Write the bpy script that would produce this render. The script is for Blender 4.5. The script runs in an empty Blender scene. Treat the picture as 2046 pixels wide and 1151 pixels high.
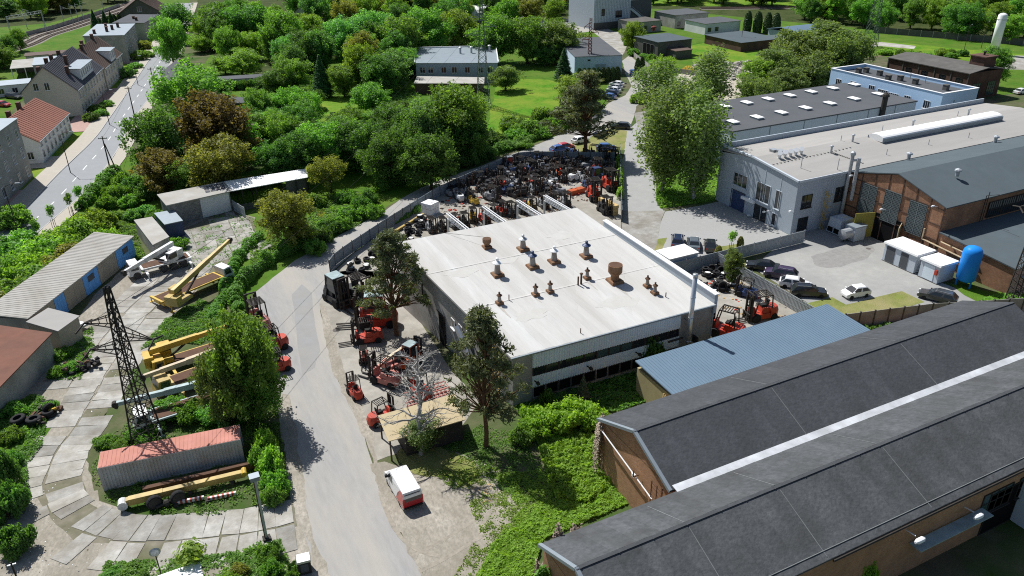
import bpy, math, random
from mathutils import Vector, Matrix, noise
from mathutils.geometry import tessellate_polygon
RND = random.Random(7)
scene = bpy.context.scene
COL = scene.collection
R_ = math.radians

# ------------------------------------------------------------------ camera
# world X runs along the long sides of the works halls, Y away from the viewer, Z up; the drone hovers at 48 m
CAM_H, FPX, CX, CY = 48.0, 1560.0, 1023.0, 575.5
def _axes():
    th, ro, az = R_(26.95), R_(-0.5), R_(26.4)
    r = Vector((1, 0, 0)); f = Vector((0, math.cos(th), -math.sin(th))); u = Vector((0, math.sin(th), math.cos(th)))
    r, u = math.cos(ro)*r + math.sin(ro)*u, -math.sin(ro)*r + math.cos(ro)*u
    m = Matrix.Rotation(-az, 3, 'Z')
    return m @ r, m @ u, m @ f
CR, CU, CF = _axes()
cam_d = bpy.data.cameras.new('camera'); cam = bpy.data.objects.new('camera', cam_d); COL.objects.link(cam)
cam_d.sensor_width = 36; cam_d.lens = FPX/2046*36; cam_d.clip_start = 0.5; cam_d.clip_end = 4000
cam.matrix_world = Matrix.Translation((0, 0, CAM_H)) @ Matrix((CR, CU, -CF)).transposed().to_4x4()
scene.camera = cam

# ------------------------------------------------------------------ sky, sun, exposure
SUN_EL, SUN_AZ = R_(53), R_(106)           # the sun stands over +Y, a little to the left
SUN_DIR = Vector((math.cos(SUN_EL)*math.cos(SUN_AZ), math.cos(SUN_EL)*math.sin(SUN_AZ), math.sin(SUN_EL)))
world = bpy.data.worlds.new('World'); scene.world = world; world.use_nodes = True
nt = world.node_tree; bg = nt.nodes['Background']
sky = nt.nodes.new('ShaderNodeTexSky'); sky.sky_type = 'NISHITA'; sky.sun_disc = False
sky.sun_elevation = SUN_EL; sky.sun_rotation = math.pi/2 - SUN_AZ
nt.links.new(sky.outputs[0], bg.inputs[0]); bg.inputs[1].default_value = 0.072
sun_d = bpy.data.lights.new('sun', 'SUN'); sun = bpy.data.objects.new('sun', sun_d); COL.objects.link(sun)
sun_d.energy = 5.0; sun_d.angle = R_(0.55); sun_d.color = (1.0, 0.985, 0.955)
sun.rotation_euler = (-SUN_DIR).to_track_quat('-Z', 'Y').to_euler(); sun.location = SUN_DIR*300
vs = scene.view_settings
vs.view_transform = 'Standard'; vs.look = 'None'; vs.gamma = 1; vs.exposure = 0.26; vs.use_curve_mapping = False
scene.render.engine = 'CYCLES'
scene.cycles.use_denoising = False; scene.cycles.filter_width = 1.1; scene.cycles.max_bounces = 7; scene.cycles.diffuse_bounces = 6; scene.cycles.transmission_bounces = 3
scene.cycles.transparent_max_bounces = 6; scene.cycles.caustics_reflective = False; scene.cycles.caustics_refractive = False

# ------------------------------------------------------------------ surveying: where a sight line meets height z
def G(x, y, z=0.0):
    d = (x-CX)/FPX*CR - (y-CY)/FPX*CU + CF
    t = (CAM_H-z)/-d.z
    return Vector((t*d.x, t*d.y, z))
def DEPTH(p): return (Vector(p)-Vector((0, 0, CAM_H))).dot(CF)

# ------------------------------------------------------------------ materials
MATS = {}
def nodes_of(name):
    m = bpy.data.materials.new(name); m.use_nodes = True; MATS[name] = m
    t = m.node_tree; return m, t, t.nodes['Principled BSDF']
def mat(name, col, rough=0.8, var=0.18, scale=0.6, metal=0.0, bump=0.0, bscale=6.0, dirt=None, dscale=0.12, damt=0.5, spec=0.1, each=0.0, stretch=None):
    """colour with two octaves of wear; dirt = second colour laid on in uneven patches"""
    m, t, b = nodes_of(name)
    N, L = t.nodes, t.links
    g = N.new('ShaderNodeNewGeometry'); vec = g.outputs['Position']
    if stretch:
        mp = N.new('ShaderNodeMapping'); mp.inputs['Scale'].default_value = stretch; L.new(vec, mp.inputs[0]); vec = mp.outputs[0]
    n = N.new('ShaderNodeTexNoise'); n.inputs['Scale'].default_value = scale; n.inputs['Detail'].default_value = 7; n.inputs['Roughness'].default_value = 0.65
    L.new(vec, n.inputs['Vector'])
    r = N.new('ShaderNodeValToRGB'); c = Vector(col)
    r.color_ramp.elements[0].position = 0.28; r.color_ramp.elements[1].position = 0.72
    r.color_ramp.elements[0].color = (*(c*(1-var)), 1); r.color_ramp.elements[1].color = (*(c*(1+var)), 1)
    L.new(n.outputs[0], r.inputs[0]); out = r.outputs[0]
    if dirt is not None:
        n2 = N.new('ShaderNodeTexNoise'); n2.inputs['Scale'].default_value = dscale; n2.inputs['Detail'].default_value = 9; n2.inputs['Roughness'].default_value = 0.62
        L.new(vec, n2.inputs['Vector'])
        r2 = N.new('ShaderNodeValToRGB'); r2.color_ramp.elements[0].position = 0.5 - 0.14; r2.color_ramp.elements[1].position = 0.5 + 0.16
        r2.color_ramp.elements[0].color = (0, 0, 0, 1); r2.color_ramp.elements[1].color = (damt,)*3 + (1,)
        L.new(n2.outputs[0], r2.inputs[0])
        mx = N.new('ShaderNodeMixRGB'); mx.inputs[2].default_value = (*dirt, 1)
        L.new(r2.outputs[0], mx.inputs[0]); L.new(out, mx.inputs[1]); out = mx.outputs[0]
    if each:                                                                            # every piece a little lighter or darker than the next
        oi = N.new('ShaderNodeObjectInfo'); mr = N.new('ShaderNodeMapRange'); mr.inputs[3].default_value = 1-each; mr.inputs[4].default_value = 1+each; L.new(oi.outputs['Random'], mr.inputs[0])
        hv = N.new('ShaderNodeHueSaturation'); L.new(mr.outputs[0], hv.inputs['Value']); L.new(out, hv.inputs['Color']); out = hv.outputs[0]
    L.new(out, b.inputs['Base Color'])
    b.inputs['Roughness'].default_value = rough; b.inputs['Metallic'].default_value = metal; b.inputs['Specular IOR Level'].default_value = spec
    if bump:
        n3 = N.new('ShaderNodeTexNoise'); n3.inputs['Scale'].default_value = bscale; n3.inputs['Detail'].default_value = 6
        L.new(vec, n3.inputs['Vector'])
        bp = N.new('ShaderNodeBump'); bp.inputs['Strength'].default_value = bump; bp.inputs['Distance'].default_value = 0.1
        L.new(n3.outputs[0], bp.inputs['Height']); L.new(bp.outputs[0], b.inputs['Normal'])
    return m
def plain(name, col, rough=0.5, metal=0.0, spec=0.5, coat=0.0):
    m, t, b = nodes_of(name); b.inputs['Base Color'].default_value = (*col, 1); b.inputs['Roughness'].default_value = rough
    b.inputs['Metallic'].default_value = metal; b.inputs['Specular IOR Level'].default_value = spec; b.inputs['Coat Weight'].default_value = coat
    return m
def leafmat(name, dark, light, trans=0.5, vary=1.0):
    m, t, b = nodes_of(name); N, L = t.nodes, t.links
    at = N.new('ShaderNodeAttribute'); at.attribute_name = 'tone'
    oi = N.new('ShaderNodeObjectInfo')
    r = N.new('ShaderNodeMixRGB'); r.inputs[1].default_value = (*dark, 1); r.inputs[2].default_value = (*light, 1)
    L.new(at.outputs['Fac'], r.inputs[0])
    hs = N.new('ShaderNodeHueSaturation'); L.new(r.outputs[0], hs.inputs['Color'])
    hs.inputs['Saturation'].default_value = 0.91; mr = N.new('ShaderNodeMapRange'); mr.inputs[3].default_value = .4865-.0185*vary; mr.inputs[4].default_value = .4865+.0185*vary; L.new(oi.outputs['Random'], mr.inputs[0]); L.new(mr.outputs[0], hs.inputs['Hue'])
    mv = N.new('ShaderNodeMapRange'); mv.inputs[3].default_value = 1.05-.22*vary; mv.inputs[4].default_value = 1.05+.25*vary; L.new(oi.outputs['Random'], mv.inputs[0]); L.new(mv.outputs[0], hs.inputs['Value'])
    L.new(hs.outputs[0], b.inputs['Base Color']); b.inputs['Roughness'].default_value = 0.55; b.inputs['Specular IOR Level'].default_value = 0.25
    tr = N.new('ShaderNodeBsdfTranslucent'); ad = N.new('ShaderNodeMixShader'); ad.inputs[0].default_value = trans
    g2 = N.new('ShaderNodeMixRGB'); g2.blend_type = 'MULTIPLY'; g2.inputs[0].default_value = 1; g2.inputs[2].default_value = (1.5, 1.55, 0.55, 1)
    L.new(hs.outputs[0], g2.inputs[1]); L.new(g2.outputs[0], tr.inputs[0])
    L.new(b.outputs[0], ad.inputs[1]); L.new(tr.outputs[0], ad.inputs[2]); L.new(ad.outputs[0], t.nodes['Material Output'].inputs[0])
    return m
def brickmat(name, c1, c2, mortar, sc=1.0, soot=None):
    """bricks too small to tell apart from the air: colour and fine relief only; mapped on both wall directions"""
    m, t, b = nodes_of(name); N, L = t.nodes, t.links
    g = N.new('ShaderNodeNewGeometry'); sp = N.new('ShaderNodeSeparateXYZ'); L.new(g.outputs['Position'], sp.inputs[0])
    ad = N.new('ShaderNodeMath'); L.new(sp.outputs[0], ad.inputs[0]); L.new(sp.outputs[1], ad.inputs[1])
    cb = N.new('ShaderNodeCombineXYZ'); L.new(ad.outputs[0], cb.inputs[0]); L.new(sp.outputs[2], cb.inputs[1])
    br = N.new('ShaderNodeTexBrick'); br.inputs['Scale'].default_value = sc*2.0; L.new(cb.outputs[0], br.inputs[0])
    br.inputs[1].default_value = (*c1, 1); br.inputs[2].default_value = (*c2, 1); br.inputs[3].default_value = (*mortar, 1); br.inputs['Mortar Size'].default_value = 0.018
    n = N.new('ShaderNodeTexNoise'); n.inputs['Scale'].default_value = 0.35; n.inputs['Detail'].default_value = 8; n.inputs['Roughness'].default_value = .7; L.new(g.outputs['Position'], n.inputs[0])
    r = N.new('ShaderNodeValToRGB'); r.color_ramp.elements[0].position = .35; r.color_ramp.elements[1].position = .7
    r.color_ramp.elements[0].color = (*(soot or (.35, .32, .3)), 1); r.color_ramp.elements[1].color = (1.1, 1.05, 1, 1); L.new(n.outputs[0], r.inputs[0])
    mx = N.new('ShaderNodeMixRGB'); mx.blend_type = 'MULTIPLY'; mx.inputs[0].default_value = .8; L.new(br.outputs[0], mx.inputs[1]); L.new(r.outputs[0], mx.inputs[2])
    L.new(mx.outputs[0], b.inputs['Base Color']); b.inputs['Roughness'].default_value = .9
    return m

mat('soil', (.13, .115, .075), .95, .3, .5, dirt=(.04, .09, .012), dscale=.11, damt=1.0, bump=.5)
mat('dust', (.345, .315, .265), .95, .34, 2.6, dirt=(.215, .195, .155), dscale=.22, damt=.9, bump=.6, bscale=5, stretch=(1.2, .6, 1))
mat('rubble', (.46, .42, .35), .95, .3, .8, dirt=(.3, .27, .21), dscale=.2, bump=.5)
mat('asphalt', (.298, .294, .286), .88, .12, 1.4, dirt=(.38, .355, .31), dscale=.13, damt=.95, bump=.15, bscale=15, stretch=(1.7, .3, 1))
mat('asphalt_street', (.29, .30, .31), .85, .06, .7, dirt=(.25, .255, .26), dscale=.06, damt=.5)
mat('asphalt_repair', (.275, .276, .274), .9, .08, .6, dirt=(.30, .285, .25), dscale=.2); mat('asphalt_patch', (.32, .32, .31), .9, .07, .6)
mat('slab_concrete', (.375, .365, .335), .92, .22, 1.3, dirt=(.21, .19, .155), dscale=.35, damt=.8, bump=.35, each=.22)
mat('slab_joint', (.20, .18, .14), .95, .3, .8, dirt=(.10, .11, .05), dscale=.25, damt=.8)
mat('yard_concrete', (.36, .34, .30), .92, .18, 1.0, dirt=(.22, .20, .165), dscale=.2, damt=.75, bump=.2)
mat('paving', (.325, .325, .315), .9, .07, 2.5, dirt=(.31, .30, .28), dscale=.2, damt=.5)
mat('court_concrete', (.34, .335, .315), .9, .10, .9, dirt=(.24, .24, .235), dscale=.1, damt=.8)
mat('sidewalk', (.42, .385, .33), .9, .08, 1.2, dirt=(.42, .38, .32), dscale=.15)
mat('red_paving', (.40, .27, .235), .9, .1, 1.5)
mat('kerb', (.46, .45, .43), .9, .1, 2)
mat('lawn', (.068, .195, .010), .95, .4, .9, dirt=(.19, .25, .03), dscale=.14, damt=1, bump=.9, bscale=9)
mat('dry_grass', (.17, .20, .05), .95, .25, .6, dirt=(.30, .26, .13), dscale=.25, damt=.8, bump=.8, bscale=9)
mat('meadow', (.055, .14, .010), .95, .35, .5, dirt=(.11, .165, .025), dscale=.15, damt=.9, bump=.9)
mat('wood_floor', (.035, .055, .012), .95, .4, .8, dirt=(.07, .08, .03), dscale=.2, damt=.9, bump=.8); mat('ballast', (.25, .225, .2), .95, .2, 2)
mat('sleeper', (.2, .17, .14), .9); mat('rail_steel', (.22, .17, .14), .5, metal=.5)
mat('white_line', (.75, .75, .73), .8, .1, 2)
mat('tyre_mark', (.245, .24, .23), .9, .2, 2); mat('mud_track', (.29, .262, .215), .95, .25, 2); mat('roof_stain', (.44, .42, .385), .9, .1, 2, dirt=(.40, .345, .28), dscale=.8); mat('stain', (.24, .235, .225), .85, .2, 1.5, dirt=(.29, .28, .26), dscale=.6); mat('manhole_iron', (.12, .11, .1), .7)

mat('felt_pale', (.54, .535, .515), .9, .07, .9, dirt=(.42, .40, .365), dscale=.16, damt=.75, stretch=(2.2, .3, 1), each=.035)
mat('felt_beige', (.36, .345, .325), .9, .08, .6, dirt=(.29, .28, .26), dscale=.1, damt=.6, stretch=(.25, 1.6, 1))
mat('felt_grey', (.095, .102, .11), .9, .08, .5, dirt=(.12, .125, .13), dscale=.12, damt=.5)
mat('felt_slate', (.095, .118, .13), .9, .08, .5, dirt=(.08, .098, .105), dscale=.15, damt=.5)
mat('felt_dark', (.062, .064, .067), .92, .22, 1.1, dirt=(.09, .09, .09), dscale=.25, damt=.9, bump=.35, bscale=4)
mat('felt_worn', (.092, .096, .10), .92, .28, 1.4, dirt=(.05, .048, .045), dscale=.3, damt=.9, bump=.35, bscale=4, stretch=(1.6, .5, 1))
mat('felt_mid', (.155, .16, .168), .9, .10, .8, dirt=(.125, .127, .13), dscale=.2, damt=.7, stretch=(.6, 1.4, 1))
mat('valley_foil', (.62, .64, .66), .55, .15, .8, metal=.2, dirt=(.35, .36, .37), dscale=.5, damt=.7)
mat('blue_sheet', (.135, .20, .262), .5, .05, .4, dirt=(.115, .175, .235), dscale=.3, spec=.3)
mat('asbestos', (.42, .405, .375), .95, .12, .5, dirt=(.33, .31, .27), dscale=.3, damt=.8)
mat('red_brown_tile', (.18, .085, .06), .8, .15, .8, dirt=(.125, .07, .055), dscale=.3)
mat('salmon_tile', (.33, .15, .11), .75, .1, 1.2, dirt=(.27, .13, .1), dscale=.25)
mat('slate_tile', (.085, .085, .10), .7, .12, 1.5, dirt=(.11, .11, .12), dscale=.25)
mat('brown_tile', (.13, .095, .08), .8, .15, 1.2)
mat('window_steel', (.13, .155, .16), .6); mat('zinc', (.26, .30, .33), .5, .08, .6, metal=.3)
mat('white_roof', (.80, .80, .79), .7, .04, .5)
mat('cream_wall', (.58, .54, .46), .9, .08, .8, dirt=(.38, .34, .28), dscale=.2)
mat('white_wall', (.74, .74, .75), .85, .06, .8, dirt=(.5, .5, .49), dscale=.25)
mat('grey_render', (.38, .375, .36), .9, .12, .6, dirt=(.2, .19, .17), dscale=.25, damt=.7)
mat('concrete_wall', (.38, .37, .345), .92, .15, .5, dirt=(.2, .19, .165), dscale=.3, damt=.7)
mat('dark_concrete', (.13, .125, .115), .92, .2, .6, dirt=(.08, .075, .07), dscale=.25)
mat('panel_grey', (.40, .45, .50), .55, .04, .4, dirt=(.37, .42, .47), dscale=.2)
mat('panel_light', (.52, .57, .62), .55, .04, .4)
mat('cladding_white', (.72, .82, .88), .5, .06, .5, dirt=(.62, .70, .75), dscale=.4)
mat('sky_blue_wall', (.48, .66, .86), .8, .04, .4, dirt=(.44, .61, .80), dscale=.2)
mat('pale_blue_wall', (.56, .66, .80), .85, .07, .5, dirt=(.46, .54, .65), dscale=.3)
mat('house_blue_wall', (.33, .38, .46), .85, .06, .5)
mat('pink_wall', (.55, .34, .29), .9, .08, .5, dirt=(.45, .27, .23), dscale=.3)
mat('blue_door', (.15, .40, .82), .55, .08, .6, dirt=(.12, .33, .7), dscale=.4)
mat('beige_door', (.36, .33, .27), .8, .12, .6, dirt=(.27, .245, .2), dscale=.4)
mat('ochre_wall', (.36, .31, .17), .8, .12, .7)
mat('olive_door', (.28, .25, .06), .7, .1, .8)
brickmat('brick_orange', (.40, .20, .105), (.31, .145, .075), (.33, .26, .2), soot=(.42, .39, .37))
brickmat('brick_gable', (.48, .25, .125), (.38, .185, .09), (.40, .33, .26), soot=(.62, .6, .57))
brickmat('brick_dark', (.16, .075, .05), (.10, .05, .035), (.12, .1, .085))
brickmat('block_wall', (.33, .33, .33), (.22, .22, .23), (.4, .4, .39), sc=.5)
mat('steel_dark', (.05, .045, .04), .7, .2, 1); mat('steel_rust', (.13, .075, .05), .85, .3, 2, dirt=(.07, .045, .035), dscale=1.0)
mat('steel_brown', (.10, .065, .05), .8, .25, 2); mat('steel_green', (.11, .15, .12), .7, .15, 1); mat('steel_red', (.2, .06, .05), .75, .2, 1)
mat('galvanised', (.42, .44, .46), .45, .1, 2, metal=.4); mat('fence_sheet', (.25, .29, .325), .6, .08, .5, dirt=(.21, .235, .25), dscale=.5)
mat('fence_light', (.36, .39, .40), .6, .06, .5)
mat('white_metal', (.78, .79, .80), .5, .04, 1); mat('stainless', (.6, .61, .62), .3, .06, 1, metal=.7)
mat('tank_blue', (.02, .24, .72), .4, .05, .6); mat('water_white', (.88, .90, .91), .5, .05, .4, dirt=(.7, .7, .68), dscale=.5)
mat('vent_sheet', (.34, .33, .31), .8, .2, 2, dirt=(.22, .14, .09), dscale=1.5, damt=.8); mat('rust', (.20, .105, .06), .9, .3, 1.5, dirt=(.30, .22, .14), dscale=1.2)
mat('timber', (.52, .37, .17), .85, .15, 2); mat('ply', (.46, .38, .24), .9, .1, 1, dirt=(.36, .29, .18), dscale=.5); mat('pole_wood', (.075, .062, .052), .9, .2, 2)
mat('container_red', (.50, .23, .185), .7, .14, .7, dirt=(.42, .18, .13), dscale=.4, damt=.7); mat('container_side', (.50, .51, .52), .75, .12, .6, dirt=(.36, .28, .22), dscale=.5, damt=.6)
for nm, c in dict(red=(.52, .055, .025), orange=(.55, .11, .03), salmon=(.55, .2, .16), yellow=(.62, .40, .04), ochre=(.52, .37, .10), cream=(.6, .47, .3), grey=(.3, .31, .32), white=(.78, .78, .77), teal=(.36, .46, .46), black=(.02, .02, .022), dkblue=(.03, .06, .16), ltblue=(.14, .28, .5)).items():
    mat('paint_'+nm, c, .45, .1, 1.5, dirt=tuple(k*.45+.03 for k in c), dscale=.9, damt=.7, spec=.35)
for nm, c in dict(white=(.8, .8, .8), silver=(.5, .51, .52), black=(.012, .013, .016), navy=(.018, .03, .075), blue=(.04, .11, .32), dkgrey=(.06, .065, .07), red=(.45, .02, .025), purple=(.13, .09, .4), plum=(.05, .03, .07), steel=(.14, .17, .2)).items():
    plain('car_'+nm, c, .28, 0.15 if nm in ('silver', 'steel', 'dkgrey') else 0, .6, .6)
plain('glass_dark', (.02, .025, .03), .08, 0, .8); plain('glass_green', (.05, .09, .09), .12, 0, .7); plain('glass_sky', (.035, .05, .055), .25, 0, .5)
plain('lamp_red', (.5, .02, .02), .3); plain('lamp_clear', (.8, .8, .78), .2); plain('rubber', (.022, .022, .023), .85, 0, .2); plain('rim', (.45, .46, .47), .35, .5)
mat('rubber_dusty', (.07, .068, .066), .95, .3, 2); plain('dark_void', (.008, .008, .009), .9, 0, .1); mat('rim_white', (.72, .71, .68), .7, .15, 3)
mat('window_white', (.7, .7, .7), .6, .03, 1); mat('curtain', (.4, .38, .34), .9)
mat('seat_black', (.03, .03, .03), .8); mat('plastic_blue', (.03, .12, .5), .4, .05, 1)
mat('bark', (.085, .062, .045), .95, .3, 3); mat('bark_pine', (.15, .085, .05), .95, .3, 3); mat('bark_birch', (.45, .43, .4), .9, .4, 4); mat('bark_dead', (.35, .335, .315), .9, .2, 3)
LEAF = dict(
    green=leafmat('leaf_green', (0.064, 0.172, 0.024), (0.176, 0.410, 0.051)),
    bright=leafmat('leaf_bright', (0.090, 0.222, 0.017), (0.247, 0.462, 0.043)),
    dark=leafmat('leaf_dark', (0.037, 0.116, 0.021), (0.113, 0.277, 0.048)),
    teal=leafmat('leaf_teal', (0.058, 0.179, 0.048), (0.157, 0.403, 0.100)),
    olive=leafmat('leaf_olive', (0.115, 0.15, 0.02), (0.29, 0.33, 0.06)),
    rusty=leafmat('leaf_rusty', (0.11, 0.105, 0.022), (0.26, 0.215, 0.06)),
    birch=leafmat('leaf_birch', (.082, .155, .038), (.205, .325, .098)),
    pine=leafmat('leaf_pine', (.060, .090, .036), (.19, .225, .105), .3),
    spruce=leafmat('leaf_spruce', (0.022, 0.083, 0.024), (0.072, 0.178, 0.057)),
    thuja=leafmat('leaf_thuja', (0.022, 0.056, 0.014), (0.062, 0.118, 0.023), .1),
    vine=leafmat('leaf_vine', (.115, .26, .014), (.29, .52, .038), .5, .25),
    ivy=leafmat('leaf_ivy', (0.052, 0.162, 0.019), (0.157, 0.390, 0.040), .5, .5),
    purple=leafmat('leaf_purple', (0.094, 0.037, 0.031), (0.218, 0.109, 0.073), .2),
    yellow=leafmat('leaf_yellow', (0.4, 0.33, 0.01), (0.7, 0.58, 0.04), .3),
    dry=leafmat('leaf_dry', (0.2, 0.165, 0.11), (0.42, 0.35, 0.25), .1))

# ------------------------------------------------------------------ mesh builder and object helpers
class MB:
    def __init__(s): s.v = []; s.f = []; s.m = []
    def quad(s, pts, m=0):
        b = len(s.v); s.v += [tuple(p) for p in pts]; s.f.append(tuple(range(b, b+len(pts)))); s.m.append(m); return s
    def hexa(s, lo, hi, m=0, mt=None):
        """solid between two rings of points (ccw from above)"""
        n = len(lo); b = len(s.v); s.v += [tuple(p) for p in lo] + [tuple(p) for p in hi]
        for i in range(n):
            j = (i+1) % n; s.f.append((b+i, b+j, b+n+j, b+n+i)); s.m.append(m)
        s.f.append(tuple(range(b+n, b+2*n))); s.m.append(m if mt is None else mt)
        s.f.append(tuple(range(b+n-1, b-1, -1))); s.m.append(m); return s
    def box(s, x0, x1, y0, y1, z0, z1, m=0, mt=None):
        return s.hexa([(x0, y0, z0), (x1, y0, z0), (x1, y1, z0), (x0, y1, z0)], [(x0, y0, z1), (x1, y0, z1), (x1, y1, z1), (x0, y1, z1)], m, mt)
    def prism(s, pts, z0, z1, m=0, mt=None):
        pts = ccw(pts); return s.hexa([(p[0], p[1], z0) for p in pts], [(p[0], p[1], z1) for p in pts], m, mt)
    def bar(s, p, q, w, h=None, m=0):
        """square bar from p to q"""
        p, q = Vector(p), Vector(q); h = h or w; d = (q-p).normalized()
        up = Vector((0, 0, 1)) if abs(d.z) < .9 else Vector((1, 0, 0))
        a = d.cross(up).normalized()*w/2; c = a.cross(d).normalized()*h/2
        return s.hexa([p-a-c, p+a-c, p+a+c, p-a+c], [q-a-c, q+a-c, q+a+c, q-a+c], m)
    def cyl(s, p, q, r0, r1=None, n=8, m=0, mt=None):
        p, q = Vector(p), Vector(q); r1 = r0 if r1 is None else r1; d = (q-p).normalized()
        up = Vector((0, 0, 1)) if abs(d.z) < .9 else Vector((1, 0, 0))
        a = d.cross(up).normalized(); c = d.cross(a)
        A = [(math.cos(2*math.pi*i/n), math.sin(2*math.pi*i/n)) for i in range(n)]
        return s.hexa([p+(a*x+c*y)*r0 for x, y in A], [q+(a*x+c*y)*r1 for x, y in A], m, mt)
    def lathe(s, prof, o=(0, 0, 0), n=12, m=0, axis='Z'):
        """prof = [(radius, height)] turned round an axis"""
        b = len(s.v)
        for r, h in prof:
            for i in range(n):
                x, y = r*math.cos(2*math.pi*i/n), r*math.sin(2*math.pi*i/n)
                p = (x, y, h) if axis == 'Z' else ((h, x, y) if axis == 'X' else (y, h, x))
                s.v.append((p[0]+o[0], p[1]+o[1], p[2]+o[2]))
        for k in range(len(prof)-1):
            for i in range(n):
                j = (i+1) % n; s.f.append((b+k*n+i, b+k*n+j, b+(k+1)*n+j, b+(k+1)*n+i)); s.m.append(m)
        s.f.append(tuple(b+n-1-i for i in range(n))); s.m.append(m)
        s.f.append(tuple(b+(len(prof)-1)*n+i for i in range(n))); s.m.append(m); return s
    def build(s, name, mats, parent=None, world=False, smooth=False):
        me = bpy.data.meshes.new(name)
        off = Vector(parent.matrix_basis.translation) if (world and parent) else Vector((0, 0, 0))
        if world and parent and parent.parent: off = off + parent.parent.matrix_basis.translation
        me.from_pydata([(v[0]-off.x, v[1]-off.y, v[2]-off.z) for v in s.v], [], s.f)
        if not isinstance(mats, (list, tuple)): mats = [mats]
        for q in mats: me.materials.append(MATS[q] if isinstance(q, str) else q)
        me.polygons.foreach_set('material_index', s.m)
        if smooth: me.polygons.foreach_set('use_smooth', [True]*len(s.f))
        me.update()
        o = bpy.data.objects.new(name, me); COL.objects.link(o)
        if parent: o.parent = parent
        return o
def ccw(pts):
    a = sum(pts[i][0]*pts[(i+1) % len(pts)][1]-pts[(i+1) % len(pts)][0]*pts[i][1] for i in range(len(pts)))
    return list(pts) if a > 0 else list(pts)[::-1]
def tag(o, label, cat, group=None):
    o['label'] = label; o['category'] = cat
    if group: o['group'] = group
    return o
def kind(o, k): o['kind'] = k; return o
def thing(name, label, cat, loc=(0, 0, 0), rz=0.0, group=None):
    o = bpy.data.objects.new(name, None); COL.objects.link(o); o.location = loc; o.rotation_euler = (0, 0, rz); o.empty_display_size = .3
    return tag(o, label, cat, group)
def clone(o, parent=None):
    c = o.copy(); COL.objects.link(c); c.parent = parent
    for ch in o.children: clone(ch, c)
    return c
def put(root, loc, rz, label=None, scale=1.0, group=None):
    root.location = loc; root.rotation_euler = (0, 0, rz); root.scale = (scale,)*3 if not isinstance(scale, tuple) else scale
    if label: root['label'] = label
    if group: root['group'] = group
    return root
def heading(p, q): return math.atan2(q[1]-p[1], q[0]-p[0])
def smoothline(pts, n=6):
    """Catmull-Rom through the points"""
    out = []
    P = [pts[0]] + list(pts) + [pts[-1]]
    for i in range(1, len(P)-2):
        for k in range(n):
            t = k/n; a, b, c, d = P[i-1], P[i], P[i+1], P[i+2]
            out.append(tuple(.5*((2*b[j]) + (-a[j]+c[j])*t + (2*a[j]-5*b[j]+4*c[j]-d[j])*t*t + (-a[j]+3*b[j]-3*c[j]+d[j])*t**3) for j in range(2)))
    out.append(tuple(pts[-1][:2])); return out
def sheet(name, pts, z, m, rag=0.0, step=1.5, parent=None):
    """flat ground sheet; rag = raggedness of its edge in metres"""
    pts = [tuple(p[:2]) for p in pts]
    if rag:
        o = []
        for i in range(len(pts)):
            a, b = Vector(pts[i]), Vector(pts[(i+1) % len(pts)]); n = max(1, int((b-a).length/step))
            nr = Vector((-(b-a).y, (b-a).x)).normalized()
            for k in range(n):
                p = a.lerp(b, k/n); w = noise.noise((p.x*.31, p.y*.31, 3.1))+.6*noise.noise((p.x*1.1, p.y*1.1, 8.7))
                o.append(tuple(p+nr*w*rag))
        pts = o
    pts = ccw(pts)
    tris = tessellate_polygon([[Vector((p[0], p[1], 0)) for p in pts]])
    me = bpy.data.meshes.new(name); me.from_pydata([(p[0], p[1], z) for p in pts], [], [tuple(t) for t in tris])
    me.materials.append(MATS[m]); me.update()
    for p in me.polygons:
        if p.normal.z < 0: p.flip()
    ob = bpy.data.objects.new(name, me); COL.objects.link(ob)
    if parent: ob.parent = parent
    else: kind(ob, 'structure')
    return ob
def PX(pts): return [G(x, y).to_tuple()[:2] for x, y in pts]
def inside(x, y, poly):
    c = False; j = len(poly)-1
    for i in range(len(poly)):
        if (poly[i][1] > y) != (poly[j][1] > y) and x < (poly[j][0]-poly[i][0])*(y-poly[i][1])/(poly[j][1]-poly[i][1])+poly[i][0]: c = not c
        j = i
    return c
# ------------------------------------------------------------------ ground, roads, yards
sheet('ground', [(-500, -120), (1500, -120), (1500, 1600), (-500, 1600)], 0.0, 'soil')
def gs(name, px, z, m, rag=0.25, step=1.5, sm=False):
    pts = PX(px)
    return sheet(name, smoothline(pts+[pts[0]], 5)[:-1] if sm else pts, z, m, rag, step)
def offset(line, d):
    out = []
    for i, p in enumerate(line):
        a = Vector(line[max(i-1, 0)]); b = Vector(line[min(i+1, len(line)-1)]); t = (b-a).normalized()
        out.append((p[0]-t.y*d, p[1]+t.x*d))
    return out
# meadow and lawns
gs('meadow_ground', [(0, 440), (240, 330), (330, 240), (420, 110), (700, 0), (1240, 0), (1240, 120), (1210, 215), (1120, 268), (900, 345), (690, 460), (500, 590), (480, 640), (420, 560), (400, 430), (250, 470), (120, 520), (0, 640)], .004, 'meadow', .6, 4)
gs('railway_meadow', [(-60, 300), (-60, -30), (400, -40), (360, 40), (300, 90), (200, 110), (100, 150)], .004, 'meadow', .5, 5)
gs('north_meadow', [(1240, 60), (1260, -30), (2150, -30), (2200, 160), (2000, 190), (1760, 110), (1640, 130), (1560, 200), (1440, 210), (1330, 170), (1270, 120)], .004, 'meadow', .6, 5)
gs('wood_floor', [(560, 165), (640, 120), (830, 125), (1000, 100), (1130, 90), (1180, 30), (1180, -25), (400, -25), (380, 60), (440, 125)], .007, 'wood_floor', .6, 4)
gs('wood_floor.001', [(640, 270), (760, 240), (900, 250), (970, 275), (1005, 290), (900, 340), (760, 345), (640, 330)], .007, 'wood_floor', .6, 3)
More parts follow.
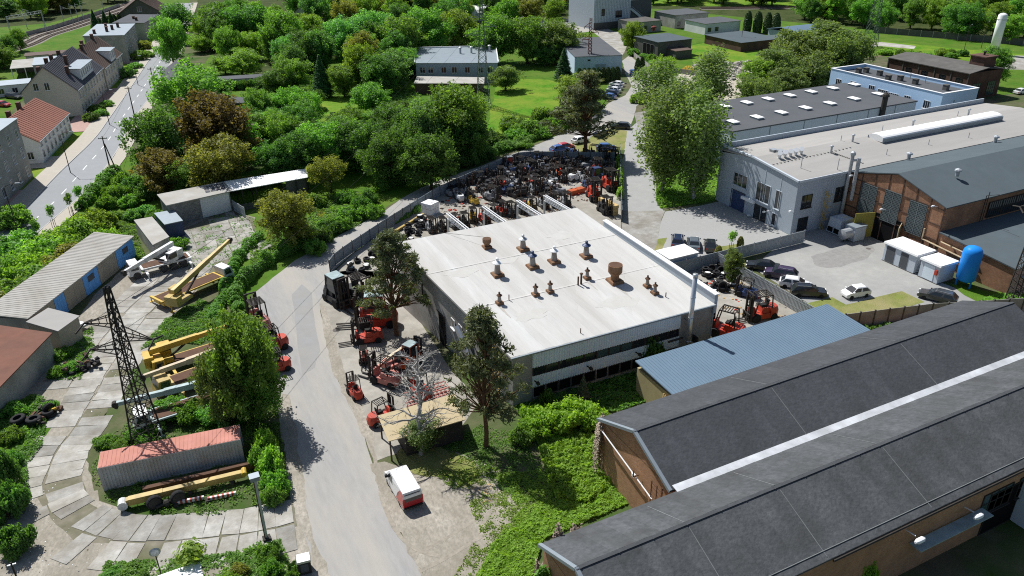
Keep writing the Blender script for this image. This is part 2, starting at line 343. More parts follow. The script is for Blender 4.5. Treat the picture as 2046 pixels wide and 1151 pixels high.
gs('wood_floor.002', [(1290, -25), (2100, -25), (2100, 92), (1900, 76), (1740, 58), (1560, 42), (1290, 16)], .007, 'wood_floor', .6, 5)
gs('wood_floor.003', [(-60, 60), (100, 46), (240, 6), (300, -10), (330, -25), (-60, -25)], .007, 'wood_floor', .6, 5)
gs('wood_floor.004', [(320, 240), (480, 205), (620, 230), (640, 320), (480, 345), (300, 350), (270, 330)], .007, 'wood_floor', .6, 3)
gs('lawn', [(972, 262), (985, 205), (998, 165), (1060, 158), (1112, 165), (1128, 200), (1115, 228), (1060, 250), (1010, 268)], .010, 'lawn', .5, 2, True)
gs('garden_lawn', [(548, 205), (600, 192), (650, 195), (712, 198), (728, 222), (690, 233), (600, 226), (556, 222)], .010, 'lawn', .4, 2, True)
gs('garden_lawn.001', [(600, 242), (670, 236), (738, 240), (760, 262), (690, 268), (610, 262)], .010, 'lawn', .4, 2, True)
gs('bunker_lawn', [(1375, 92), (1420, 84), (1540, 86), (1560, 100), (1520, 122), (1440, 126), (1385, 128)], .010, 'lawn', .6, 3)
gs('railway_lawn', [(1760, 82), (1900, 96), (2060, 110), (2060, 135), (1900, 118), (1770, 108)], .010, 'lawn', .5, 4)
gs('railway_lawn.001', [(1300, 0), (2046, -4), (2046, 12), (1700, 12), (1300, 12)], .008, 'lawn', .5, 6)
gs('allotment_soil', [(725, 246), (770, 240), (790, 258), (740, 285), (715, 275)], .014, 'dust', .5, 1.5)
# left street with sidewalks
KL = smoothline(PX([(-90, 565), (6, 466), (60, 408), (120, 345), (187, 280), (217, 240), (262, 175), (300, 118), (322, 88), (340, 62), (356, 30), (366, 6)]), 6)
KR = smoothline(PX([(-20, 552), (90, 452), (167, 386), (214, 330), (242, 286), (264, 242), (302, 190), (330, 146), (346, 112), (356, 84), (366, 58), (376, 28), (384, 6)]), 6)
sheet('street', KL+KR[::-1], .012, 'asphalt_street')
SWL = offset(KL, 3.6)
sheet('sidewalk', offset(KL, .16)+SWL[::-1], .12, 'sidewalk')
sheet('sidewalk.001', offset(KR, -.16)+offset(KR, -2.6)[::-1], .10, 'sidewalk', .12)
kb = MB()
for ln, s in ((KL, 1), (KR, -1)):
    o2 = offset(ln, .16*s)
    for i in range(len(ln)-1):
        q = [ln[i], ln[i+1], o2[i+1], o2[i]]
        kb.prism(q, 0, .13)
kind(kb.build('kerb', 'kerb'), 'structure')
verge = kind(sheet('verge', SWL+offset(KL, 8.5)[::-1], .016, 'lawn', .1), 'structure')
for k, (a, b) in enumerate(((12, 14), (19.3, 20.6), (27, 31), (33.5, 35), (41, 43))):      # paved house entries across the verge
    ia, ib = int(a), int(b)+1
    sheet('entry_path' if k == 0 else 'entry_path.%03d' % k, SWL[ia:ib+1]+offset(KL, 8.4)[ia:ib+1][::-1], .122, 'red_paving' if k != 1 else 'sidewalk')
n_d = 0
mid = [((a[0]+b[0])/2, (a[1]+b[1])/2) for a, b in zip(KL, KR)]
acc = 0
lane = kind(bpy.data.objects.new('lane_marking', None), 'structure'); COL.objects.link(lane)
for i in range(len(mid)-1):                                                             # dashed centre line, each dash its own strip
    a, b = Vector(mid[i]), Vector(mid[i+1]); L = (b-a).length; t = (b-a)/L; nr = Vector((-t.y, t.x))*.09; s = 0
    while s < L:
        if (acc+s) % 8.0 < .25:
            p = a+t*s; q = p+t*3.0
            MB().quad([(*(p-nr), .018), (*(q-nr), .018), (*(q+nr), .018), (*(p+nr), .018)]).build('dash', 'white_line', lane)
            acc += 1
        s += .25
    acc += L
# service road past the works
gs('service_road', [(644, 1160), (614, 1090), (598, 1040), (583, 980), (572, 900), (560, 850), (548, 790), (552, 735), (562, 700), (552, 665), (520, 635), (503, 608), (510, 585), (545, 555), (590, 520), (640, 492), (690, 464), (716, 450), (763, 426), (800, 398), (839, 376), (880, 360), (906, 350), (960, 332), (1010, 312), (1047, 300), (1090, 282), (1125, 264), (1154, 248), (1198, 225), (1216, 206), (1250, 190), (1262, 172), (1250, 148), (1243, 122), (1258, 110), (1282, 132), (1312, 152), (1318, 166), (1300, 190), (1272, 212), (1266, 235), (1254, 262), (1250, 300), (1110, 303), (1040, 316), (970, 345), (885, 385), (845, 410), (770, 455), (705, 505), (662, 545), (640, 600), (640, 622), (654, 680), (667, 740), (698, 810), (722, 855), (746, 926), (761, 996), (777, 1038), (811, 1083), (845, 1160)], .012, 'asphalt', .12, 1.2)
gs('asphalt_repair', [(583, 588), (603, 568), (622, 585), (628, 640), (640, 700), (628, 735), (604, 750), (596, 700), (590, 640)], .016, 'asphalt_repair', .08)
gs('road_dust', [(572, 905), (590, 900), (612, 960), (618, 1040), (640, 1110), (668, 1160), (644, 1160), (614, 1090), (598, 1040), (583, 980)], .016, 'dust', .5, 1)
gs('road_dust.001', [(640, 610), (652, 612), (668, 680), (690, 745), (722, 810), (748, 870), (760, 926), (790, 1000), (806, 1060), (800, 1062), (772, 1020), (752, 960), (730, 880), (700, 815), (665, 742), (650, 682)], .0225, 'dust', .35, 1)
gs('road_dust.002', [(548, 785), (575, 790), (585, 850), (592, 905), (575, 900), (560, 850)], .0195, 'dust', .5, 1)
gs('dirt_lot', [(746, 926), (777, 1038), (811, 1083), (845, 1165), (985, 1165), (1010, 1090), (1060, 1020), (1010, 960), (975, 925), (900, 905), (830, 930)], .020, 'dust', .5, 1)
gs('kerb_edge', [(809, 1078), (812, 1077), (850, 1160), (846, 1160)], .024, 'dust', .0)
gs('rough_grass', [(900, 905), (985, 935), (990, 975), (1010, 990), (1060, 1030), (1040, 1060), (990, 1100), (950, 1165), (1400, 1165), (1280, 1000), (1190, 850), (1060, 800), (930, 820)], .014, 'soil', .5, 1.2)
gs('rough_grass.001', [(790, 905), (830, 890), (905, 900), (955, 935), (940, 965), (890, 950), (830, 945)], .026, 'dry_grass', .6, .9, True)
# works forecourt, scrap yard
gs('forecourt', [(638, 606), (654, 680), (667, 740), (698, 810), (722, 855), (748, 922), (775, 912), (905, 875), (960, 800), (905, 745), (870, 690), (812, 600), (800, 545), (700, 540), (662, 545)], .018, 'yard_concrete', .08)
gs('scrap_yard', [(664, 547), (706, 507), (772, 457), (847, 412), (887, 387), (972, 347), (1042, 319), (1110, 306), (1240, 305), (1241, 470), (1180, 470), (1100, 560), (800, 560)], .018, 'yard_concrete', .1)
gs('east_yard', [(1405, 640), (1395, 560), (1350, 530), (1430, 510), (1440, 515), (1632, 622), (1480, 668)], .018, 'yard_concrete', .1)
# drive, car parks, court
gs('drive', [(1243, 460), (1241, 400), (1241, 330), (1249, 300), (1253, 262), (1272, 245), (1290, 268), (1289, 306), (1311, 361), (1310, 384), (1317, 410), (1328, 424)], .020, 'asphalt_patch', .15)
gs('drive_slab', [(1243, 470), (1242, 422), (1329, 421), (1321, 440), (1312, 490), (1296, 520)], .024, 'slab_concrete', .0)
gs('drive_slab.001', [(1272, 245), (1266, 226), (1330, 216), (1345, 228), (1300, 262), (1290, 268)], .022, 'slab_concrete', .15)
gs('dry_verge', [(1200, 266), (1212, 256), (1254, 262), (1247, 300), (1090, 304), (1125, 292), (1160, 282)], .018, 'dry_grass', .2, 1)
gs('tree_island', [(1313, 364), (1310, 400), (1319, 417), (1390, 408), (1446, 398), (1446, 330), (1400, 300), (1340, 310)], .022, 'meadow', .15, 1)
gs('car_park', [(1329, 423), (1400, 411), (1440, 402), (1500, 430), (1577, 470), (1513, 500), (1420, 528), (1345, 545), (1300, 520), (1318, 450)], .016, 'paving', 0)
gs('kerb_lawn', [(1312, 478), (1333, 475), (1322, 500), (1306, 505)], .022, 'dry_grass', .05)
gs('kerb_lawn.001', [(1432, 494), (1470, 488), (1500, 492), (1470, 508), (1430, 512)], .022, 'dry_grass', .05)
gs('works_court', [(1495, 530), (1520, 520), (1578, 470), (1700, 440), (1780, 470), (1875, 563), (1960, 595), (2080, 555), (2120, 600), (2010, 600), (1890, 607), (1800, 612), (1690, 622), (1640, 622)], .016, 'court_concrete', 0)
gs('court_lawn', [(1612, 606), (1663, 594), (1690, 609), (1801, 582), (1848, 604), (1800, 618), (1690, 640), (1650, 640)], .022, 'dry_grass', .1)
gs('court_lawn.001', [(1478, 528), (1520, 518), (1530, 522), (1495, 542)], .022, 'dry_grass', .1)
gs('court_lawn.002', [(1900, 568), (1935, 560), (1960, 580), (2046, 585), (2046, 600), (1960, 606), (1925, 590)], .022, 'meadow', .2)
gs('rubble_plaza', [(1335, 160), (1375, 138), (1450, 128), (1502, 128), (1508, 170), (1484, 197), (1430, 218), (1370, 205)], .014, 'rubble', .6)
gs('bunker_path', [(1560, 100), (1640, 92), (1760, 84), (1830, 92), (1826, 98), (1760, 92), (1640, 100), (1570, 110)], .014, 'slab_concrete', .1)
gs('chimney_yard', [(1990, 110), (2060, 112), (2060, 140), (1996, 138)], .014, 'slab_concrete', .1)
gs('side_lane', [(1225, 62), (1262, 72), (1240, 120), (1225, 96), (1180, 60), (1150, 38), (1170, 36)], .014, 'slab_concrete', .2)
gs('north_yard', [(1000, 30), (1140, 40), (1200, 60), (1130, 70), (1010, 50)], .012, 'asphalt', .2)
# left depot: dirt and concrete slabs with open joints
gs('depot_dirt', [(-40, 1165), (-40, 830), (40, 790), (100, 715), (190, 590), (255, 530), (290, 520), (350, 450), (455, 415), (505, 435), (520, 480), (480, 500), (415, 545), (380, 600), (330, 645), (280, 700), (225, 800), (170, 900), (200, 1000), (290, 1040), (430, 1050), (510, 1030), (585, 1000), (597, 1060), (585, 1095), (520, 1165)], .008, 'dust', .4)
gs('depot_weeds', [(165, 880), (230, 800), (290, 700), (330, 645), (380, 600), (420, 560), (480, 560), (500, 640), (545, 740), (560, 860), (575, 960), (582, 1000), (505, 1010), (500, 960), (190, 980)], .012, 'soil', .5)
gs('depot_weeds.001', [(190, 930), (500, 920), (506, 1010), (430, 1032), (300, 1025), (205, 1000)], .016, 'soil', .4, 1)
gs('depot_weeds.002', [(-40, 835), (60, 790), (120, 815), (85, 880), (60, 930), (-40, 960)], .014, 'meadow', .5, 1)
gs('depot_weeds.003', [(130, 700), (185, 650), (190, 690), (150, 750), (100, 760)], .014, 'meadow', .4, 1)
gs('depot_weeds.004', [(262, 475), (282, 500), (292, 520), (285, 545), (268, 530)], .014, 'meadow', .3, 1)
yard = kind(bpy.data.objects.new('slab_yard', None), 'structure'); COL.objects.link(yard)
bed = gs('joint_bed', [(130, 880), (185, 800), (230, 720), (300, 625), (372, 545), (345, 500), (358, 462), (455, 417), (505, 436), (520, 478), (470, 525), (420, 553), (330, 640), (255, 745), (200, 850), (170, 905), (165, 960), (180, 1005), (230, 1035), (320, 1035), (440, 1025), (520, 1020), (586, 1000), (594, 1050), (520, 1068), (480, 1100), (400, 1110), (330, 1120), (230, 1130), (205, 1125), (240, 1085), (150, 1085), (80, 1010), (60, 960), (90, 905)], .012, 'slab_joint', .25, 1)
bed.parent = yard; del bed['kind']
rs = random.Random(3)
def slab(pts, h=.05):
    pts = ccw(pts); c = Vector((sum(p[0] for p in pts)/4, sum(p[1] for p in pts)/4)); g = .035+rs.random()*.03
    q = []
    for p in pts:
        v = Vector(p[:2]); d = (c-v); q.append(v+d.normalized()*g*1.4+Vector((rs.uniform(-.09, .09), rs.uniform(-.09, .09))))
    t = [(rs.random()-.5)*.018 for _ in range(4)]
    MB().hexa([(*v, 0) for v in q], [(*v, h+t[i]) for i, v in enumerate(q)]).build('slab', 'slab_concrete', yard)
cl = smoothline(PX([(427, 478), (391, 515), (372, 548), (336, 589), (300, 625), (261, 675), (229, 722), (206, 758), (182, 802), (146, 860), (112, 902), (97, 942), (86, 968), (97, 1017), (133, 1050), (170, 1066), (225, 1080), (288, 1084), (361, 1080), (445, 1072), (518, 1062), (592, 1045)]), 8)
pts = [Vector(cl[0])]                                                                    # resample every 1.5 m
for p in cl[1:]:
    p = Vector(p)
    while (p-pts[-1]).length > 1.5: pts.append(pts[-1]+(p-pts[-1]).normalized()*1.5)
for i in range(3, len(pts)-1):
    def sec(k):
        t = (pts[min(k+1, len(pts)-1)]-pts[max(k-1, 0)]).normalized(); return Vector((-t.y, t.x))
    n0, n1 = sec(i), sec(i+1)
    for a, b in ((-.03, -3.2), (.03, 3.2), (-3.26, -6.3)):
        if b < -5 and not (4 < i < 27): continue
        if b < 0 and 38 < i < 50 and rs.random() < .5: continue
        if rs.random() < .06: continue
        slab([pts[i]+n0*a, pts[i+1]+n1*a, pts[i+1]+n1*b, pts[i]+n0*b], .045+rs.random()*.02)
up = PX([(362, 470), (455, 424), (500, 440), (516, 474), (455, 520), (425, 540), (408, 512), (380, 540), (362, 520)])
y = 100
while y < 160:
    x = -20
    while x < 40:
        if inside(x+.75, y+1.5, up): slab([(x, y), (x+1.5, y), (x+1.5, y+3), (x, y+3)], .03+rs.random()*.02)
        x += 1.5
    y += 3.0
for a in ([(470, 512), (520, 478), (545, 492), (500, 520)],):                           # cast apron by the ivy fence
    slab(PX(a), .12)
gs('oil_stain', [(1620, 512), (1660, 500), (1705, 488), (1740, 490), (1745, 505), (1715, 522), (1670, 535), (1630, 530)], .020, 'stain', .5, .8, True)
gs('roadside_dirt', [(560, 860), (600, 900), (618, 1000), (640, 1080), (670, 1165), (480, 1165), (560, 1085), (585, 1040), (578, 980)], .0095, 'dust', .3, 1)
def ribbon(name, pts, w, z, m, parent=None):
    c = smoothline(pts, 6); a, b_ = offset(c, w/2), offset(c, -w/2); o = sheet(name, a+b_[::-1], z, m, .06, .8); return o
for k, px in enumerate(([(822, 1112), (870, 1088), (930, 1052), (985, 1012)], [(838, 1142), (890, 1116), (950, 1080), (1005, 1045)], [(765, 1005), (792, 1062), (830, 1098), (880, 1112)])):
    ribbon('tyre_track' if k == 0 else 'tyre_track.%03d' % k, PX(px), .34, .0245+.003*k, 'mud_track')
# railway in the far left corner
trk = smoothline(PX([(-60, 118), (30, 92), (75, 72), (130, 55), (180, 38), (240, 18), (290, -2)]), 5)
sheet('ballast_bed', offset(trk, 6)+offset(trk, -7)[::-1], .02, 'ballast', .2)
for k, d in enumerate((-5, -1, 3.2)):
    for s in (-.72, .72):
        ln = offset(trk, d+s); b = MB()
        for i in range(len(ln)-1): b.bar((*ln[i], .22), (*ln[i+1], .22), .12, .18)
        kind(b.build('rail', 'rail_steel'), 'structure')
    b = MB()
    for i in range(len(trk)-1):
        a, c = Vector(offset(trk, d)[i]), Vector(offset(trk, d)[i+1]); t = (c-a).normalized(); nr = Vector((-t.y, t.x)); s = 0
        while s < (c-a).length:
            p = a+t*s; b.bar((*(p-nr*1.3), .1), (*(p+nr*1.3), .1), .3, .12); s += 1.2
    kind(b.build('sleeper_row', 'sleeper'), 'structure')
r2 = PX([(1400, 18), (1760, 14), (2080, 11)])
sheet('ballast_bed.001', offset(r2, 3)+offset(r2, -3)[::-1], .03, 'ballast', .2)
for k, s in enumerate((-2.2, -.8, .8, 2.2)):
    ln = offset(r2, s); b = MB()
    for i in range(len(ln)-1): b.bar((*ln[i], .3), (*ln[i+1], .3), .15, .3)
    kind(b.build('rail', 'rail_steel'), 'structure')
# ------------------------------------------------------------------ buildings
def GXp(px, py, X):
    d = (px-CX)/FPX*CR - (py-CY)/FPX*CU + CF; t = X/d.x; return Vector((X, t*d.y, CAM_H+t*d.z))
def GYp(px, py, Y):
    d = (px-CX)/FPX*CR - (py-CY)/FPX*CU + CF; t = Y/d.y; return Vector((t*d.x, Y, CAM_H+t*d.z))
FACE = dict(S=0, E=math.pi/2, N=math.pi, W=-math.pi/2)
_wm = {}
def window_mesh(w, h, fm, gm, nx, ny, sill):
    k = (round(w, 2), round(h, 2), fm, gm, nx, ny, sill)
    if k not in _wm:
        b = MB(); t = .07 if w > .6 else .05
        b.quad([(-w/2, -.015, 0), (w/2, -.015, 0), (w/2, -.015, h), (-w/2, -.015, h)], 1)
        b.box(-w/2-t, w/2+t, -.07, 0, -t, 0); b.box(-w/2-t, w/2+t, -.07, 0, h, h+t)
        b.box(-w/2-t, -w/2, -.07, 0, 0, h); b.box(w/2, w/2+t, -.07, 0, 0, h)
        for i in range(1, nx): x = -w/2+w*i/nx; b.box(x-t/2, x+t/2, -.06, -.01, 0, h)
        for i in range(1, ny): z = h*i/ny; b.box(-w/2, w/2, -.055, -.012, z-t/2, z+t/2)
        if sill: b.box(-w/2-.15, w/2+.15, -.2, 0, -t-.08, -t-.002)
        o = b.build('window', [fm, gm]); _wm[k] = o.data; bpy.data.objects.remove(o)
    return _wm[k]
def win(par, x, y, z, face, w, h, fm='window_white', gm='glass_dark', nx=2, ny=1, sill=True, name='window'):
    """window in the parent's own frame; x, y, z = middle of its lower edge on the wall"""
    o = bpy.data.objects.new(name, window_mesh(w, h, fm, gm, nx, ny, sill)); COL.objects.link(o); o.parent = par
    o.location = (x, y, z); o.rotation_euler = (0, 0, FACE[face]); return o
def winp(par, face, plane, px, py, w, h, **k):
    """window whose middle is sighted at a pixel on a wall plane"""
    p = (GXp if face in 'EW' else GYp)(px, py, plane)-par.location
    return win(par, p.x, p.y, p.z-h/2, face, w, h, **k)
def walls(par, pts, z1, m, name='wall', z0=0):
    return MB().prism(pts, z0, z1).build(name, m, par, True)
def vent_box(par, p, s=.5, h=.8, m='dark_concrete', name='chimney'):
    b = MB(); b.box(p[0]-s/2, p[0]+s/2, p[1]-s/2, p[1]+s/2, p[2]-.1, p[2]+h); b.box(p[0]-s/2-.07, p[0]+s/2+.07, p[1]-s/2-.07, p[1]+s/2+.07, p[2]+h, p[2]+h+.1)
    return b.build(name, m, par, True)
def pipe(par, p, r, h, m='galvanised', cap=True, name='vent_pipe'):
    b = MB(); b.cyl(p, (p[0], p[1], p[2]+h), r, n=8)
    if cap: b.lathe([(r*1.9, h*1.02), (r*1.7, h*1.02+r*.7), (r*.3, h*1.02+r*1.4)], p, 8)
    return b.build(name, m, par, True)

mat('felt_puddle', (.505, .495, .465), .9, .06, 1.5, dirt=(.47, .455, .42), dscale=.5)
# --- the works hall in the middle
HZF, HZB = 6.5, 9.0
HC = [Vector((29.7, 59.8, HZF)), Vector((54.8, 59.4, HZF)), Vector((52.9, 86.0, HZB)), Vector((27.0, 86.2, HZB))]
hall = thing('works_hall', 'large flat-topped grey hall with pale felt roof and rusty roof vents, centre of the picture', 'hall', (29.7, 59.8, 0))
b = MB(); b.hexa([(p.x, p.y, 0) for p in HC], [(p.x, p.y, p.z-.25) for p in HC]); b.build('wall', 'concrete_wall', hall, True)
b = MB(); o = .35
ro = [(HC[0].x-o, HC[0].y-o), (HC[1].x+.05, HC[1].y-o), (HC[2].x+.05, HC[2].y+o), (HC[3].x-o, HC[3].y+o)]
zz = [HZF-.05, HZF-.05, HZB+.03, HZB+.03]
b.hexa([(q[0], q[1], z-.2) for q, z in zip(ro, zz)], [(q[0], q[1], z) for q, z in zip(ro, zz)]); b.build('roof', 'felt_pale', hall, True)
def zr(x, y): return HZF-.05+(y-59.45)/(86.5-59.45)*(HZB-HZF+.08)
def on_roof(px, py):
    z = 7.5
    for _ in range(6): p = G(px, py, z); z = zr(p.x, p.y)
    return Vector((p.x, p.y, z))
hroof = hall.children[-1]
for i in range(26):                                                                     # welded felt sheets, each its own strip
    P4 = []
    for k, (t0, t1) in enumerate(((i/26, 0), ((i+1.06)/26, 0), ((i+1.06)/26, 1), (i/26, 1))):
        A = Vector(ro[0]).lerp(Vector(ro[1]), min(t0, .999)); B = Vector(ro[3]).lerp(Vector(ro[2]), min(t0, .999)); q = A.lerp(B, .002 if t1 == 0 else .998); P4.append((q.x, q.y, zr(q.x, q.y)))
    h_ = .012 if i % 2 else .022
    MB().hexa([(x, y, z+.001) for x, y, z in P4], [(x, y, z+h_) for x, y, z in P4]).build('felt_sheet', 'felt_pale', hroof, True)
for t_ in (.36, .68):
    A = Vector(ro[0]).lerp(Vector(ro[3]), t_); B = Vector(ro[1]).lerp(Vector(ro[2]), t_); MB().bar((A.x+.05, A.y, zr(*A)+.02), (B.x-.05, B.y, zr(*B)+.02), .3, .03).build('roof_seam', 'felt_pale', hall, True)
b = MB()                                                                                # parapet on the right edge
p0, p1 = Vector((54.9, 59.2)), Vector((53.5, 80.2))
b.hexa([(p0.x-.15, p0.y, 5.2), (p0.x+.3, p0.y, 5.2), (p1.x+.3, p1.y, 7.5), (p1.x-.15, p1.y, 7.5)], [(p0.x-.15, p0.y, 7.55), (p0.x+.3, p0.y, 7.55), (p1.x+.3, p1.y, 9.2), (p1.x-.15, p1.y, 9.2)]); b.build('parapet', 'panel_grey', hall, True)
b = MB(); b.hexa([(p0.x-.25, p0.y-.1, 7.56), (p0.x+.4, p0.y-.1, 7.56), (p1.x+.4, p1.y+.1, 9.21), (p1.x-.25, p1.y+.1, 9.21)], [(p0.x-.25, p0.y-.1, 7.66), (p0.x+.4, p0.y-.1, 7.66), (p1.x+.4, p1.y+.1, 9.31), (p1.x-.25, p1.y+.1, 9.31)]); b.build('coping', 'white_metal', hall, True)
b = MB(); b.bar((29.3, 59.36, 6.36), (54.9, 58.96, 6.36), .16, .18); b.cyl((54.6, 59.05, 6.3), (54.6, 59.05, .2), .09, n=6); b.build('gutter', 'zinc', hall, True)
def hy(x): return 59.8-.4*(x-29.7)/25.1
for z0, z1, nm in ((4.35, 6.1, 'cladding'), (2.0, 3.35, 'cladding')):                  # two bands of ribbed sheet
    b = MB(); x = 31.9; k = 0
    while x < 50.3:
        d0, d1 = (.06, .14) if k % 2 == 0 else (.14, .06)
        b.quad([(x, hy(x)-d0, z0), (x+.1, hy(x)-d0, z0), (x+.1, hy(x)-d0, z1), (x, hy(x)-d0, z1)])
        b.quad([(x+.1, hy(x)-d0, z0), (x+.15, hy(x)-d1, z0), (x+.15, hy(x)-d1, z1), (x+.1, hy(x)-d0, z1)])
        x += .15; k += 1
    b.build(nm, 'cladding_white', hall, True)
for i in range(12):
    x = 32.7+i*1.53; o_ = win(hall, x-29.7, hy(x)-.02-59.8, 3.42, 'S', 1.38, .85, 'steel_dark', 'glass_green' if i in (5, 6, 7) else 'glass_dark', 1, 1, False)
for i in range(12):
    x = 32.7+i*1.53; win(hall, x-29.7, hy(x)-.02-59.8, .7, 'S', 1.35, 1.2, 'dark_concrete' if i % 5 else 'concrete_wall', 'dark_void', 1, 1, False)  # shade on the lower row painted in: near-black panes, mostly dark frames
for x in (32.1, 38.4, 44.6):
    b = MB(); b.bar((x, hy(x)-.1, 2.8), (x, hy(x)-.8, 2.9), .1); b.box(x-.15, x+.15, hy(x)-1.1, hy(x)-.7, 2.8, 3.05); b.build('lamp', 'steel_dark', hall, True)
b = MB(); b.cyl((50.95, 58.45, .2), (50.95, 58.45, 11.0), .27, n=10); b.cyl((50.95, 58.45, 11.0), (50.95, 58.45, 11.35), .3, n=10)
for z in (3, 6, 8.5): b.cyl((50.95, 58.45, z), (50.95, 58.45, z+.08), .31, n=10)
b.bar((50.95, 58.45, 5.4), (50.95, 59.5, 5.4), .08); b.build('flue', ['stainless'], hall, True, True)
MB().box(48.3, 50.3, 58.6, 58.75, 3.4, 3.6).build('bracket', 'steel_dark', hall, True); MB().box(52.2, 52.35, 58.4, 59.3, 2.2, 3.1).build('bracket', 'steel_dark', hall, True)
# left wall: doors, windows, duct, caged ladder
def hx(y): return 29.7-(y-59.8)*2.7/26.4
for y, w, h, z, nm in ((75.6, 2.6, 4.0, .05, 'gate'), (65.6, 2.4, 3.6, .05, 'gate')):
    win(hall, hx(y)-.03-29.7, y-59.8, z, 'W', w, h, 'steel_dark', 'dark_void', 1, 1, False, nm)
for y in (72.3, 70.6, 68.8): win(hall, hx(y)-.03-29.7, y-59.8, 3.6, 'W', .9, 1.1, 'window_white', 'glass_dark', 1, 1)
b = MB(); b.cyl((hx(70.5)-.5, 70.5, 4.8), (hx(67)-.5, 67.0, 1.6), .4, n=8); b.cyl((hx(67)-.5, 67, 1.6), (hx(67)-.5, 67, .6), .4, n=8); b.build('duct', 'stainless', hall, True)
b = MB(); xl = hx(62.3)-.2
for s in (-.25, .25): b.bar((xl, 62.3+s, .4), (xl, 62.3+s, 7.6), .06)
for k in range(24): b.bar((xl, 62.05, .5+k*.3), (xl, 62.55, .5+k*.3), .04)
for k in range(6):
    z = 2.4+k; q = [(xl, 61.95), (xl-.5, 61.9), (xl-.75, 62.3), (xl-.5, 62.7), (xl, 62.65)]
    for i in range(4): b.bar((*q[i], z), (*q[i+1], z), .05)
for q in ((xl-.5, 61.9), (xl-.75, 62.3), (xl-.5, 62.7)): b.bar((*q, 2.4), (*q, 7.4), .05)
b.build('caged_ladder', 'paint_ochre', hall, True)
b = MB(); b.bar((hx(84)-.25, 84, 6.6), (hx(79)-.25, 79.6, 6.2), .14); b.bar((hx(79)-.25, 79.6, 6.2), (hx(79)-.25, 79.6, 4.2), .14); b.build('pipe', 'steel_dark', hall, True)
# roof vents: square rusty curb, tapering neck, hood
def roof_vent(px, py, h, capm, r=.42, style='hood'):
    p = on_roof(px, py); b = MB(); s = r*1.35
    b.hexa([(p.x-s, p.y-s, p.z-.1), (p.x+s, p.y-s, p.z-.1), (p.x+s, p.y+s, p.z-.1), (p.x-s, p.y+s, p.z-.1)], [(p.x-s*.9, p.y-s*.9, p.z+.3), (p.x+s*.9, p.y-s*.9, p.z+.3), (p.x+s*.9, p.y+s*.9, p.z+.3), (p.x-s*.9, p.y+s*.9, p.z+.3)])
    if style == 'cup':
        b.lathe([(r*.8, .3), (r*.8, h*.4), (r*1.25, h*.55), (r*1.35, h*.6), (r*1.35, h)], p, 14, 0); b.lathe([(r*1.2, h), (r*1.2, h+.02)], p, 14, 1)
        o = b.build('roof_vent', ['rust', 'steel_rust'], hall, True, False)
    else:
        b.lathe([(r*.8, .3), (r*.58, h*.62), (r*.5, h*.7)], p, 12, 2)
        b.lathe([(r*1.05, h*.7), (r*1.1, h*.74), (r*.6, h*.82), (r*.34, h*.85), (r*.36, h), (r*.1, h*1.03)], p, 14, 1)
        o = b.build('roof_vent', ['rust', capm, 'vent_sheet'], hall, True)
    return o
for px, py, h, cm in ((1045, 499, 2.0, 'galvanised'), (1064, 534, 2.1, 'paint_dkblue'), (1107, 524, 2.1, 'white_metal'), (1171, 513, 2.1, 'paint_dkblue'), (994, 550, 2.2, 'white_metal')): roof_vent(px, py, h, cm, .5)
roof_vent(973, 495, 1.25, 'rust', .4, 'cup'); roof_vent(1228, 563, 2.2, 'rust', .62, 'cup')
for px, py in ((998, 607), (1070, 590), (1099, 584), (1173, 557), (1293, 573), (1308, 587)): roof_vent(px, py, 1.45, 'steel_rust', .3)
for px, py, r, h in ((1161, 568, .12, 1.3), (1017, 600, .06, .7), (1330, 594, .06, .6), (1160, 666, .05, .6), (1155, 570, .1, 1.1)): pipe(hall, on_roof(px, py), r, h, 'steel_rust', r > .1)
rs3 = random.Random(9)
for px, py, L_, w_ in ((998, 612, 2.6, .2), (1070, 595, 1.2, .16), (1228, 568, 3.4, .3), (1308, 592, 2.4, .2), (1293, 578, 4.2, .14), (1107, 530, 1.4, .2), (1173, 562, 2.2, .2), (994, 555, 1.2, .25), (1171, 518, 1.0, .25), (1330, 598, 1.4, .1)):     # rust and dirt washed down from the vents
    p = on_roof(px, py); n_ = 6; L0 = [(p.x-w_*(1-.75*i/n_)+rs3.uniform(-.04, .04)+.1*i/n_, p.y-L_*i/n_) for i in range(n_+1)]; R0 = [(p.x+w_*(1-.75*i/n_)+rs3.uniform(-.04, .04)+.1*i/n_, p.y-L_*i/n_) for i in range(n_+1)]
    b = MB()
    for i in range(n_): b.quad([(*L0[i+1], zr(*L0[i+1])+.027), (*R0[i+1], zr(*R0[i+1])+.027), (*R0[i], zr(*R0[i])+.027), (*L0[i], zr(*L0[i])+.027)])
    b.build('rust_run', 'roof_stain', hall, True)
for px, py, r_ in ((920, 545, 1.4), (1060, 630, 1.6), (1240, 605, 1.8), (1120, 470, 1.4), (1010, 520, 1.2)):   # dried puddles
    p = on_roof(px, py); q_ = [(p.x+r_*math.cos(a*.42)*rs3.uniform(.6, 1.2)*1.5, p.y+r_*math.sin(a*.42)*rs3.uniform(.5, 1.1)*.8) for a in range(15)]; MB().quad([(x, y, zr(x, y)+.0255) for x, y in q_]).build('puddle_stain', 'felt_puddle', hall, True)
b = MB(); q = on_roof(973, 492); q2 = G(935, 462, 7.5); b.bar((q.x, q.y, q.z+1.2), (31, 90, 8.6), .03); b.build('guy_wire', 'steel_dark', hall, True)

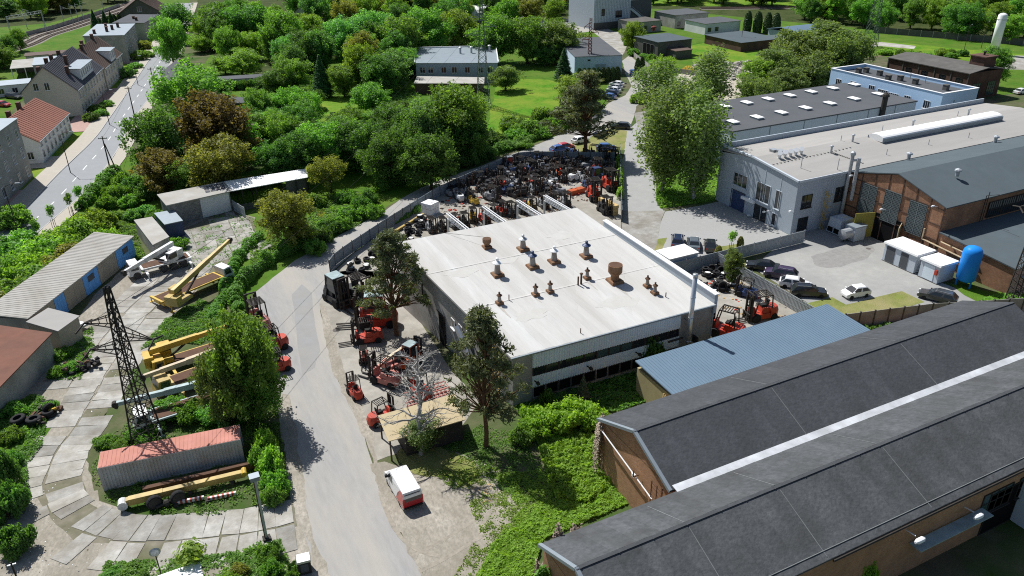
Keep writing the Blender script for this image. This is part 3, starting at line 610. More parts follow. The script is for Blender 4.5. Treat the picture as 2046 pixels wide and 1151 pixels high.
# --- blue sheet-metal shed against the hall
shed = thing('metal_shed', 'long lean-to shed with sloping blue-grey ribbed sheet roof, in front of the central hall', 'shed', (42.3, 48.5, 0))
xs0, xs1, ys0, ys1 = 42.3, 69.7, 48.5, 56.4
walls(shed, [(xs0+.2, ys0+.1), (xs1-.2, ys0+.1), (xs1-.2, ys1-.2), (xs0+.2, ys1-.2)], 3.3, 'ochre_wall')
def zs(y): return 3.7+(y-ys0)*.05
b = MB(); b.hexa([(xs0, ys0, zs(ys0)-.12), (xs1, ys0, zs(ys0)-.12), (xs1, ys1, zs(ys1)-.12), (xs0, ys1, zs(ys1)-.12)], [(xs0, ys0, zs(ys0)), (xs1, ys0, zs(ys0)), (xs1, ys1, zs(ys1)), (xs0, ys1, zs(ys1))])
x = xs0+.1
while x < xs1:
    b.bar((x, ys0+.01, zs(ys0)+.012), (x, ys1-.01, zs(ys1)+.012), .06, .045); x += .36
b.build('roof', 'blue_sheet', shed, True)
for i in range(7):
    q = [xs0-.35, ys0+1.0+i*.28]
    MB().bar((q[0]-.02*i, q[1], .1), (q[0]+.45, q[1]+.2, 3.0), .1, .12).build('timber_plank', 'timber', shed, True)

# --- two dark-felted brick gable halls in the right foreground
def gable_hall(label, x0, x1, y0, ym, y1, ze, zr_, nroof, sroof):
    t = thing('gable_hall', label, 'hall', (x0, y0, 0), 0)
    b = MB(); b.box(x0, x1, y0, y1, 0, ze-.15)
    for x in (x0, x1-.4):
        b.hexa([(x, y0, ze-.2), (x+.4, y0, ze-.2), (x+.4, y1, ze-.2), (x, y1, ze-.2)], [(x, ym-.05, zr_-.15), (x+.4, ym-.05, zr_-.15), (x+.4, ym+.05, zr_-.15), (x, ym+.05, zr_-.15)])
    b.build('wall', 'brick_gable', t, True)
    o = .35
    b = MB(); b.hexa([(x0-o, ym, zr_-.15), (x1+o, ym, zr_-.15), (x1+o, y1+.1, ze-.15), (x0-o, y1+.1, ze-.15)], [(x0-o, ym, zr_), (x1+o, ym, zr_), (x1+o, y1+.1, ze), (x0-o, y1+.1, ze)])
    n = b.build('roof', nroof, t, True)
    b = MB(); b.hexa([(x0-o, y0-.1, ze-.15), (x1+o, y0-.1, ze-.15), (x1+o, ym-.002, zr_-.15), (x0-o, ym-.002, zr_-.15)], [(x0-o, y0-.1, ze), (x1+o, y0-.1, ze), (x1+o, ym-.002, zr_), (x0-o, ym-.002, zr_)])
    s = b.build('roof', sroof, t, True)
    b = MB(); b.bar((x0-o, ym, zr_+.012), (x1+o, ym, zr_+.012), .26, .03)
    rs2 = random.Random(int(x0)); x = x0
    while x < x1: b.bar((x, ym-.16, zr_+.016), (x, ym+.16, zr_+.016), .1, .045); x += 2.1+rs2.random()
    b.build('ridge_cap', 'felt_roof', t, True)
    b = MB()
    for (ya, za, yb, zb) in ((y0-.1, ze, ym, zr_), (y1+.1, ze, ym, zr_)): b.bar((x0-o+.1, ya, za+.02), (x0-o+.1, yb, zb+.02), .3, .06); b.bar((x0-o-.03, ya, za-.08), (x0-o-.03, yb, zb-.08), .05, .26)
    b.build('verge_flashing', 'zinc', t, True)
    for base, ya, za, yb, zb, m in ((n, ym+.28, zr_-.28*(zr_-ze)/(y1+.1-ym), y1+.08, ze, nroof), (s, y0-.08, ze, ym-.28, zr_-.28*(zr_-ze)/(ym-y0+.1), sroof)):   # lapped felt sheets
        L_, off_ = [], 0
        for w in (1.0, 1.06):
            q = [(0, ya), (w, ya), (w, yb), (0, yb)]; zz_ = [za, za, zb, zb]; f_ = .004 if w == 1.0 else .010
            o_ = MB().hexa([(x, y, z+.001) for (x, y), z in zip(q, zz_)], [(x, y, z+f_+.008) for (x, y), z in zip(q, zz_)]).build('felt_sheet', m); L_.append(o_.data); bpy.data.objects.remove(o_)
        x = x0-.3; k = 0
        while x < x1-.7:
            o_ = bpy.data.objects.new('felt_sheet', L_[k % 2]); COL.objects.link(o_); o_.parent = base; o_.location = (x-x0, -y0, 0); x += 1.0; k += 1
    return t
mat('felt_roof', (.074, .079, .085), .85, .24, 2.2, dirt=(.055, .058, .062), dscale=.3, damt=.7, bump=.4, bscale=4, spec=.08, each=.06)
mat('felt_roof_aged', (.095, .10, .105), .85, .3, 2.4, dirt=(.062, .064, .064), dscale=.35, damt=.8, bump=.45, bscale=4, spec=.08, each=.075)
mat('felt_seam', (.05, .05, .05), .9); mat('joint_zinc', (.17, .18, .18), .7)
def joints(t, xs, y0, ym, y1, ze, zr_):
    for x in xs:
        b = MB(); ka, kb_ = (zr_-ze)/(ym-y0+.1), (zr_-ze)/(y1+.1-ym); b.bar((x, ym-.3, zr_-.3*ka+.02), (x, y0+.1, ze+.2*ka+.02), .06, .04); b.bar((x, ym+.3, zr_-.3*kb_+.02), (x, y1-.5, ze+.6*kb_+.02), .06, .04); b.build('expansion_joint', 'joint_zinc', t, True)
ga = gable_hall('brick hall with dark felt double-pitched roof directly behind the foreground gable hall', 32.3, 80.5, 37.0, 42.1, 47.4, 6.0, 8.3, 'felt_roof', 'felt_roof')
joints(ga, (46.6, 63.2), 37.0, 42.1, 47.4, 6.0, 8.3)
gb = gable_hall('nearest long brick hall with dark felt gable roof, lower right corner', 20.5, 96.0, 26.2, 31.6, 36.55, 6.0, 8.35, 'felt_roof_aged', 'felt_roof_aged')
joints(gb, (29.2, 37.6, 48.4), 26.2, 31.6, 36.55, 6.0, 8.35)
b = MB()                                                                                # bright sealed valley between them, ragged strips
x = 32.4; rs2 = random.Random(5)
while x < 95.5:
    w = 1.2+rs2.random()*.8; j = (rs2.random()-.5)*.14
    b.hexa([(x, 36.45+j*.5, 6.02), (x+w+.02, 36.45+j*.5, 6.02), (x+w+.02, 37.2, 6.09), (x, 37.2, 6.09)], [(x, 36.4+j, 6.06), (x+w+.02, 36.4+j, 6.06), (x+w+.02, 37.21, 6.17), (x, 37.21, 6.17)]); x += w
b.build('valley_gutter', 'valley_foil', ga, True)
b = MB(); b.cyl((31.9, 38.9, 3.6), (31.9, 46.6, 5.3), .06, n=6); b.box(31.75, 31.95, 41.3, 41.7, 4.0, 4.3); b.build('cable_conduit', 'white_metal', ga, True)
b = MB(); b.bar((31.6, 41.2, 4.3), (32.2, 41.2, 4.3), .08); b.bar((31.6, 41.2, 4.3), (31.6, 41.2, 5.0), .08); b.bar((31.95, 37.8, 1.6), (31.95, 37.8, 5.6), .1)
for k in range(9): b.bar((31.9, 37.6, 2+k*.4), (31.9, 39.2, 2+k*.4), .05)
for y in (37.7, 38.4, 39.1): b.bar((31.9, y, 1.6), (31.9, y, 5.4), .06)
kind(b.build('cable_rack', 'steel_rust', ga, True), 'stuff')
b = MB(); b.cyl((38, 26.0, 5.8), (96, 26.0, 5.8), .11, n=6); b.build('gutter', 'steel_dark', gb, True)
b = MB(); b.bar((20.8, 26.7, 6.29), (96, 26.7, 6.29), .05, .05); b.build('lightning_wire', 'joint_zinc', gb, True)
for x, y in ((36.9, .6), (46.5, .6)): pass
for px, w in ((1985, 3.6), (2040, 3.2)):
    p = GYp(px, 1010, 26.2); win(gb, p.x-20.5, -.02, 2.6, 'S', w, 2.0, 'steel_dark', 'glass_green', 4, 2)
p = GYp(1975, 1080, 26.2); win(gb, p.x-20.5, -.02, .05, 'S', 4.0, 4.2, 'steel_dark', 'dark_void', 1, 1, False, 'gate')
b = MB(); b.box(p.x+2.0, p.x+2.12, 22.4, 26.1, .05, 4.2); b.box(p.x+1.97, p.x+2.0, 22.6, 25.9, 2.2, 3.8); b.build('gate_leaf', 'panel_light', gb, True)
b = MB(); b.box(p.x-11.4, p.x-3.0, 25.1, 26.1, 3.4, 3.5); b.build('canopy', 'paint_teal', gb, True)
for px, py in ((1955, 1032), (1838, 1080)):
    q = GYp(px, py, 25.0); b = MB(); b.bar((q.x, 26.2, q.z), (q.x, 25.4, q.z+.1), .06); b.lathe([(.1, -.5), (.22, -.2), (.22, .3), (.1, .5)], (q.x, 25.0, q.z), 8, 0, 'X'); b.build('lamp', 'white_metal', gb, True)

# --- modern grey panel building
gr = thing('office_hall', 'modern grey panel-clad hall with beige roof and long arched rooflight, right', 'hall', (88.4, 80.8, 0))
X0, X1, Y0, Y1, YA = 88.4, 155.6, 80.8, 98.5, 90.6
b = MB(); b.box(X0, X1, Y0, Y1, 0, 8.6)
for x in (X0, X1-.3): b.hexa([(x, Y0, 8.6), (x+.3, Y0, 8.6), (x+.3, Y1, 8.6), (x, Y1, 8.6)], [(x, Y0+.02, 8.75), (x+.3, Y0+.02, 8.75), (x+.3, YA, 9.75), (x, YA, 9.75)])
b.build('wall', 'panel_grey', gr, True)
b = MB(); b.hexa([(X0-.1, Y0-.15, 8.62), (X1, Y0-.15, 8.62), (X1, YA, 9.62), (X0-.1, YA, 9.62)], [(X0-.1, Y0-.15, 8.82), (X1, Y0-.15, 8.82), (X1, YA, 9.82), (X0-.1, YA, 9.82)])
b.hexa([(X0-.1, YA+.002, 9.62), (X1, YA+.002, 9.62), (X1, Y1-.1, 8.9), (X0-.1, Y1-.1, 8.9)], [(X0-.1, YA+.002, 9.82), (X1, YA+.002, 9.82), (X1, Y1-.1, 9.1), (X0-.1, Y1-.1, 9.1)]); b.build('roof', 'felt_beige', gr, True)
b = MB(); b.box(X0-.05, X1, Y1-.08, Y1+.18, 8.6, 9.95)
b.build('parapet', 'panel_grey', gr, True)
b = MB()
for i in range(12): b.box(X0+3+i*5.3, X0+3.1+i*5.3, Y1-.14, Y1-.08, 9.1, 9.9)
b.build('parapet_joint', 'panel_light', gr, True)
b = MB(); b.hexa([(X0-.22, Y0-.1, 8.62), (X0+.12, Y0-.1, 8.62), (X0+.12, YA, 9.66), (X0-.22, YA, 9.66)], [(X0-.22, Y0-.1, 8.9), (X0+.12, Y0-.1, 8.9), (X0+.12, YA, 9.92), (X0-.22, YA, 9.92)])
b.hexa([(X0-.22, YA+.002, 9.66), (X0+.12, YA+.002, 9.66), (X0+.12, Y1+.2, 9.7), (X0-.22, Y1+.2, 9.7)], [(X0-.22, YA+.002, 9.92), (X0+.12, YA+.002, 9.92), (X0+.12, Y1+.2, 10.0), (X0-.22, Y1+.2, 10.0)])
b.box(X0, X0+11, Y0-.24, Y0-.1, 8.55, 8.9); b.build('roof_trim', 'panel_light', gr, True)
for y in (84.2, 87.6, 91, 94.6): MB().box(X0-.04, X0-.005, y-.04, y+.04, .2, 8.7).build('panel_joint', 'panel_light', gr, True)
for x in (92.5, 96.0): MB().box(x-.04, x+.04, Y0-.04, Y0-.005, .2, 8.5).build('panel_joint', 'panel_light', gr, True)
Z3 = lambda x, y: (1430+x*.1737, 280+y*.1737)
for zx, zy, w, h, nx in ((282, 462, 3.3, 2.0, 3), (545, 608, 2.9, 2.9, 3), (714, 688, 1.0, 2.9, 1), (673, 912, 1.0, 1.9, 1)): winp(gr, 'W', X0, *Z3(zx, zy), w, h, fm='panel_light', nx=nx)
winp(gr, 'W', X0, *Z3(248, 712), 3.2, 3.7, fm='steel_dark', gm='paint_dkblue', nx=1, sill=False, name='garage_door'); winp(gr, 'W', X0, *Z3(505, 862), 2.6, 3.0, fm='steel_dark', nx=2, sill=False, name='entrance_door')
winp(gr, 'S', Y0, *Z3(1045, 705), 2.0, 2.0, fm='steel_dark', nx=2); winp(gr, 'S', Y0, *Z3(995, 960), 1.9, 1.9, fm='steel_dark', nx=2); winp(gr, 'S', Y0, *Z3(1415, 620), 1.6, 2.2, fm='steel_dark', nx=1)
p = GXp(*Z3(385, 690), X0); MB().box(X0-.5, X0-.05, p.y-1.5, p.y+1.5, p.z-.1, p.z+.35).build('sign_box', 'white_metal', gr, True)
for zx, zy in ((635, 815), (885, 820), (585, 825), (410, 865)):
    p = GXp(*Z3(zx, zy), X0); b = MB(); b.bar((X0, p.y, p.z), (X0-.5, p.y, p.z+.1), .06); b.box(X0-.75, X0-.4, p.y-.15, p.y+.15, p.z, p.z+.2); b.build('wall_lamp', 'white_metal', gr, True)
def zg(y): return 8.82+(y-80.65)*.1005 if y < YA else 9.82-(y-YA)*.092
def on_grey(px, py):
    z = 9.2
    for _ in range(6): p = G(px, py, z); z = zg(p.y)
    return Vector((p.x, p.y, z))
b = MB(); pa, pb = on_grey(1757, 284), on_grey(1990, 236.5); w = 1.5                     # arched rooflight
yc = (pa.y+pb.y)/2+.6; n = 8; zc = zg(yc)+.1
ring = [(-w, 0)]+[(-w*math.cos(math.pi*i/n), .55+.55*math.sin(math.pi*i/n)) for i in range(n+1)]+[(w, 0)]
b.hexa([(pa.x, yc+y_, zc-.1+z_) for y_, z_ in ring][::-1], [(pb.x, yc+y_, zc-.1+z_) for y_, z_ in ring][::-1]); b.build('rooflight', 'white_roof', gr, True)
b = MB(); b.box(pa.x-.1, pb.x+.1, yc-w-.06, yc-w-.02, zc-.2, zc+.5); b.box(pa.x-.1, pb.x+.1, yc+w+.02, yc+w+.06, zc-.2, zc+.5); b.build('rooflight_curb', 'zinc', gr, True)
for i in range(5): p = on_grey(1557+i*10.8, 316-i*2.1); b = MB(); b.cyl(p, p+Vector((0, 0, .5)), .25, n=8); b.cyl(p+Vector((0, .1, .5)), p+Vector((-.35, -.35, 1.0)), .38, .42, 8); b.build('extractor_hood', 'white_metal', gr, True)
for px, py in ((1545, 303), (1559, 305)): p = on_grey(px, py); vent_box(gr, p, .9, .35, 'galvanised', 'extractor_fan')
for px, py in ((1660, 306), (1703, 283), (1823, 254), (1934, 231)): pipe(gr, on_grey(px, py), .17, 1.1, 'galvanised')
for px, py, h in ((1600, 336, 2.2), (1673, 339, 1.8), (1680, 281, .9), (1771, 309, .9), (1855, 289, .9), (1935, 275, .9), (1762, 263, 1.1), (1913, 232, .9)): pipe(gr, on_grey(px, py), .06, h, 'galvanised', False)
b = MB()
for i in range(40):
    p = on_grey(1545+i*7.3, 329-i*1.6) if i < 22 else on_grey(1665+(i-22)*3.4, 306+(i-22)*1.2); b.box(p.x-.12, p.x+.12, p.y-.12, p.y+.12, p.z-.02, p.z+.14)
kind(b.build('lightning_block', 'concrete_wall', gr, True), 'stuff')

# --- brick factory hall with steel framing and lean-to
bh = thing('brick_factory', 'tall brick factory hall with steel-framed gable, glass-block windows and slate-grey roof, right edge', 'factory', (99, 63.8, 0))
BX, BX1, BY0, BY1, BYM = 99.0, 215.0, 63.9, 80.7, 72.2
b = MB(); b.box(BX, BX1, BY0, BY1, 0, 8.5); b.hexa([(BX, BY0, 8.5), (BX+.4, BY0, 8.5), (BX+.4, BY1, 8.5), (BX, BY1, 8.5)], [(BX, BYM-.1, 10.8), (BX+.4, BYM-.1, 10.8), (BX+.4, BYM+.1, 10.8), (BX, BYM+.1, 10.8)]); b.build('wall', 'brick_orange', bh, True)
for ya, za, yb, zb in ((BY0-.3, 8.5, BYM, 10.95), (BY1, 8.7, BYM+.002, 10.95)):
    b = MB(); q = [(BX-.25, ya), (BX1, ya), (BX1, yb), (BX-.25, yb)]; z_ = [za, za, zb, zb]
    if ya > yb: q = q[::-1]; z_ = z_[::-1]
    b.hexa([(x, y, z-.15) for (x, y), z in zip(q, z_)], [(x, y, z) for (x, y), z in zip(q, z_)]); b.build('roof', 'felt_slate', bh, True)
b = MB()
for y in (64.0, 66.2, 68.6, 71.0, 73.4, 75.8, 78.2, 80.5):
    zt = 8.45+2.3*(1-abs(y-BYM)/8.5); b.box(BX-.08, BX-.002, y-.08, y+.08, .1, zt)
for z in (3.4, 5.6, 7.9): b.box(BX-.075, BX-.003, BY0, BY1, z-.07, z+.07)
b.bar((BX-.06, BY0-.3, 8.35), (BX-.06, BYM, 10.78), .1, .2); b.bar((BX-.06, BY1, 8.45), (BX-.06, BYM, 10.78), .1, .2); b.build('steel_frame', 'steel_brown', bh, True)
Z4 = lambda x, y: (1680+x*.1738, 320+y*.1738)
for k, (zx, zy) in enumerate(((305, 455), (575, 540), (860, 670))):
    p = GXp(*Z4(zx, zy), BX-.09)
    for dy in (-.72, .72):
        for dz, hh in ((-2.35, 2.15), (.05, 2.25)):
            win(bh, BX-.09-99, p.y-dy-63.8, p.z+dz, 'W', 1.3, hh, 'window_steel', 'glass_sky', 6, 9, False)
p = GXp(*Z4(520, 820), BX); win(bh, -.03, p.y-63.8, .03, 'W', 4.6, 4.0, 'steel_dark', 'dark_void', 1, 1, False, 'gate')
b = MB(); b.hexa([(BX-.1, p.y+2.4, .05), (BX-.1, p.y+2.5, .05), (BX-3.1, p.y+3.5, .05), (BX-3.1, p.y+3.4, .05)], [(BX-.1, p.y+2.4, 4.0), (BX-.1, p.y+2.5, 4.0), (BX-3.1, p.y+3.5, 4.0), (BX-3.1, p.y+3.4, 4.0)])
b.box(BX-2.4, BX-1.6, p.y+2.75, p.y+2.95, .1, 2.2, 1); b.build('gate_leaf', ['olive_door', 'dark_void'], bh, True)
b = MB(); b.hexa([(BX-.1, p.y-2.4, .05), (BX-2.2, p.y-3.6, .05), (BX-2.2, p.y-3.5, .05), (BX-.1, p.y-2.3, .05)], [(BX-.1, p.y-2.4, 4.0), (BX-2.2, p.y-3.6, 4.0), (BX-2.2, p.y-3.5, 4.0), (BX-.1, p.y-2.3, 4.0)]); b.build('gate_leaf', 'ply', bh, True)
for zx, zy in ((525, 575), (1120, 540), (175, 190)):
    q = GXp(*Z4(zx, zy), BX); b = MB(); b.bar((BX, q.y, q.z), (BX-1.0, q.y, q.z+.3), .05); b.lathe([(.08, -.35), (.16, 0), (.08, .35)], (BX-1.2, q.y, q.z+.35), 8, 0, 'X'); b.build('wall_lamp', 'white_metal', bh, True)
for px, py in ((1815, 318), (1912, 352), (1988, 284)):
    z = 9.6; p = G(px, py, z); z = 8.5+(10.95-8.5)*(1-abs(p.y-BYM)/8.5); p = G(px, py, z); pipe(bh, p, .28, .8, 'galvanised')
for i in range(14):
    win(bh, 11+i*3.1, -.05, 5.2, 'S', 2.9, 2.3, 'steel_dark', 'glass_dark', 6, 2, False)
b = MB(); b.cyl((98.5, 80.4, .3), (98.5, 80.4, 11.5), .28, n=8); b.lathe([(.45, 11.5), (.4, 11.9), (.1, 12.1)], (98.5, 80.4, 0), 8); b.cyl((98.7, 79.3, 4.5), (98.7, 79.3, 11.3), .3, n=8); b.cyl((98.7, 79.3, 11.0), (98.5, 80.4, 10.6), .2, n=6)
b.build('flue', 'galvanised', bh, True)
LY0 = 52.6                                                                              # lean-to with pink south wall
b = MB(); b.hexa([(BX+.02, LY0, 0), (BX1, LY0, 0), (BX1, BY0-.01, 0), (BX+.02, BY0-.01, 0)], [(BX+.02, LY0, 3.75), (BX1, LY0, 3.75), (BX1, BY0-.01, 4.65), (BX+.02, BY0-.01, 4.65)]); b.build('lean_to', 'brick_orange', bh, True)
b = MB(); b.hexa([(BX-.2, LY0-.3, 3.74), (BX1, LY0-.3, 3.74), (BX1, BY0-.02, 4.68), (BX-.2, BY0-.02, 4.68)], [(BX-.2, LY0-.3, 3.9), (BX1, LY0-.3, 3.9), (BX1, BY0-.02, 4.84), (BX-.2, BY0-.02, 4.84)]); b.build('roof', 'felt_slate', bh, True)
MB().box(BX+.05, BX1, LY0-.06, LY0-.005, .05, 3.72).build('pink_render', 'pink_wall', bh, True)
for i in range(10): win(bh, 5.2+i*1.35+(1.2 if i > 3 else 0), LY0-.06-63.8, 2.3, 'S', .7, .55, 'brick_dark', 'glass_dark', 1, 1)
win(bh, 7.2, LY0-.06-63.8, .05, 'S', 1.2, 2.1, 'steel_dark', 'beige_door', 1, 1, False, 'door')
b = MB(); b.box(BX+1.6, BX+4.8, LY0-1.6, LY0-.07, 2.3, 2.4); b.bar((BX+1.8, LY0-1.5, 0), (BX+1.8, LY0-1.5, 2.3), .07); b.bar((BX+3.2, LY0-1.5, 0), (BX+3.2, LY0-1.5, 2.3), .07); b.bar((BX+4.7, LY0-1.5, 0), (BX+4.7, LY0-1.5, 2.3), .07); b.build('canopy', 'panel_grey', bh, True)
b = MB()
for s in (0, .5): b.bar((BX+5.6+s, LY0-.3, .3), (BX+5.6+s, LY0-.3, 5.2), .05)
for k in range(14): b.bar((BX+5.6, LY0-.3, .5+k*.33), (BX+6.1, LY0-.3, .5+k*.33), .04)
b.build('wall_ladder', 'steel_rust', bh, True)
b = MB(); b.bar((BX+8, BY0-.3, 4.95), (BX+8, BY0-.3, 8.9), .08); b.bar((BX+8.5, BY0-.3, 4.95), (BX+8.5, BY0-.3, 9.4), .08); b.bar((BX+8, BY0-.3, 8.9), (BX+8, BY0-2, 9.6), .06); b.build('wall_ladder', 'steel_dark', bh, True)
b = MB(); b.cyl((BX-.3, 63.2, 3.6), (BX-.3, 58, 3.3), .1, n=6); b.cyl((BX-.4, 66, 3.0), (BX-.4, 58, 2.5), .12, n=6); b.cyl((BX-.4, 66, 3.0), (BX-.4, 66, 4.6), .12, n=6); b.build('pipework', 'paint_cream', bh, True)

# --- rooflight warehouse, blue office, brick boiler house, white tank tower
wh = thing('warehouse', 'low pale panelled warehouse with rows of white rooflights on its grey roof', 'warehouse', (103.5, 111, 0))
p = G(1464, 262, 7); WX0, WY0, WX1, WY1 = p.x, p.y, 153.4, 131.5
walls(wh, [(WX0, WY0), (WX1, WY0), (WX1, WY1), (WX0, WY1)], 6.9, 'panel_light')
MB().box(WX0-.15, WX1+.15, WY0-.15, WY1+.15, 6.75, 7.0).build('roof', 'felt_grey', wh, True)
for i in range(7):
    for px, py in ((1464+i*48.5, 243-i*9.2), (1464+(i-.35)*43, 212-i*7.2)):
        if px < 1440 or px > 1775: continue
        q = G(px, py, 7.3); b = MB(); b.box(q.x-.8, q.x+.8, q.y-1.2, q.y+1.2, 6.95, 7.4, 1); b.hexa([(q.x-.86, q.y-1.26, 7.4), (q.x+.86, q.y-1.26, 7.4), (q.x+.86, q.y+1.26, 7.4), (q.x-.86, q.y+1.26, 7.4)], [(q.x-.65, q.y-1.0, 7.53), (q.x+.65, q.y-1.0, 7.53), (q.x+.65, q.y+1.0, 7.53), (q.x-.65, q.y+1.0, 7.53)]); b.build('rooflight', ['white_roof', 'zinc'], wh, True)
for x in (112, 121, 130, 139, 147): MB().box(x-.08, x+.08, WY0-.07, WY0-.005, .1, 6.7).build('downpipe', 'zinc', wh, True)
MB().bar((WX0-.06, WY0-.06, .1), (WX0-.06, WY0-.06, 6.8), .14).build('downpipe', 'steel_dark', wh, True)
q = GYp(1762, 230, WY0-.5); b = MB(); b.cyl((q.x, WY0-.5, .3), (q.x, WY0-.5, 9.2), .55, n=10); b.lathe([(.8, 9.2), (.7, 9.6), (.2, 10.0)], (q.x, WY0-.5, 0), 10); b.build('flue', 'steel_dark', wh, True)
of = thing('blue_office', 'two-storey sky-blue office block with white parapet and chimney stubs', 'office', (155.5, 107.7, 0))
OX0, OX1, OY0, OY1 = 155.9, 167.4, 107.7, 138.3
walls(of, [(OX0, OY0), (OX1, OY0), (OX1, OY1), (OX0, OY1)], 8.0, 'sky_blue_wall')
MB().box(OX0+.3, OX1-.3, OY0+.3, OY1-.3, 7.95, 8.1).build('roof', 'felt_grey', of, True)
b = MB(); b.box(OX0, OX0+.3, OY0, OY1, 8.0, 8.95); b.box(OX1-.3, OX1, OY0, OY1, 8.0, 8.95); b.box(OX0+.3, OX1-.3, OY0, OY0+.3, 8.0, 8.95); b.box(OX0+.3, OX1-.3, OY1-.3, OY1, 8.0, 8.95); b.build('parapet', 'sky_blue_wall', of, True)
b = MB(); b.box(OX0-.1, OX0+.4, OY0-.1, OY1+.1, 8.95, 9.05); b.box(OX1-.4, OX1+.1, OY0-.1, OY1+.1, 8.95, 9.05); b.box(OX0+.4, OX1-.4, OY0-.1, OY0+.4, 8.95, 9.05); b.box(OX0+.4, OX1-.4, OY1-.4, OY1+.1, 8.95, 9.05); b.build('coping', 'white_metal', of, True)
for px, py in ((1675, 165), (1704, 170), (1741, 178), (1764, 183), (1785, 190), (1812, 199), (1851, 209), (1806, 226)): winp(of, 'W', OX0, px, py, 1.5 if px not in (1764, 1785) else 2.6, 1.6 if px not in (1764, 1785) else .7, nx=3 if px not in (1764, 1785) else 5)
for px, py in ((1715, 146), (1730, 145), (1757, 151), (1774, 160), (1798, 161), (1828, 168), (1889, 180)): vent_box(of, G(px, py, 8.1), 1.0, 1.1, 'dark_concrete')
for px, py in ((1818, 157), (1848, 166)): pipe(of, G(px, py, 8.1), .1, 1.4, 'galvanised', False)
q = GYp(1905, 205, OY0); MB().bar((q.x, OY0-.1, 3), (q.x, OY0-.1, 7.2), .1).build('cable_pipe', 'zinc', of, True)
bo = thing('boiler_house', 'sooty dark-brick boiler house with tar roof, behind the sky-blue office', 'building', (G(1938, 145, 7).x, G(1938, 145, 7).y, 0))
c = [G(1938, 145, 7), G(2003, 136, 7), G(1850, 108, 7), G(1775, 112, 7)]
bx0, by0, bx1, by1 = c[0].x, c[0].y, c[1].x+1, G(1778, 113, 7).y
walls(bo, [(bx0, by0), (bx1, by0), (bx1, by1), (bx0, by1)], 6.7, 'brick_dark'); b = MB(); xm = (bx0+bx1)/2
b.hexa([(bx0-.3, by0-.3, 6.6), (xm, by0-.3, 7.4), (xm, by1+.3, 7.4), (bx0-.3, by1+.3, 6.6)], [(bx0-.3, by0-.3, 6.8), (xm, by0-.3, 7.6), (xm, by1+.3, 7.6), (bx0-.3, by1+.3, 6.8)]); b.hexa([(xm+.002, by0-.3, 7.4), (bx1+.3, by0-.3, 6.6), (bx1+.3, by1+.3, 6.6), (xm+.002, by1+.3, 7.4)], [(xm+.002, by0-.3, 7.6), (bx1+.3, by0-.3, 6.8), (bx1+.3, by1+.3, 6.8), (xm+.002, by1+.3, 7.6)]); b.build('roof', 'dark_concrete', bo, True)
for k in range(6): MB().box(bx0-.12, bx0-.003, by0+k*(by1-by0)/5-.12, by0+k*(by1-by0)/5+.12, 0, 6.5).build('pilaster', 'dark_concrete', bo, True)
for k in (.5, 1.5, 2.6, 3.6): win(bo, -.01, k*(by1-by0)/5, 3.8, 'W', 1.6, 1.4, 'steel_dark', 'glass_dark', 2, 2, False)
win(bo, (bx1-bx0)*.3, -.01, .5, 'S', 3, 3.4, 'steel_dark', 'glass_green', 4, 4, False); win(bo, (bx1-bx0)*.75, -.01, .5, 'S', 3, 3.4, 'steel_dark', 'glass_green', 4, 4, False)
q = G(1962, 128, 7.6); b = MB(); b.box(q.x-2.2, q.x+2.2, q.y-2, q.y+2, 6.9, 9.6); b.box(q.x-2.5, q.x+2.5, q.y-2.3, q.y+2.3, 9.6, 9.85); b.build('rooftop_block', 'brick_dark', bo, True)
pipe(bo, (q.x, q.y, 9.8), .25, .8, 'steel_dark')
q = G(1984, 108); tw = thing('tank_tower', 'tall white cylindrical tank tower behind the boiler house', 'tank', q)
b = MB(); b.lathe([(1.35, 0), (1.35, 11.9), (1.0, 12.3), (.4, 12.55), (.1, 12.6)], (0, 0, 0), 20); b.build('shell', 'water_white', tw, False, True)
b = MB(); b.lathe([(1.42, 10.6), (1.42, 10.75)], (0, 0, 0), 20); b.box(-.5, .5, -1.45, -1.2, 0, 2.4); b.build('band', 'galvanised', tw)
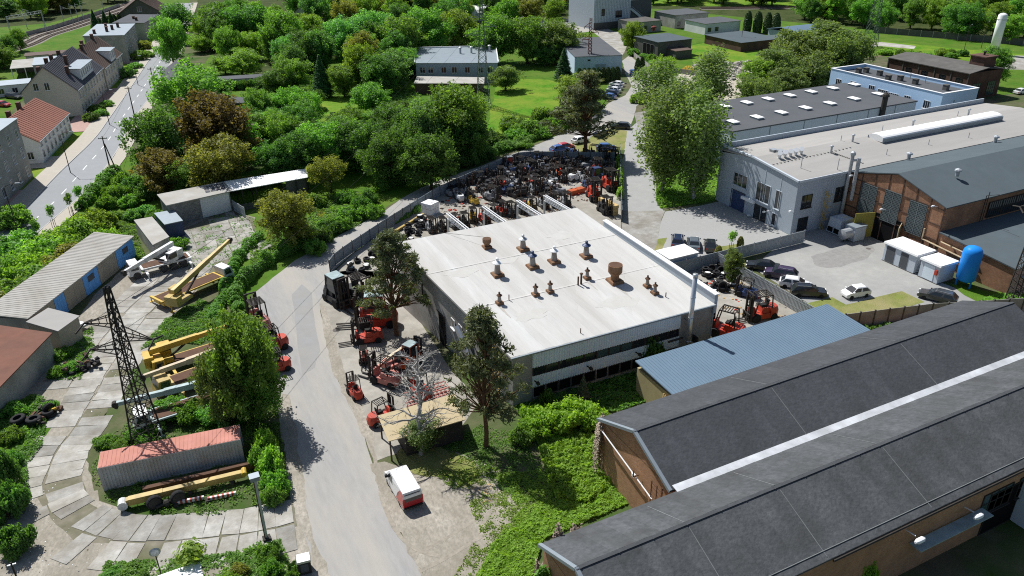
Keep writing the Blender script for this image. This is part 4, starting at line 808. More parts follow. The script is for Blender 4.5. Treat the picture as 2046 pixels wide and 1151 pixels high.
# ------------------------------------------------------------------ houses along the street (left), local frame: y along the street, facade at x = 0
def house(name, label, loc, rz, L, W, he, hr, wallm, roofm, rows=((1.0, 2),), nwin=6, gable_w=(), chim=(), dorm=None, gwall=None, eave=.35):
    t = thing(name, label, 'house', (loc[0], loc[1], 0), rz)
    b = MB(); b.box(-W, 0, 0, L, 0, he)
    if hr > he+.5:
        for y in (0, L-.3): b.hexa([(-W, y, he), (0, y, he), (0, y+.3, he), (-W, y+.3, he)], [(-W/2-.05, y, hr-.15), (-W/2+.05, y, hr-.15), (-W/2+.05, y+.3, hr-.15), (-W/2-.05, y+.3, hr-.15)])
    b.build('wall', wallm, t)
    k = (hr-he)/(W/2) if hr > he+.5 else 0
    if k:
        b = MB(); e = eave
        b.hexa([(-W/2, -e, hr-.1), (e, -e, he-k*e-.1), (e, L+e, he-k*e-.1), (-W/2, L+e, hr-.1)], [(-W/2, -e, hr+.12), (e, -e, he-k*e+.12), (e, L+e, he-k*e+.12), (-W/2, L+e, hr+.12)])
        y = 0                                                                            # standing ribs of the tile courses
        while y < L: b.bar((-W/2+.1, y, hr+.12), (e, y, he-k*e+.14), .1, .08); y += 1.1
        b.build('roof', roofm, t)
        b = MB(); b.hexa([(-W-e, -e, he-k*e-.1), (-W/2-.002, -e, hr-.1), (-W/2-.002, L+e, hr-.1), (-W-e, L+e, he-k*e-.1)], [(-W-e, -e, he-k*e+.12), (-W/2-.002, -e, hr+.12), (-W/2-.002, L+e, hr+.12), (-W-e, L+e, he-k*e+.12)]); b.build('roof', roofm, t)
        MB().bar((e+.06, -e, he-k*e), (e+.06, L+e, he-k*e), .14).build('gutter', 'zinc', t)
    else:
        MB().hexa([(-W-.25, -.25, he-.02), (.25, -.25, he-.02), (.25, L+.25, he-.02), (-W-.25, L+.25, he-.02)], [(-W-.25, -.25, he+.5), (.25, -.25, he+.12), (.25, L+.25, he+.12), (-W-.25, L+.25, he+.5)]).build('roof', roofm, t)
    for z, h in rows:
        for i in range(nwin):
            y = L*(i+.5)/nwin
            win(t, .01, y, z, 'E', 1.0, h, 'window_white', 'glass_dark', 2, 1)
    for x, z, w, h in gable_w: win(t, x, -.01, z, 'S', w, h)
    for x, y, h in chim:
        z = hr-abs(x+W/2)*k-.3 if k else he; b = MB(); b.box(x-.35, x+.35, y-.5, y+.5, z, z+h); b.box(x-.42, x+.42, y-.57, y+.57, z+h, z+h+.12); b.build('chimney', 'brick_dark', t)
    if dorm:
        y0, y1, xd, zt = dorm
        b = MB(); b.box(-W/2+.6, xd, y0, y1, he-.3, zt); b.build('dormer', gwall or wallm, t)
        MB().hexa([(-W/2+.3, y0-.3, zt+.25), (xd+.4, y0-.3, zt), (xd+.4, y1+.3, zt), (-W/2+.3, y1+.3, zt+.25)], [(-W/2+.3, y0-.3, zt+.4), (xd+.4, y0-.3, zt+.15), (xd+.4, y1+.3, zt+.15), (-W/2+.3, y1+.3, zt+.4)]).build('dormer_roof', 'zinc', t)
        n = max(2, int((y1-y0)/1.9))
        for i in range(n): win(t, xd+.01, y0+(y1-y0)*(i+.5)/n, zt-1.9, 'E', .8, 1.3)
    return t
house('tenement_house', 'big cream-gabled tenement with dark ribbed roof and long blue-grey dormer on the street', (-9.2, 215.7), R_(-13), 27.5, 12, 6.4, 12, 'cream_wall', 'slate_tile', ((.9, 1.6), (3.9, 1.6)), 9, ((-8.6, 6.6, 1.0, 1.6), (-6.2, 6.6, 1.0, 1.6)), ((-8, 3, 1.6), (-7, 7, 1.9), (-6.6, 10, 1.8), (-2.6, 6, 2.2), (-4, 12, 2.4), (-6.4, 16, 1.6)), (8, 20, -.4, 9.6), 'white_wall')
house('terrace_house', 'low house with salmon-red tiled roof between two tall grey houses', (-16.6, 177.4), R_(-13.2), 22.6, 11.5, 4.6, 8.2, 'white_wall', 'salmon_tile', ((.9, 1.5), (3.2, .7)), 8, ((-2, 1, 1, 1.4),), ((-6.2, 13.5, 1.8), (-6.6, 8, 1.5), (-9, 6, 1.9)))
house('tenement_house', 'three-storey grey rendered tenement cut by the left picture edge', (-27.6, 133.5), R_(-15), 36.5, 12, 11.2, 11.3, 'grey_render', 'zinc', ((1.0, 1.7), (4.5, 1.7), (8.0, 1.7)), 9)
h4 = house('terrace_house', 'brown-ribbed roof house with white cross gable, behind the big dark-roofed tenement', (-2.6, 243.3), R_(-13), 23, 11, 6.0, 11.0, 'cream_wall', 'brown_tile', ((.9, 1.5), (3.6, 1.5)), 7, (), ((-5, 3, 1.6), (-6, 8, 1.8), (-5.5, 18, 1.6)), (9, 15, .25, 8.8), 'white_wall')
house('flat_roof_block', 'three-storey grey flat-roofed block beyond the gabled houses on the street', (4.8, 284.2), R_(-10.5), 25, 11.5, 8.3, 8.4, 'grey_render', 'zinc', ((.9, 1.4), (3.6, 1.4), (6.2, 1.4)), 8, (), ((-9, 4, 1.5), (-6, 8, 1.8), (-5, 12, 1.6), (-4, 17, 1.7), (-8, 19, 1.3)))
house('flat_roof_block', 'farther low flat-roofed block beside the railway at the street end', (13, 327), R_(-18), 22, 10.5, 6.0, 6.1, 'grey_render', 'felt_grey', ((.9, 1.4), (3.4, 1.4)), 6, (), ((-4, 6, 1.3), (-6, 10, 1.2)))
house('station_house', 'dark house with broad brown gable facing down the street, top left', (21.5, 365), R_(-8), 24, 15, 5.5, 10.5, 'dark_concrete', 'brown_tile', ((.9, 1.5), (3.4, 1.3)), 6, ((-7.5, 5.5, 1.5, 1.8), (-4, 1.2, 1.4, 1.8), (-11, 1.2, 1.4, 1.8)), ((-6, 8, 1.6),), None, None, .8)
house('cottage', 'grey hip-roofed cottage half hidden by the big chestnut, right of the street', (23.6, 226.5), R_(4), 15, 11.5, 3.6, 7.2, 'cream_wall', 'slate_tile', ((.9, 1.4),), 4, ((-3, .9, 1.2, 1.4),), ((-6.4, 9, 1.5), (-3, 5, 1.4)))
house('cottage', 'small pale-roofed cottage peeping out between trees beside the street', (17.5, 194), R_(-20), 12, 8, 3.4, 5.8, 'cream_wall', 'felt_grey', ((.9, 1.4),), 3, (), ((-4, 7, 1.4),))
house('brown_roof_house', 'brown-tiled house tucked among tall trees at the top edge', (74, 322), R_(-40), 18, 10, 5.0, 8.5, 'cream_wall', 'brown_tile', ((.9, 1.4), (3.2, 1.2)), 5, ((-3, 1, 1.2, 1.4), (-7, 1, 1.2, 1.4)), ((-5, 6, 1.5),))
house('brown_roof_house', 'ochre house with dark roof behind the trees near the purple car', (42, 288), R_(-5), 14, 9, 5.5, 8.5, 'ochre_wall', 'slate_tile', ((.9, 1.4), (3.4, 1.2)), 4, ((-3, 1, 1.2, 1.4), (-6, 1, 1.2, 1.4)))
# low outbuildings behind the houses
def block(name, label, cat, pts, h, wm, rm, over=.2, slope=0.0, wins=(), z0=0):
    x = min(p[0] for p in pts); y = min(p[1] for p in pts)
    t = thing(name, label, cat, (x, y, 0)); pts = ccw(pts); walls(t, pts, h-.1, wm)
    c = Vector((sum(p[0] for p in pts)/len(pts), sum(p[1] for p in pts)/len(pts)))
    q = [Vector(p[:2])+(Vector(p[:2])-c).normalized()*over*1.4 for p in pts]
    zt = [h+slope*(v.y-y) for v in q]
    MB().hexa([(*v, h-.12) for v in q], [(*v, z_) for v, z_ in zip(q, zt)]).build('roof', rm, t, True)
    for (fx, a, z, w, hh, *k) in wins:
        if fx == 'S': win(t, a, pts[0][1]*0+min(p[1] for p in pts)-y-.01, z, 'S', w, hh, *k)
        else: win(t, -.01, a, z, 'W', w, hh, *k)
    return t
def R4(x0, x1, y0, y1): return [(x0, y0), (x1, y0), (x1, y1), (x0, y1)]
block('outbuilding', 'long low white outbuilding with zinc roof behind the parked black car, left edge', 'outbuilding', R4(-44, -21.5, 248, 254), 3.0, 'white_wall', 'zinc', .3, .03, [('S', 3+i*3.2, .8, 1.2, 1.3) for i in range(6)])
cp = thing('carport', 'open carport with sunlit beige roof behind the tenements, far left', 'carport', (-27, 270, 0))
MB().hexa([(-27, 270, 3.3), (-19.6, 270, 3.3), (-19.8, 283, 3.6), (-27, 283, 3.6)], [(-27, 270, 3.45), (-19.6, 270, 3.45), (-19.8, 283, 3.75), (-27, 283, 3.75)]).build('roof', 'asbestos', cp, True)
for x, y in ((-26.7, 270.3), (-23.3, 270.3), (-20, 270.3), (-20, 282.5), (-26.7, 282.5)): MB().box(x-.1, x+.1, y-.1, y+.1, 0, 3.3).build('post', 'white_wall', cp, True)
MB().box(-26.8, -19.9, 282.6, 282.8, 0, 3.3).build('wall', 'dark_concrete', cp, True)
block('outbuilding', 'red-brown roofed shed by the railway tracks, far left', 'shed', R4(-24, -13, 291, 297), 3.4, 'cream_wall', 'brown_tile', .3)
block('outbuilding', 'small zinc-roofed wing behind the big dark-roofed tenement', 'outbuilding', R4(-19.5, -11, 250, 262), 7.2, 'grey_render', 'zinc', .2)
# gardens
block('long_shed', 'long narrow shed with pale felt roof above a dark hedge, beside the grey cottage', 'shed', [(24, 229), (36, 226.5), (36.8, 231), (24.8, 233.6)], 2.7, 'cream_wall', 'felt_grey', .2)
block('long_shed', 'grey flat-roofed shed with cars parked at its right end, in the gardens', 'shed', [(21.8, 200.5), (32.3, 197.5), (33.6, 203.5), (23, 206.5)], 2.6, 'dark_concrete', 'felt_grey', .2)
ss = block('brick_shed', 'small old brick shed with dark panels on its lean-to roof in the garden', 'shed', [(27.8, 178.6), (36, 176.8), (36.8, 179.6), (28.6, 181.6)], 2.6, 'brick_dark', 'zinc', .2)
for i in range(6): MB().hexa([(28.3+i*1.15, 178.5-i*.25, 2.63), (29.35+i*1.15, 178.27-i*.25, 2.63), (29.75+i*1.15, 179.9-i*.25, 2.63), (28.7+i*1.15, 180.1-i*.25, 2.63)], [(28.3+i*1.15, 178.5-i*.25, 2.68), (29.35+i*1.15, 178.27-i*.25, 2.68), (29.75+i*1.15, 179.9-i*.25, 2.68), (28.7+i*1.15, 180.1-i*.25, 2.68)]).build('dark_panel', 'slate_tile', ss, True)
fh = block('flat_roof_house', 'blue-grey two-storey house with light zinc roof and white edge, top centre', 'house', [(75.2, 210.5), (95.3, 199.8), (105.6, 222.9), (83, 232)], 5.6, 'house_blue_wall', 'zinc', .15)
for v in fh.children:
    if v.name.startswith('wall'): v.data.transform(Matrix.Identity(4))
d = (Vector((95.3, 199.8))-Vector((75.2, 210.5))); a_ = math.atan2(d.y, d.x)
for i, f_ in enumerate((.08, .18, .34, .47, .63, .79, .91)):
    p = Vector((75.2, 210.5))+d*f_
    w_ = win(fh, p.x-fh.location.x, p.y-fh.location.y, 2.9, 'S', 1.3, 1.5, 'window_white', 'brick_dark' if i in (2, 3, 4) else 'glass_dark', 2, 1); w_.rotation_euler.z = a_; w_.location.x += .03*math.sin(a_); w_.location.y -= .03*math.cos(a_)
    if i in (0, 1, 3, 5, 6):
        w2 = win(fh, p.x-fh.location.x, p.y-fh.location.y, .6, 'S', 1.3, 1.3); w2.rotation_euler.z = a_; w2.location.x += .03*math.sin(a_); w2.location.y -= .03*math.cos(a_)
def edge_trim(t, a, b_, z, w=.25, h=.35, m='white_metal'): MB().bar((*a, z), (*b_, z), w, h).build('roof_trim', m, t, True)
edge_trim(fh, (75, 210.6), (82.8, 232.2), 5.75); edge_trim(fh, (83, 232.2), (105.7, 223.1), 5.75); edge_trim(fh, (95.5, 199.7), (105.8, 222.8), 5.75)
for px, py in ((920, 107), (942, 106), (978, 103)): q = G(px, py, 5.6); pipe(fh, q, .3, 1.5, 'galvanised')
bs = block('brick_ruin', 'half-roofed old brick shed with patched felt in front of the blue-grey house', 'shed', [(70.2, 198.2), (86, 189.2), (89.2, 196), (74, 206)], 2.9, 'brick_dark', 'asbestos', .2)
# blue-white store with red-brown pylon, and the concrete sheds to the north
st = block('white_store', 'pale blue plastered store with dark slate roof beside the red lattice mast', 'building', [(118.5, 197.0), (131.8, 192.6), (142.5, 222), (129.5, 227)], 5.6, 'pale_blue_wall', 'felt_grey', .15)
dw = Vector((131.8, 192.6))-Vector((118.5, 197.0)); aw = math.atan2(dw.y, dw.x)
for f_, z, w, h, nm in ((.55, .05, 3.0, 3.2, 'gate'), (.3, 4.2, .8, .5, 'window'), (.8, 1.6, .9, .5, 'window')):
    p = Vector((118.5, 197.0))+dw*f_; w_ = win(st, p.x-st.location.x+.04*math.sin(aw), p.y-st.location.y-.04*math.cos(aw), z, 'S', w, h, 'pale_blue_wall', 'house_blue_wall' if nm == 'gate' else 'glass_dark', 1, 1, False, nm); w_.rotation_euler.z = aw
nb = [('long white-grey concrete block, topmost of the sheds north of the lawn', R4(197, 213, 253.5, 267), 5, 'concrete_wall', 'felt_grey', 3, 1.1),
      ('concrete shed with bright east wall at the corner of the northern lawn', R4(197.5, 214, 236, 248), 4, 'white_wall', 'felt_grey', 2, 1.4),
      ('low mossy concrete shed in front of the corrugated tower block', R4(176.5, 189, 251.5, 262), 4, 'concrete_wall', 'dark_concrete', 3, 1.2)]
for lb, r, h, wm_, rm_, n, ww in nb: block('concrete_shed', lb, 'shed', r, h, wm_, rm_, .25, 0, [('S', 2+i*3.4, 1.2, ww, 1.2, 'steel_dark') for i in range(n)])
ds = block('dark_depot', 'dark concrete depot with open bay and flat tar roof by the northern lane', 'building', R4(155.8, 169, 208, 221), 5, 'dark_concrete', 'felt_slate', .3)
win(ds, -.02, 5, .1, 'W', 6, 3.6, 'concrete_wall', 'dark_void', 3, 1, False, 'open_bay'); block('depot_annex', 'small lean-to annex on the front of the dark depot', 'annex', R4(159.5, 165.8, 203.5, 207.9), 2.6, 'dark_concrete', 'brown_tile', .2, .06)
q = G(1306, 61, 5.1); pipe(ds, q, .5, .9, 'steel_red')
block('dark_roof_hall', 'wide low hall with nearly black flat roof at the end of the thuja row', 'hall', R4(186, 203, 203.5, 222), 3.0, 'brick_dark', 'felt_slate', .3)
ms = thing('metal_barn', 'blue-grey sheet-metal barn with shallow gable beyond the thujas', 'barn', (212, 206, 0))
walls(ms, R4(212, 233, 206, 219), 3.4, 'panel_grey'); MB().hexa([(211.6, 205.6, 3.3), (233.4, 205.6, 3.3), (233.4, 212.5, 4.6), (211.6, 212.5, 4.6)], [(211.6, 205.6, 3.5), (233.4, 205.6, 3.5), (233.4, 212.5, 4.8), (211.6, 212.5, 4.8)]).build('roof', 'blue_sheet', ms, True); MB().hexa([(211.6, 212.502, 4.6), (233.4, 212.502, 4.6), (233.4, 219.4, 3.3), (211.6, 219.4, 3.3)], [(211.6, 212.502, 4.8), (233.4, 212.502, 4.8), (233.4, 219.4, 3.5), (211.6, 219.4, 3.5)]).build('roof', 'blue_sheet', ms, True)
ct = thing('corrugated_tower', 'tall grey corrugated-sheet industrial block with outside stair, top edge', 'building', (171, 262, 0))
walls(ct, R4(168, 184.5, 266, 285), 11, 'panel_grey'); walls(ct, R4(184.6, 196, 268, 284), 9.6, 'felt_grey', 'wing')
b = MB(); x = 168.2
while x < 184.4: b.box(x, x+.3, 265.9, 265.99, 2.6, 11); x += .7
b.build('rib', 'panel_light', ct, True); MB().box(168, 184.5, 265.92, 265.98, 0, 2.5).build('plinth', 'dark_concrete', ct, True)
for x, z in ((172, 5), (178.5, 4), (180, 4)): win(ct, x-171, 265.85-262, z, 'S', 1.3, 2.4, 'steel_dark', 'glass_dark', 1, 2, False)
b = MB(); b.bar((186, 267.6, 6.5), (194, 267.6, 1.0), .2, .9); b.bar((186, 267.2, 7.5), (194, 267.2, 2.0), .06); b.box(184.7, 186.5, 266.9, 268, 6.3, 6.5); b.build('outside_stair', 'panel_light', ct, True)
q = G(958, 12, 5); dm = thing('domed_hall', 'white ribbed dome-roofed hall at the very top edge', 'hall', (q.x, q.y, 0))
b = MB()
for i in range(9):
    a0 = math.pi*i/9; a1 = math.pi*(i+1)/9
    b.quad([(-7, -7*math.cos(a0), 2+3.5*math.sin(a0)), (7, -7*math.cos(a0), 2+3.5*math.sin(a0)), (7, -7*math.cos(a1), 2+3.5*math.sin(a1)), (-7, -7*math.cos(a1), 2+3.5*math.sin(a1))])
b.build('roof', 'white_roof', dm); b = MB(); b.box(-7, 7, -7, 7, 0, 2); b.build('wall', 'white_wall', dm)
for i in range(6): b = MB(); [b.bar((-7+i*2.8, -7.05*math.cos(math.pi*k/8), 2+3.55*math.sin(math.pi*k/8)), (-7+i*2.8, -7.05*math.cos(math.pi*(k+1)/8), 2+3.55*math.sin(math.pi*(k+1)/8)), .2) for k in range(8)]; b.build('rib', 'zinc', dm)
# --- depot on the left: row of garages, workshop, sheds
ga_dir = (Vector((-2.7, 119.8))-Vector((-15.4, 98.6))); gl = ga_dir.length; ga_a = math.atan2(ga_dir.y, ga_dir.x)
gar = thing('garage_row', 'long garage row with beige asbestos roof and blue and beige doors, left', 'garages', (-15.4, 98.6, 0), ga_a)
MB().box(0, gl-.1, .3, 5.6, 0, 3.0).build('wall', 'concrete_wall', gar)
b = MB(); b.hexa([(-.2, -.1, 3.05), (gl+.1, -.1, 3.05), (gl+.1, 5.9, 3.55), (-.2, 5.9, 3.55)], [(-.2, -.1, 3.17), (gl+.1, -.1, 3.17), (gl+.1, 5.9, 3.67), (-.2, 5.9, 3.67)])
x = 0
while x < gl: b.bar((x, -.08, 3.18), (x, 5.85, 3.68), .07, .05); x += .45
b.build('roof', 'asbestos', gar)
segs = [(.2, 3.4, 'beige_door'), (3.5, 7.6, 'beige_door'), (7.7, 10.6, 'blue_door'), (10.7, 13.2, 'blue_door'), (13.3, 17.8, 'beige_door'), (17.9, 20.9, 'blue_door'), (21.0, gl-.2, 'blue_door')]
segs = [(gl*a/25, gl*b_/25, m) for a, b_, m in ((.2, 5.2, 'beige_door'), (5.3, 7.4, 'blue_door'), (7.5, 11.6, 'beige_door'), (11.7, 15.2, 'blue_door'), (15.3, 20, 'beige_door'), (20.1, 24.9, 'blue_door'))]
for a, c_, m in segs:
    b = MB(); b.box(a, c_, .2, .29, .05, 2.95)
    for k in range(1, 4): b.box(a+(c_-a)*k/4-.02, a+(c_-a)*k/4+.02, .18, .2, .1, 2.9)
    d_ = b.build('garage_door', m, gar)
    if m == 'blue_door' and c_-a > 2.4:
        b = MB(); mx = (a+c_)/2; b.box(mx-.7, mx+.7, .14, .19, 1.6, 2.4); b.build('grille', 'felt_grey', d_)
bw = block('brown_roof_shed', 'shed with red-brown felt roof at the left picture edge, end of the garage row', 'shed', [(-13.0, 92.5), (-17.5, 83), (-22.5, 78), (-27.5, 84), (-18.6, 97.5)], 3.4, 'concrete_wall', 'red_brown_tile', .3, 0)
block('beige_annex', 'small flat annex with pale beige roof between garage row and brown-roofed shed', 'annex', [(-15.4, 97.6), (-12.2, 93.6), (-10.1, 96.4), (-13.3, 100.2)], 3.15, 'beige_door', 'felt_beige', .15)
ws = thing('workshop', 'beige-roofed workshop with whitewashed block wall and big pale sliding door', 'workshop', (2.6, 129.8, 0))
wd = [(3.2, 130.0), (12.9, 132.2), (12.2, 135.8), (2.2, 134.4)]
walls(ws, wd, 3.6, 'block_wall'); c4 = [(2.8, 129.4, 3.75), (13.3, 131.6, 3.75), (12.5, 136.2, 4.05), (1.9, 134.7, 4.05)]
MB().hexa([(x, y, z-.15) for x, y, z in c4], [(x, y, z) for x, y, z in c4]).build('roof', 'asbestos', ws, True)
b = MB(); b.hexa([(8.0, 130.98, .1), (12.7, 132.05, .1), (12.66, 132.2, .1), (7.96, 131.1, .1)], [(8.0, 130.98, 3.5), (12.7, 132.05, 3.5), (12.66, 132.2, 3.5), (7.96, 131.1, 3.5)]); b.build('sliding_door', 'white_wall', ws, True)
b = MB()
for i in range(4):
    for j in range(3): b.box(9.2+i*.85, 9.95+i*.85, 132.3+j*1.05+i*.18, 133.2+j*1.05+i*.18, 3.8+j*.06, 3.9+j*.06)
b.build('dark_roof_panel', 'slate_tile', ws, True)
cn = thing('open_canopy', 'long open-sided canopy with sunlit corrugated roof adjoining the workshop', 'canopy', (13, 132, 0))
c4 = [(13.35, 131.7, 3.7), (26.3, 133.3, 3.5), (27.2, 137.0, 3.9), (12.7, 136.2, 4.05)]
b = MB(); b.hexa([(x, y, z-.1) for x, y, z in c4], [(x, y, z) for x, y, z in c4])
for i in range(1, 40):
    t_ = i/40; A = Vector(c4[0]).lerp(Vector(c4[1]), t_); B = Vector(c4[3]).lerp(Vector(c4[2]), t_); b.bar(A, B, .1, .06)
b.build('roof', 'white_roof', cn, True)
for t_ in (.12, .3, .48, .66, .84, .98):
    for s in (0, 1):
        A = Vector(c4[0 if s == 0 else 3]).lerp(Vector(c4[1 if s == 0 else 2]), t_); A += Vector((0, .15 if s == 0 else -.15, 0)); MB().box(A.x-.07, A.x+.07, A.y-.07, A.y+.07, 0, A.z-.1).build('post', 'steel_dark', cn, True)
MB().hexa([(22.4, 133.2, 0), (26, 133.7, 0), (26.6, 136.6, 0), (22.9, 136.2, 0)], [(22.4, 133.2, 3.4), (26, 133.7, 3.3), (26.6, 136.6, 3.5), (22.9, 136.2, 3.5)]).build('store_room', 'dark_concrete', cn, True)
MB().hexa([(13.4, 131.4, 0), (22.3, 132.4, 0), (22.3, 132.6, 0), (13.4, 131.6, 0)], [(13.4, 131.4, 1.1), (22.3, 132.4, 1.1), (22.3, 132.6, 1.1), (13.4, 131.6, 1.1)]).build('low_wall', 'dark_concrete', cn, True)
block('site_hut', 'rusty white-roofed hut with blue side beside the white mobile crane', 'hut', [(-2.2, 128.2), (-.4, 116.6), (2.0, 118.7), (.4, 128.4)], 2.6, 'concrete_wall', 'asbestos', .1)
block('site_hut', 'dark blue steel hut with bright sheet roof, nearest the workshop door', 'hut', [(1.9, 124.2), (4.5, 124.6), (3.7, 130), (.9, 129.9)], 2.6, 'paint_dkblue', 'zinc', .12)
# forecourt canopy in front of the hall
fc = thing('timber_canopy', 'dark shed with pale plywood roof under the dead tree', 'shed', (15.6, 57.4, 0))
c4 = [(15.5, 57.3, 2.55), (23.2, 57.1, 2.55), (23.9, 61.4, 2.7), (15.8, 61.4, 2.7)]
b = MB(); b.hexa([(x, y, z-.08) for x, y, z in c4], [(x, y, z) for x, y, z in c4])
for i in range(1, 7): A = Vector(c4[0]).lerp(Vector(c4[1]), i/7); B = Vector(c4[3]).lerp(Vector(c4[2]), i/7); b.bar(A+Vector((0, .01, .002)), B+Vector((0, -.01, .002)), .05, .03)
b.build('roof', 'ply', fc, True); MB().hexa([(17.2, 57.5, 0), (23, 57.4, 0), (23.4, 61, 0), (17.2, 61.1, 0)], [(17.2, 57.5, 2.45), (23, 57.4, 2.45), (23.4, 61, 2.58), (17.2, 61.1, 2.58)]).build('wall', 'steel_dark', fc, True)
for x, y in ((15.7, 57.5), (15.95, 61.2)): MB().box(x-.07, x+.07, y-.07, y+.07, 0, 2.5).build('post', 'pole_wood', fc, True)
# small plant buildings in the works court
wb = block('white_cabin', 'low white-roofed cabin behind the hall parapet, next to parked cars', 'cabin', R4(63.2, 68, 78.0, 81.2), 2.5, 'panel_light', 'white_roof', .12)
def kiosk(label, x0, x1, y0, y1, h, doors):
    t = thing('transformer_kiosk', label, 'kiosk', (x0, y0, 0)); MB().box(x0, x1, y0, y1, .12, h-.2).build('wall', 'panel_light', t, True); MB().box(x0-.04, x1+.04, y0-.04, y1+.04, 0, .12).build('plinth', 'dark_concrete', t, True)
    MB().hexa([(x0-.2, y0-.2, h-.2), (x1+.2, y0-.2, h-.2), (x1+.2, y1+.2, h-.2), (x0-.2, y1+.2, h-.2)], [(x0-.15, y0-.15, h+.05), (x1+.15, y0-.15, h+.05), (x1+.15, y1+.15, h+.05), (x0-.15, y1+.15, h+.05)]).build('roof', 'white_roof', t, True)
    for a, w, m in doors:
        d_ = MB().box(x0-.05, x0-.005, y0+a, y0+a+w, .2, h-.45).build('door', m, t, True)
        if m == 'felt_grey': MB().box(x0-.08, x0-.051, y0+a+.15, y0+a+w-.15, h*.5, h-.6).build('louvre', 'slate_tile', d_, False)
    return t
kiosk('larger white transformer kiosk with louvred grey doors in front of the brick factory', 93.4, 96.9, 62.6, 67.8, 2.9, ((3.4, 1.4, 'felt_grey'), (1.2, 1.2, 'felt_grey')))
k2 = kiosk('smaller white kiosk with double doors and red box, beside the blue tank', 93.4, 96.7, 58.9, 61.8, 2.8, ((.7, 1.6, 'cladding_white'),))
MB().box(93.2, 93.39, 59.1, 59.5, 1.3, 2.0).build('red_box', 'paint_red', k2, True)
tk = thing('pressure_tank', 'upright bright blue pressure tank on legs at the court edge', 'tank', (96.4, 57.0, 0))
b = MB(); b.lathe([(.2, .75), (.9, .85), (1.2, 1.15), (1.22, 4.9), (1.1, 5.35), (.8, 5.65), (.3, 5.82), (.05, 5.85)], (0, 0, 0), 24); b.build('vessel', 'tank_blue', tk, False, True)
for a in (.3, 2.4, 4.5): MB().bar((1.0*math.cos(a), 1.0*math.sin(a), 0), (1.0*math.cos(a), 1.0*math.sin(a), 1.3), .16).build('leg', 'tank_blue', tk)
# air-handling plant in the shaded corner
ac = thing('cooling_unit', 'pale blue box-shaped cooling unit in the shaded corner of the court', 'cooling unit', G(1677, 464))
b = MB(); b.hexa([(-1.5, -1.3, .1), (1.5, -1.3, .1), (1.5, 1.3, .1), (-1.5, 1.3, .1)], [(-1.3, -1.1, 2.5), (1.3, -1.1, 2.5), (1.3, 1.1, 2.5), (-1.3, 1.1, 2.5)]); b.box(-.6, .6, -.4, .4, 2.5, 2.8); b.build('casing', 'panel_light', ac)
for y in (-.6, .6): MB().box(-1.6, -1.4, y-.45, y+.45, .3, 1.0).build('louvre', 'dark_void', ac)
du = thing('dust_collector', 'horizontal galvanised blower drum with grey filter box at the factory gate', 'blower', G(1694, 481))
b = MB(); b.lathe([(.2, -1), (.8, -.9), (.8, .7), (.3, 1)], (-.6, 0, 1.3), 14, 0, 'X'); b.build('drum', 'galvanised', du); MB().box(.1, 2.4, -.9, 1.0, .1, 2.3).build('filter_box', 'panel_grey', du); MB().box(0, 2.5, -1.0, 1.1, 2.3, 2.45).build('lid', 'zinc', du)
for x in (-1, -.2): MB().bar((x, 0, 0), (x, 0, .8), .15).build('foot', 'steel_dark', du)
mc = thing('maintenance_cage', 'yellow ladder cage standing in the shaded corner by the grey hall', 'ladder', (94.3, 80.2, 0))
b = MB()
for s in (-.3, .3): b.bar((s, 0, 0), (s, 0, 6.5), .08)
for k in range(20): b.bar((-.3, 0, .3+k*.32), (.3, 0, .3+k*.32), .05)
for z in range(2, 7): b.bar((-.4, -.1, z), (-.4, -.7, z), .05); b.bar((.4, -.1, z), (.4, -.7, z), .05); b.bar((-.4, -.7, z), (.4, -.7, z), .05)
b.build('frame', 'paint_ochre', mc)
# ------------------------------------------------------------------ fences, posts, pylons, lamps
_pm = {}
def panel_mesh(L, h, m, style):
    k = (L, h, m, style)
    if k not in _pm:
        b = MB(); b.box(.05, L-.05, -.025, .025, .06, h)
        if style == 'rib':
            for i in range(1, 10): b.box(L*i/10-.03, L*i/10+.03, -.05, -.025, .08, h-.02)
            b.box(.05, L-.05, -.06, -.051, h*.3, h*.3+.06); b.box(.05, L-.05, -.06, -.051, h*.8, h*.8+.06)
        elif style == 'slab':
            for i in (1, 2, 3): b.box(.06, L-.06, -.035, -.026, h*i/4-.02, h*i/4+.02)
        o = b.build('panel', m); _pm[k] = o.data; bpy.data.objects.remove(o)
    return _pm[k]
def fence(name, label, cat, line, h, pm, post='steel_dark', step=2.5, style='rib', ps=.1):
    t = thing(name, label, cat, (*line[0][:2], 0)); pts = [Vector(line[0][:2])]
    for q in line[1:]:
        q = Vector(q[:2])
        while (q-pts[-1]).length >= step: pts.append(pts[-1]+(q-pts[-1]).normalized()*step)
    pmesh = MB().box(-ps/2, ps/2, -ps/2, ps/2, 0, h+.12).build('post', post); pd = pmesh.data; bpy.data.objects.remove(pmesh)
    for i, p in enumerate(pts):
        o = bpy.data.objects.new('post', pd); COL.objects.link(o); o.parent = t; o.location = (p.x-pts[0].x, p.y-pts[0].y, 0)
        if i < len(pts)-1:
            a = heading(p, pts[i+1]); o.rotation_euler.z = a
            o = bpy.data.objects.new('panel', panel_mesh(step, h, pm, style)); COL.objects.link(o); o.parent = t; o.location = (p.x-pts[0].x, p.y-pts[0].y, 0); o.rotation_euler.z = a
    return t
yf = [G(x, y, 1.9).to_tuple()[:2] for x, y in ((657, 521), (670, 503), (719, 471), (763, 442), (805, 416), (841, 394), (880, 371), (925, 351), (964, 334), (1005, 317), (1044, 302), (1100, 303), (1170, 304), (1238, 304))]
fence('sheet_fence', 'long blue-grey sheet-metal fence curving round the scrap yard behind the hall', 'fence', smoothline(yf, 4), 1.9, 'fence_sheet', 'steel_dark', 2.4)
e0, e1 = G(1238, 306), G(1242, 452)
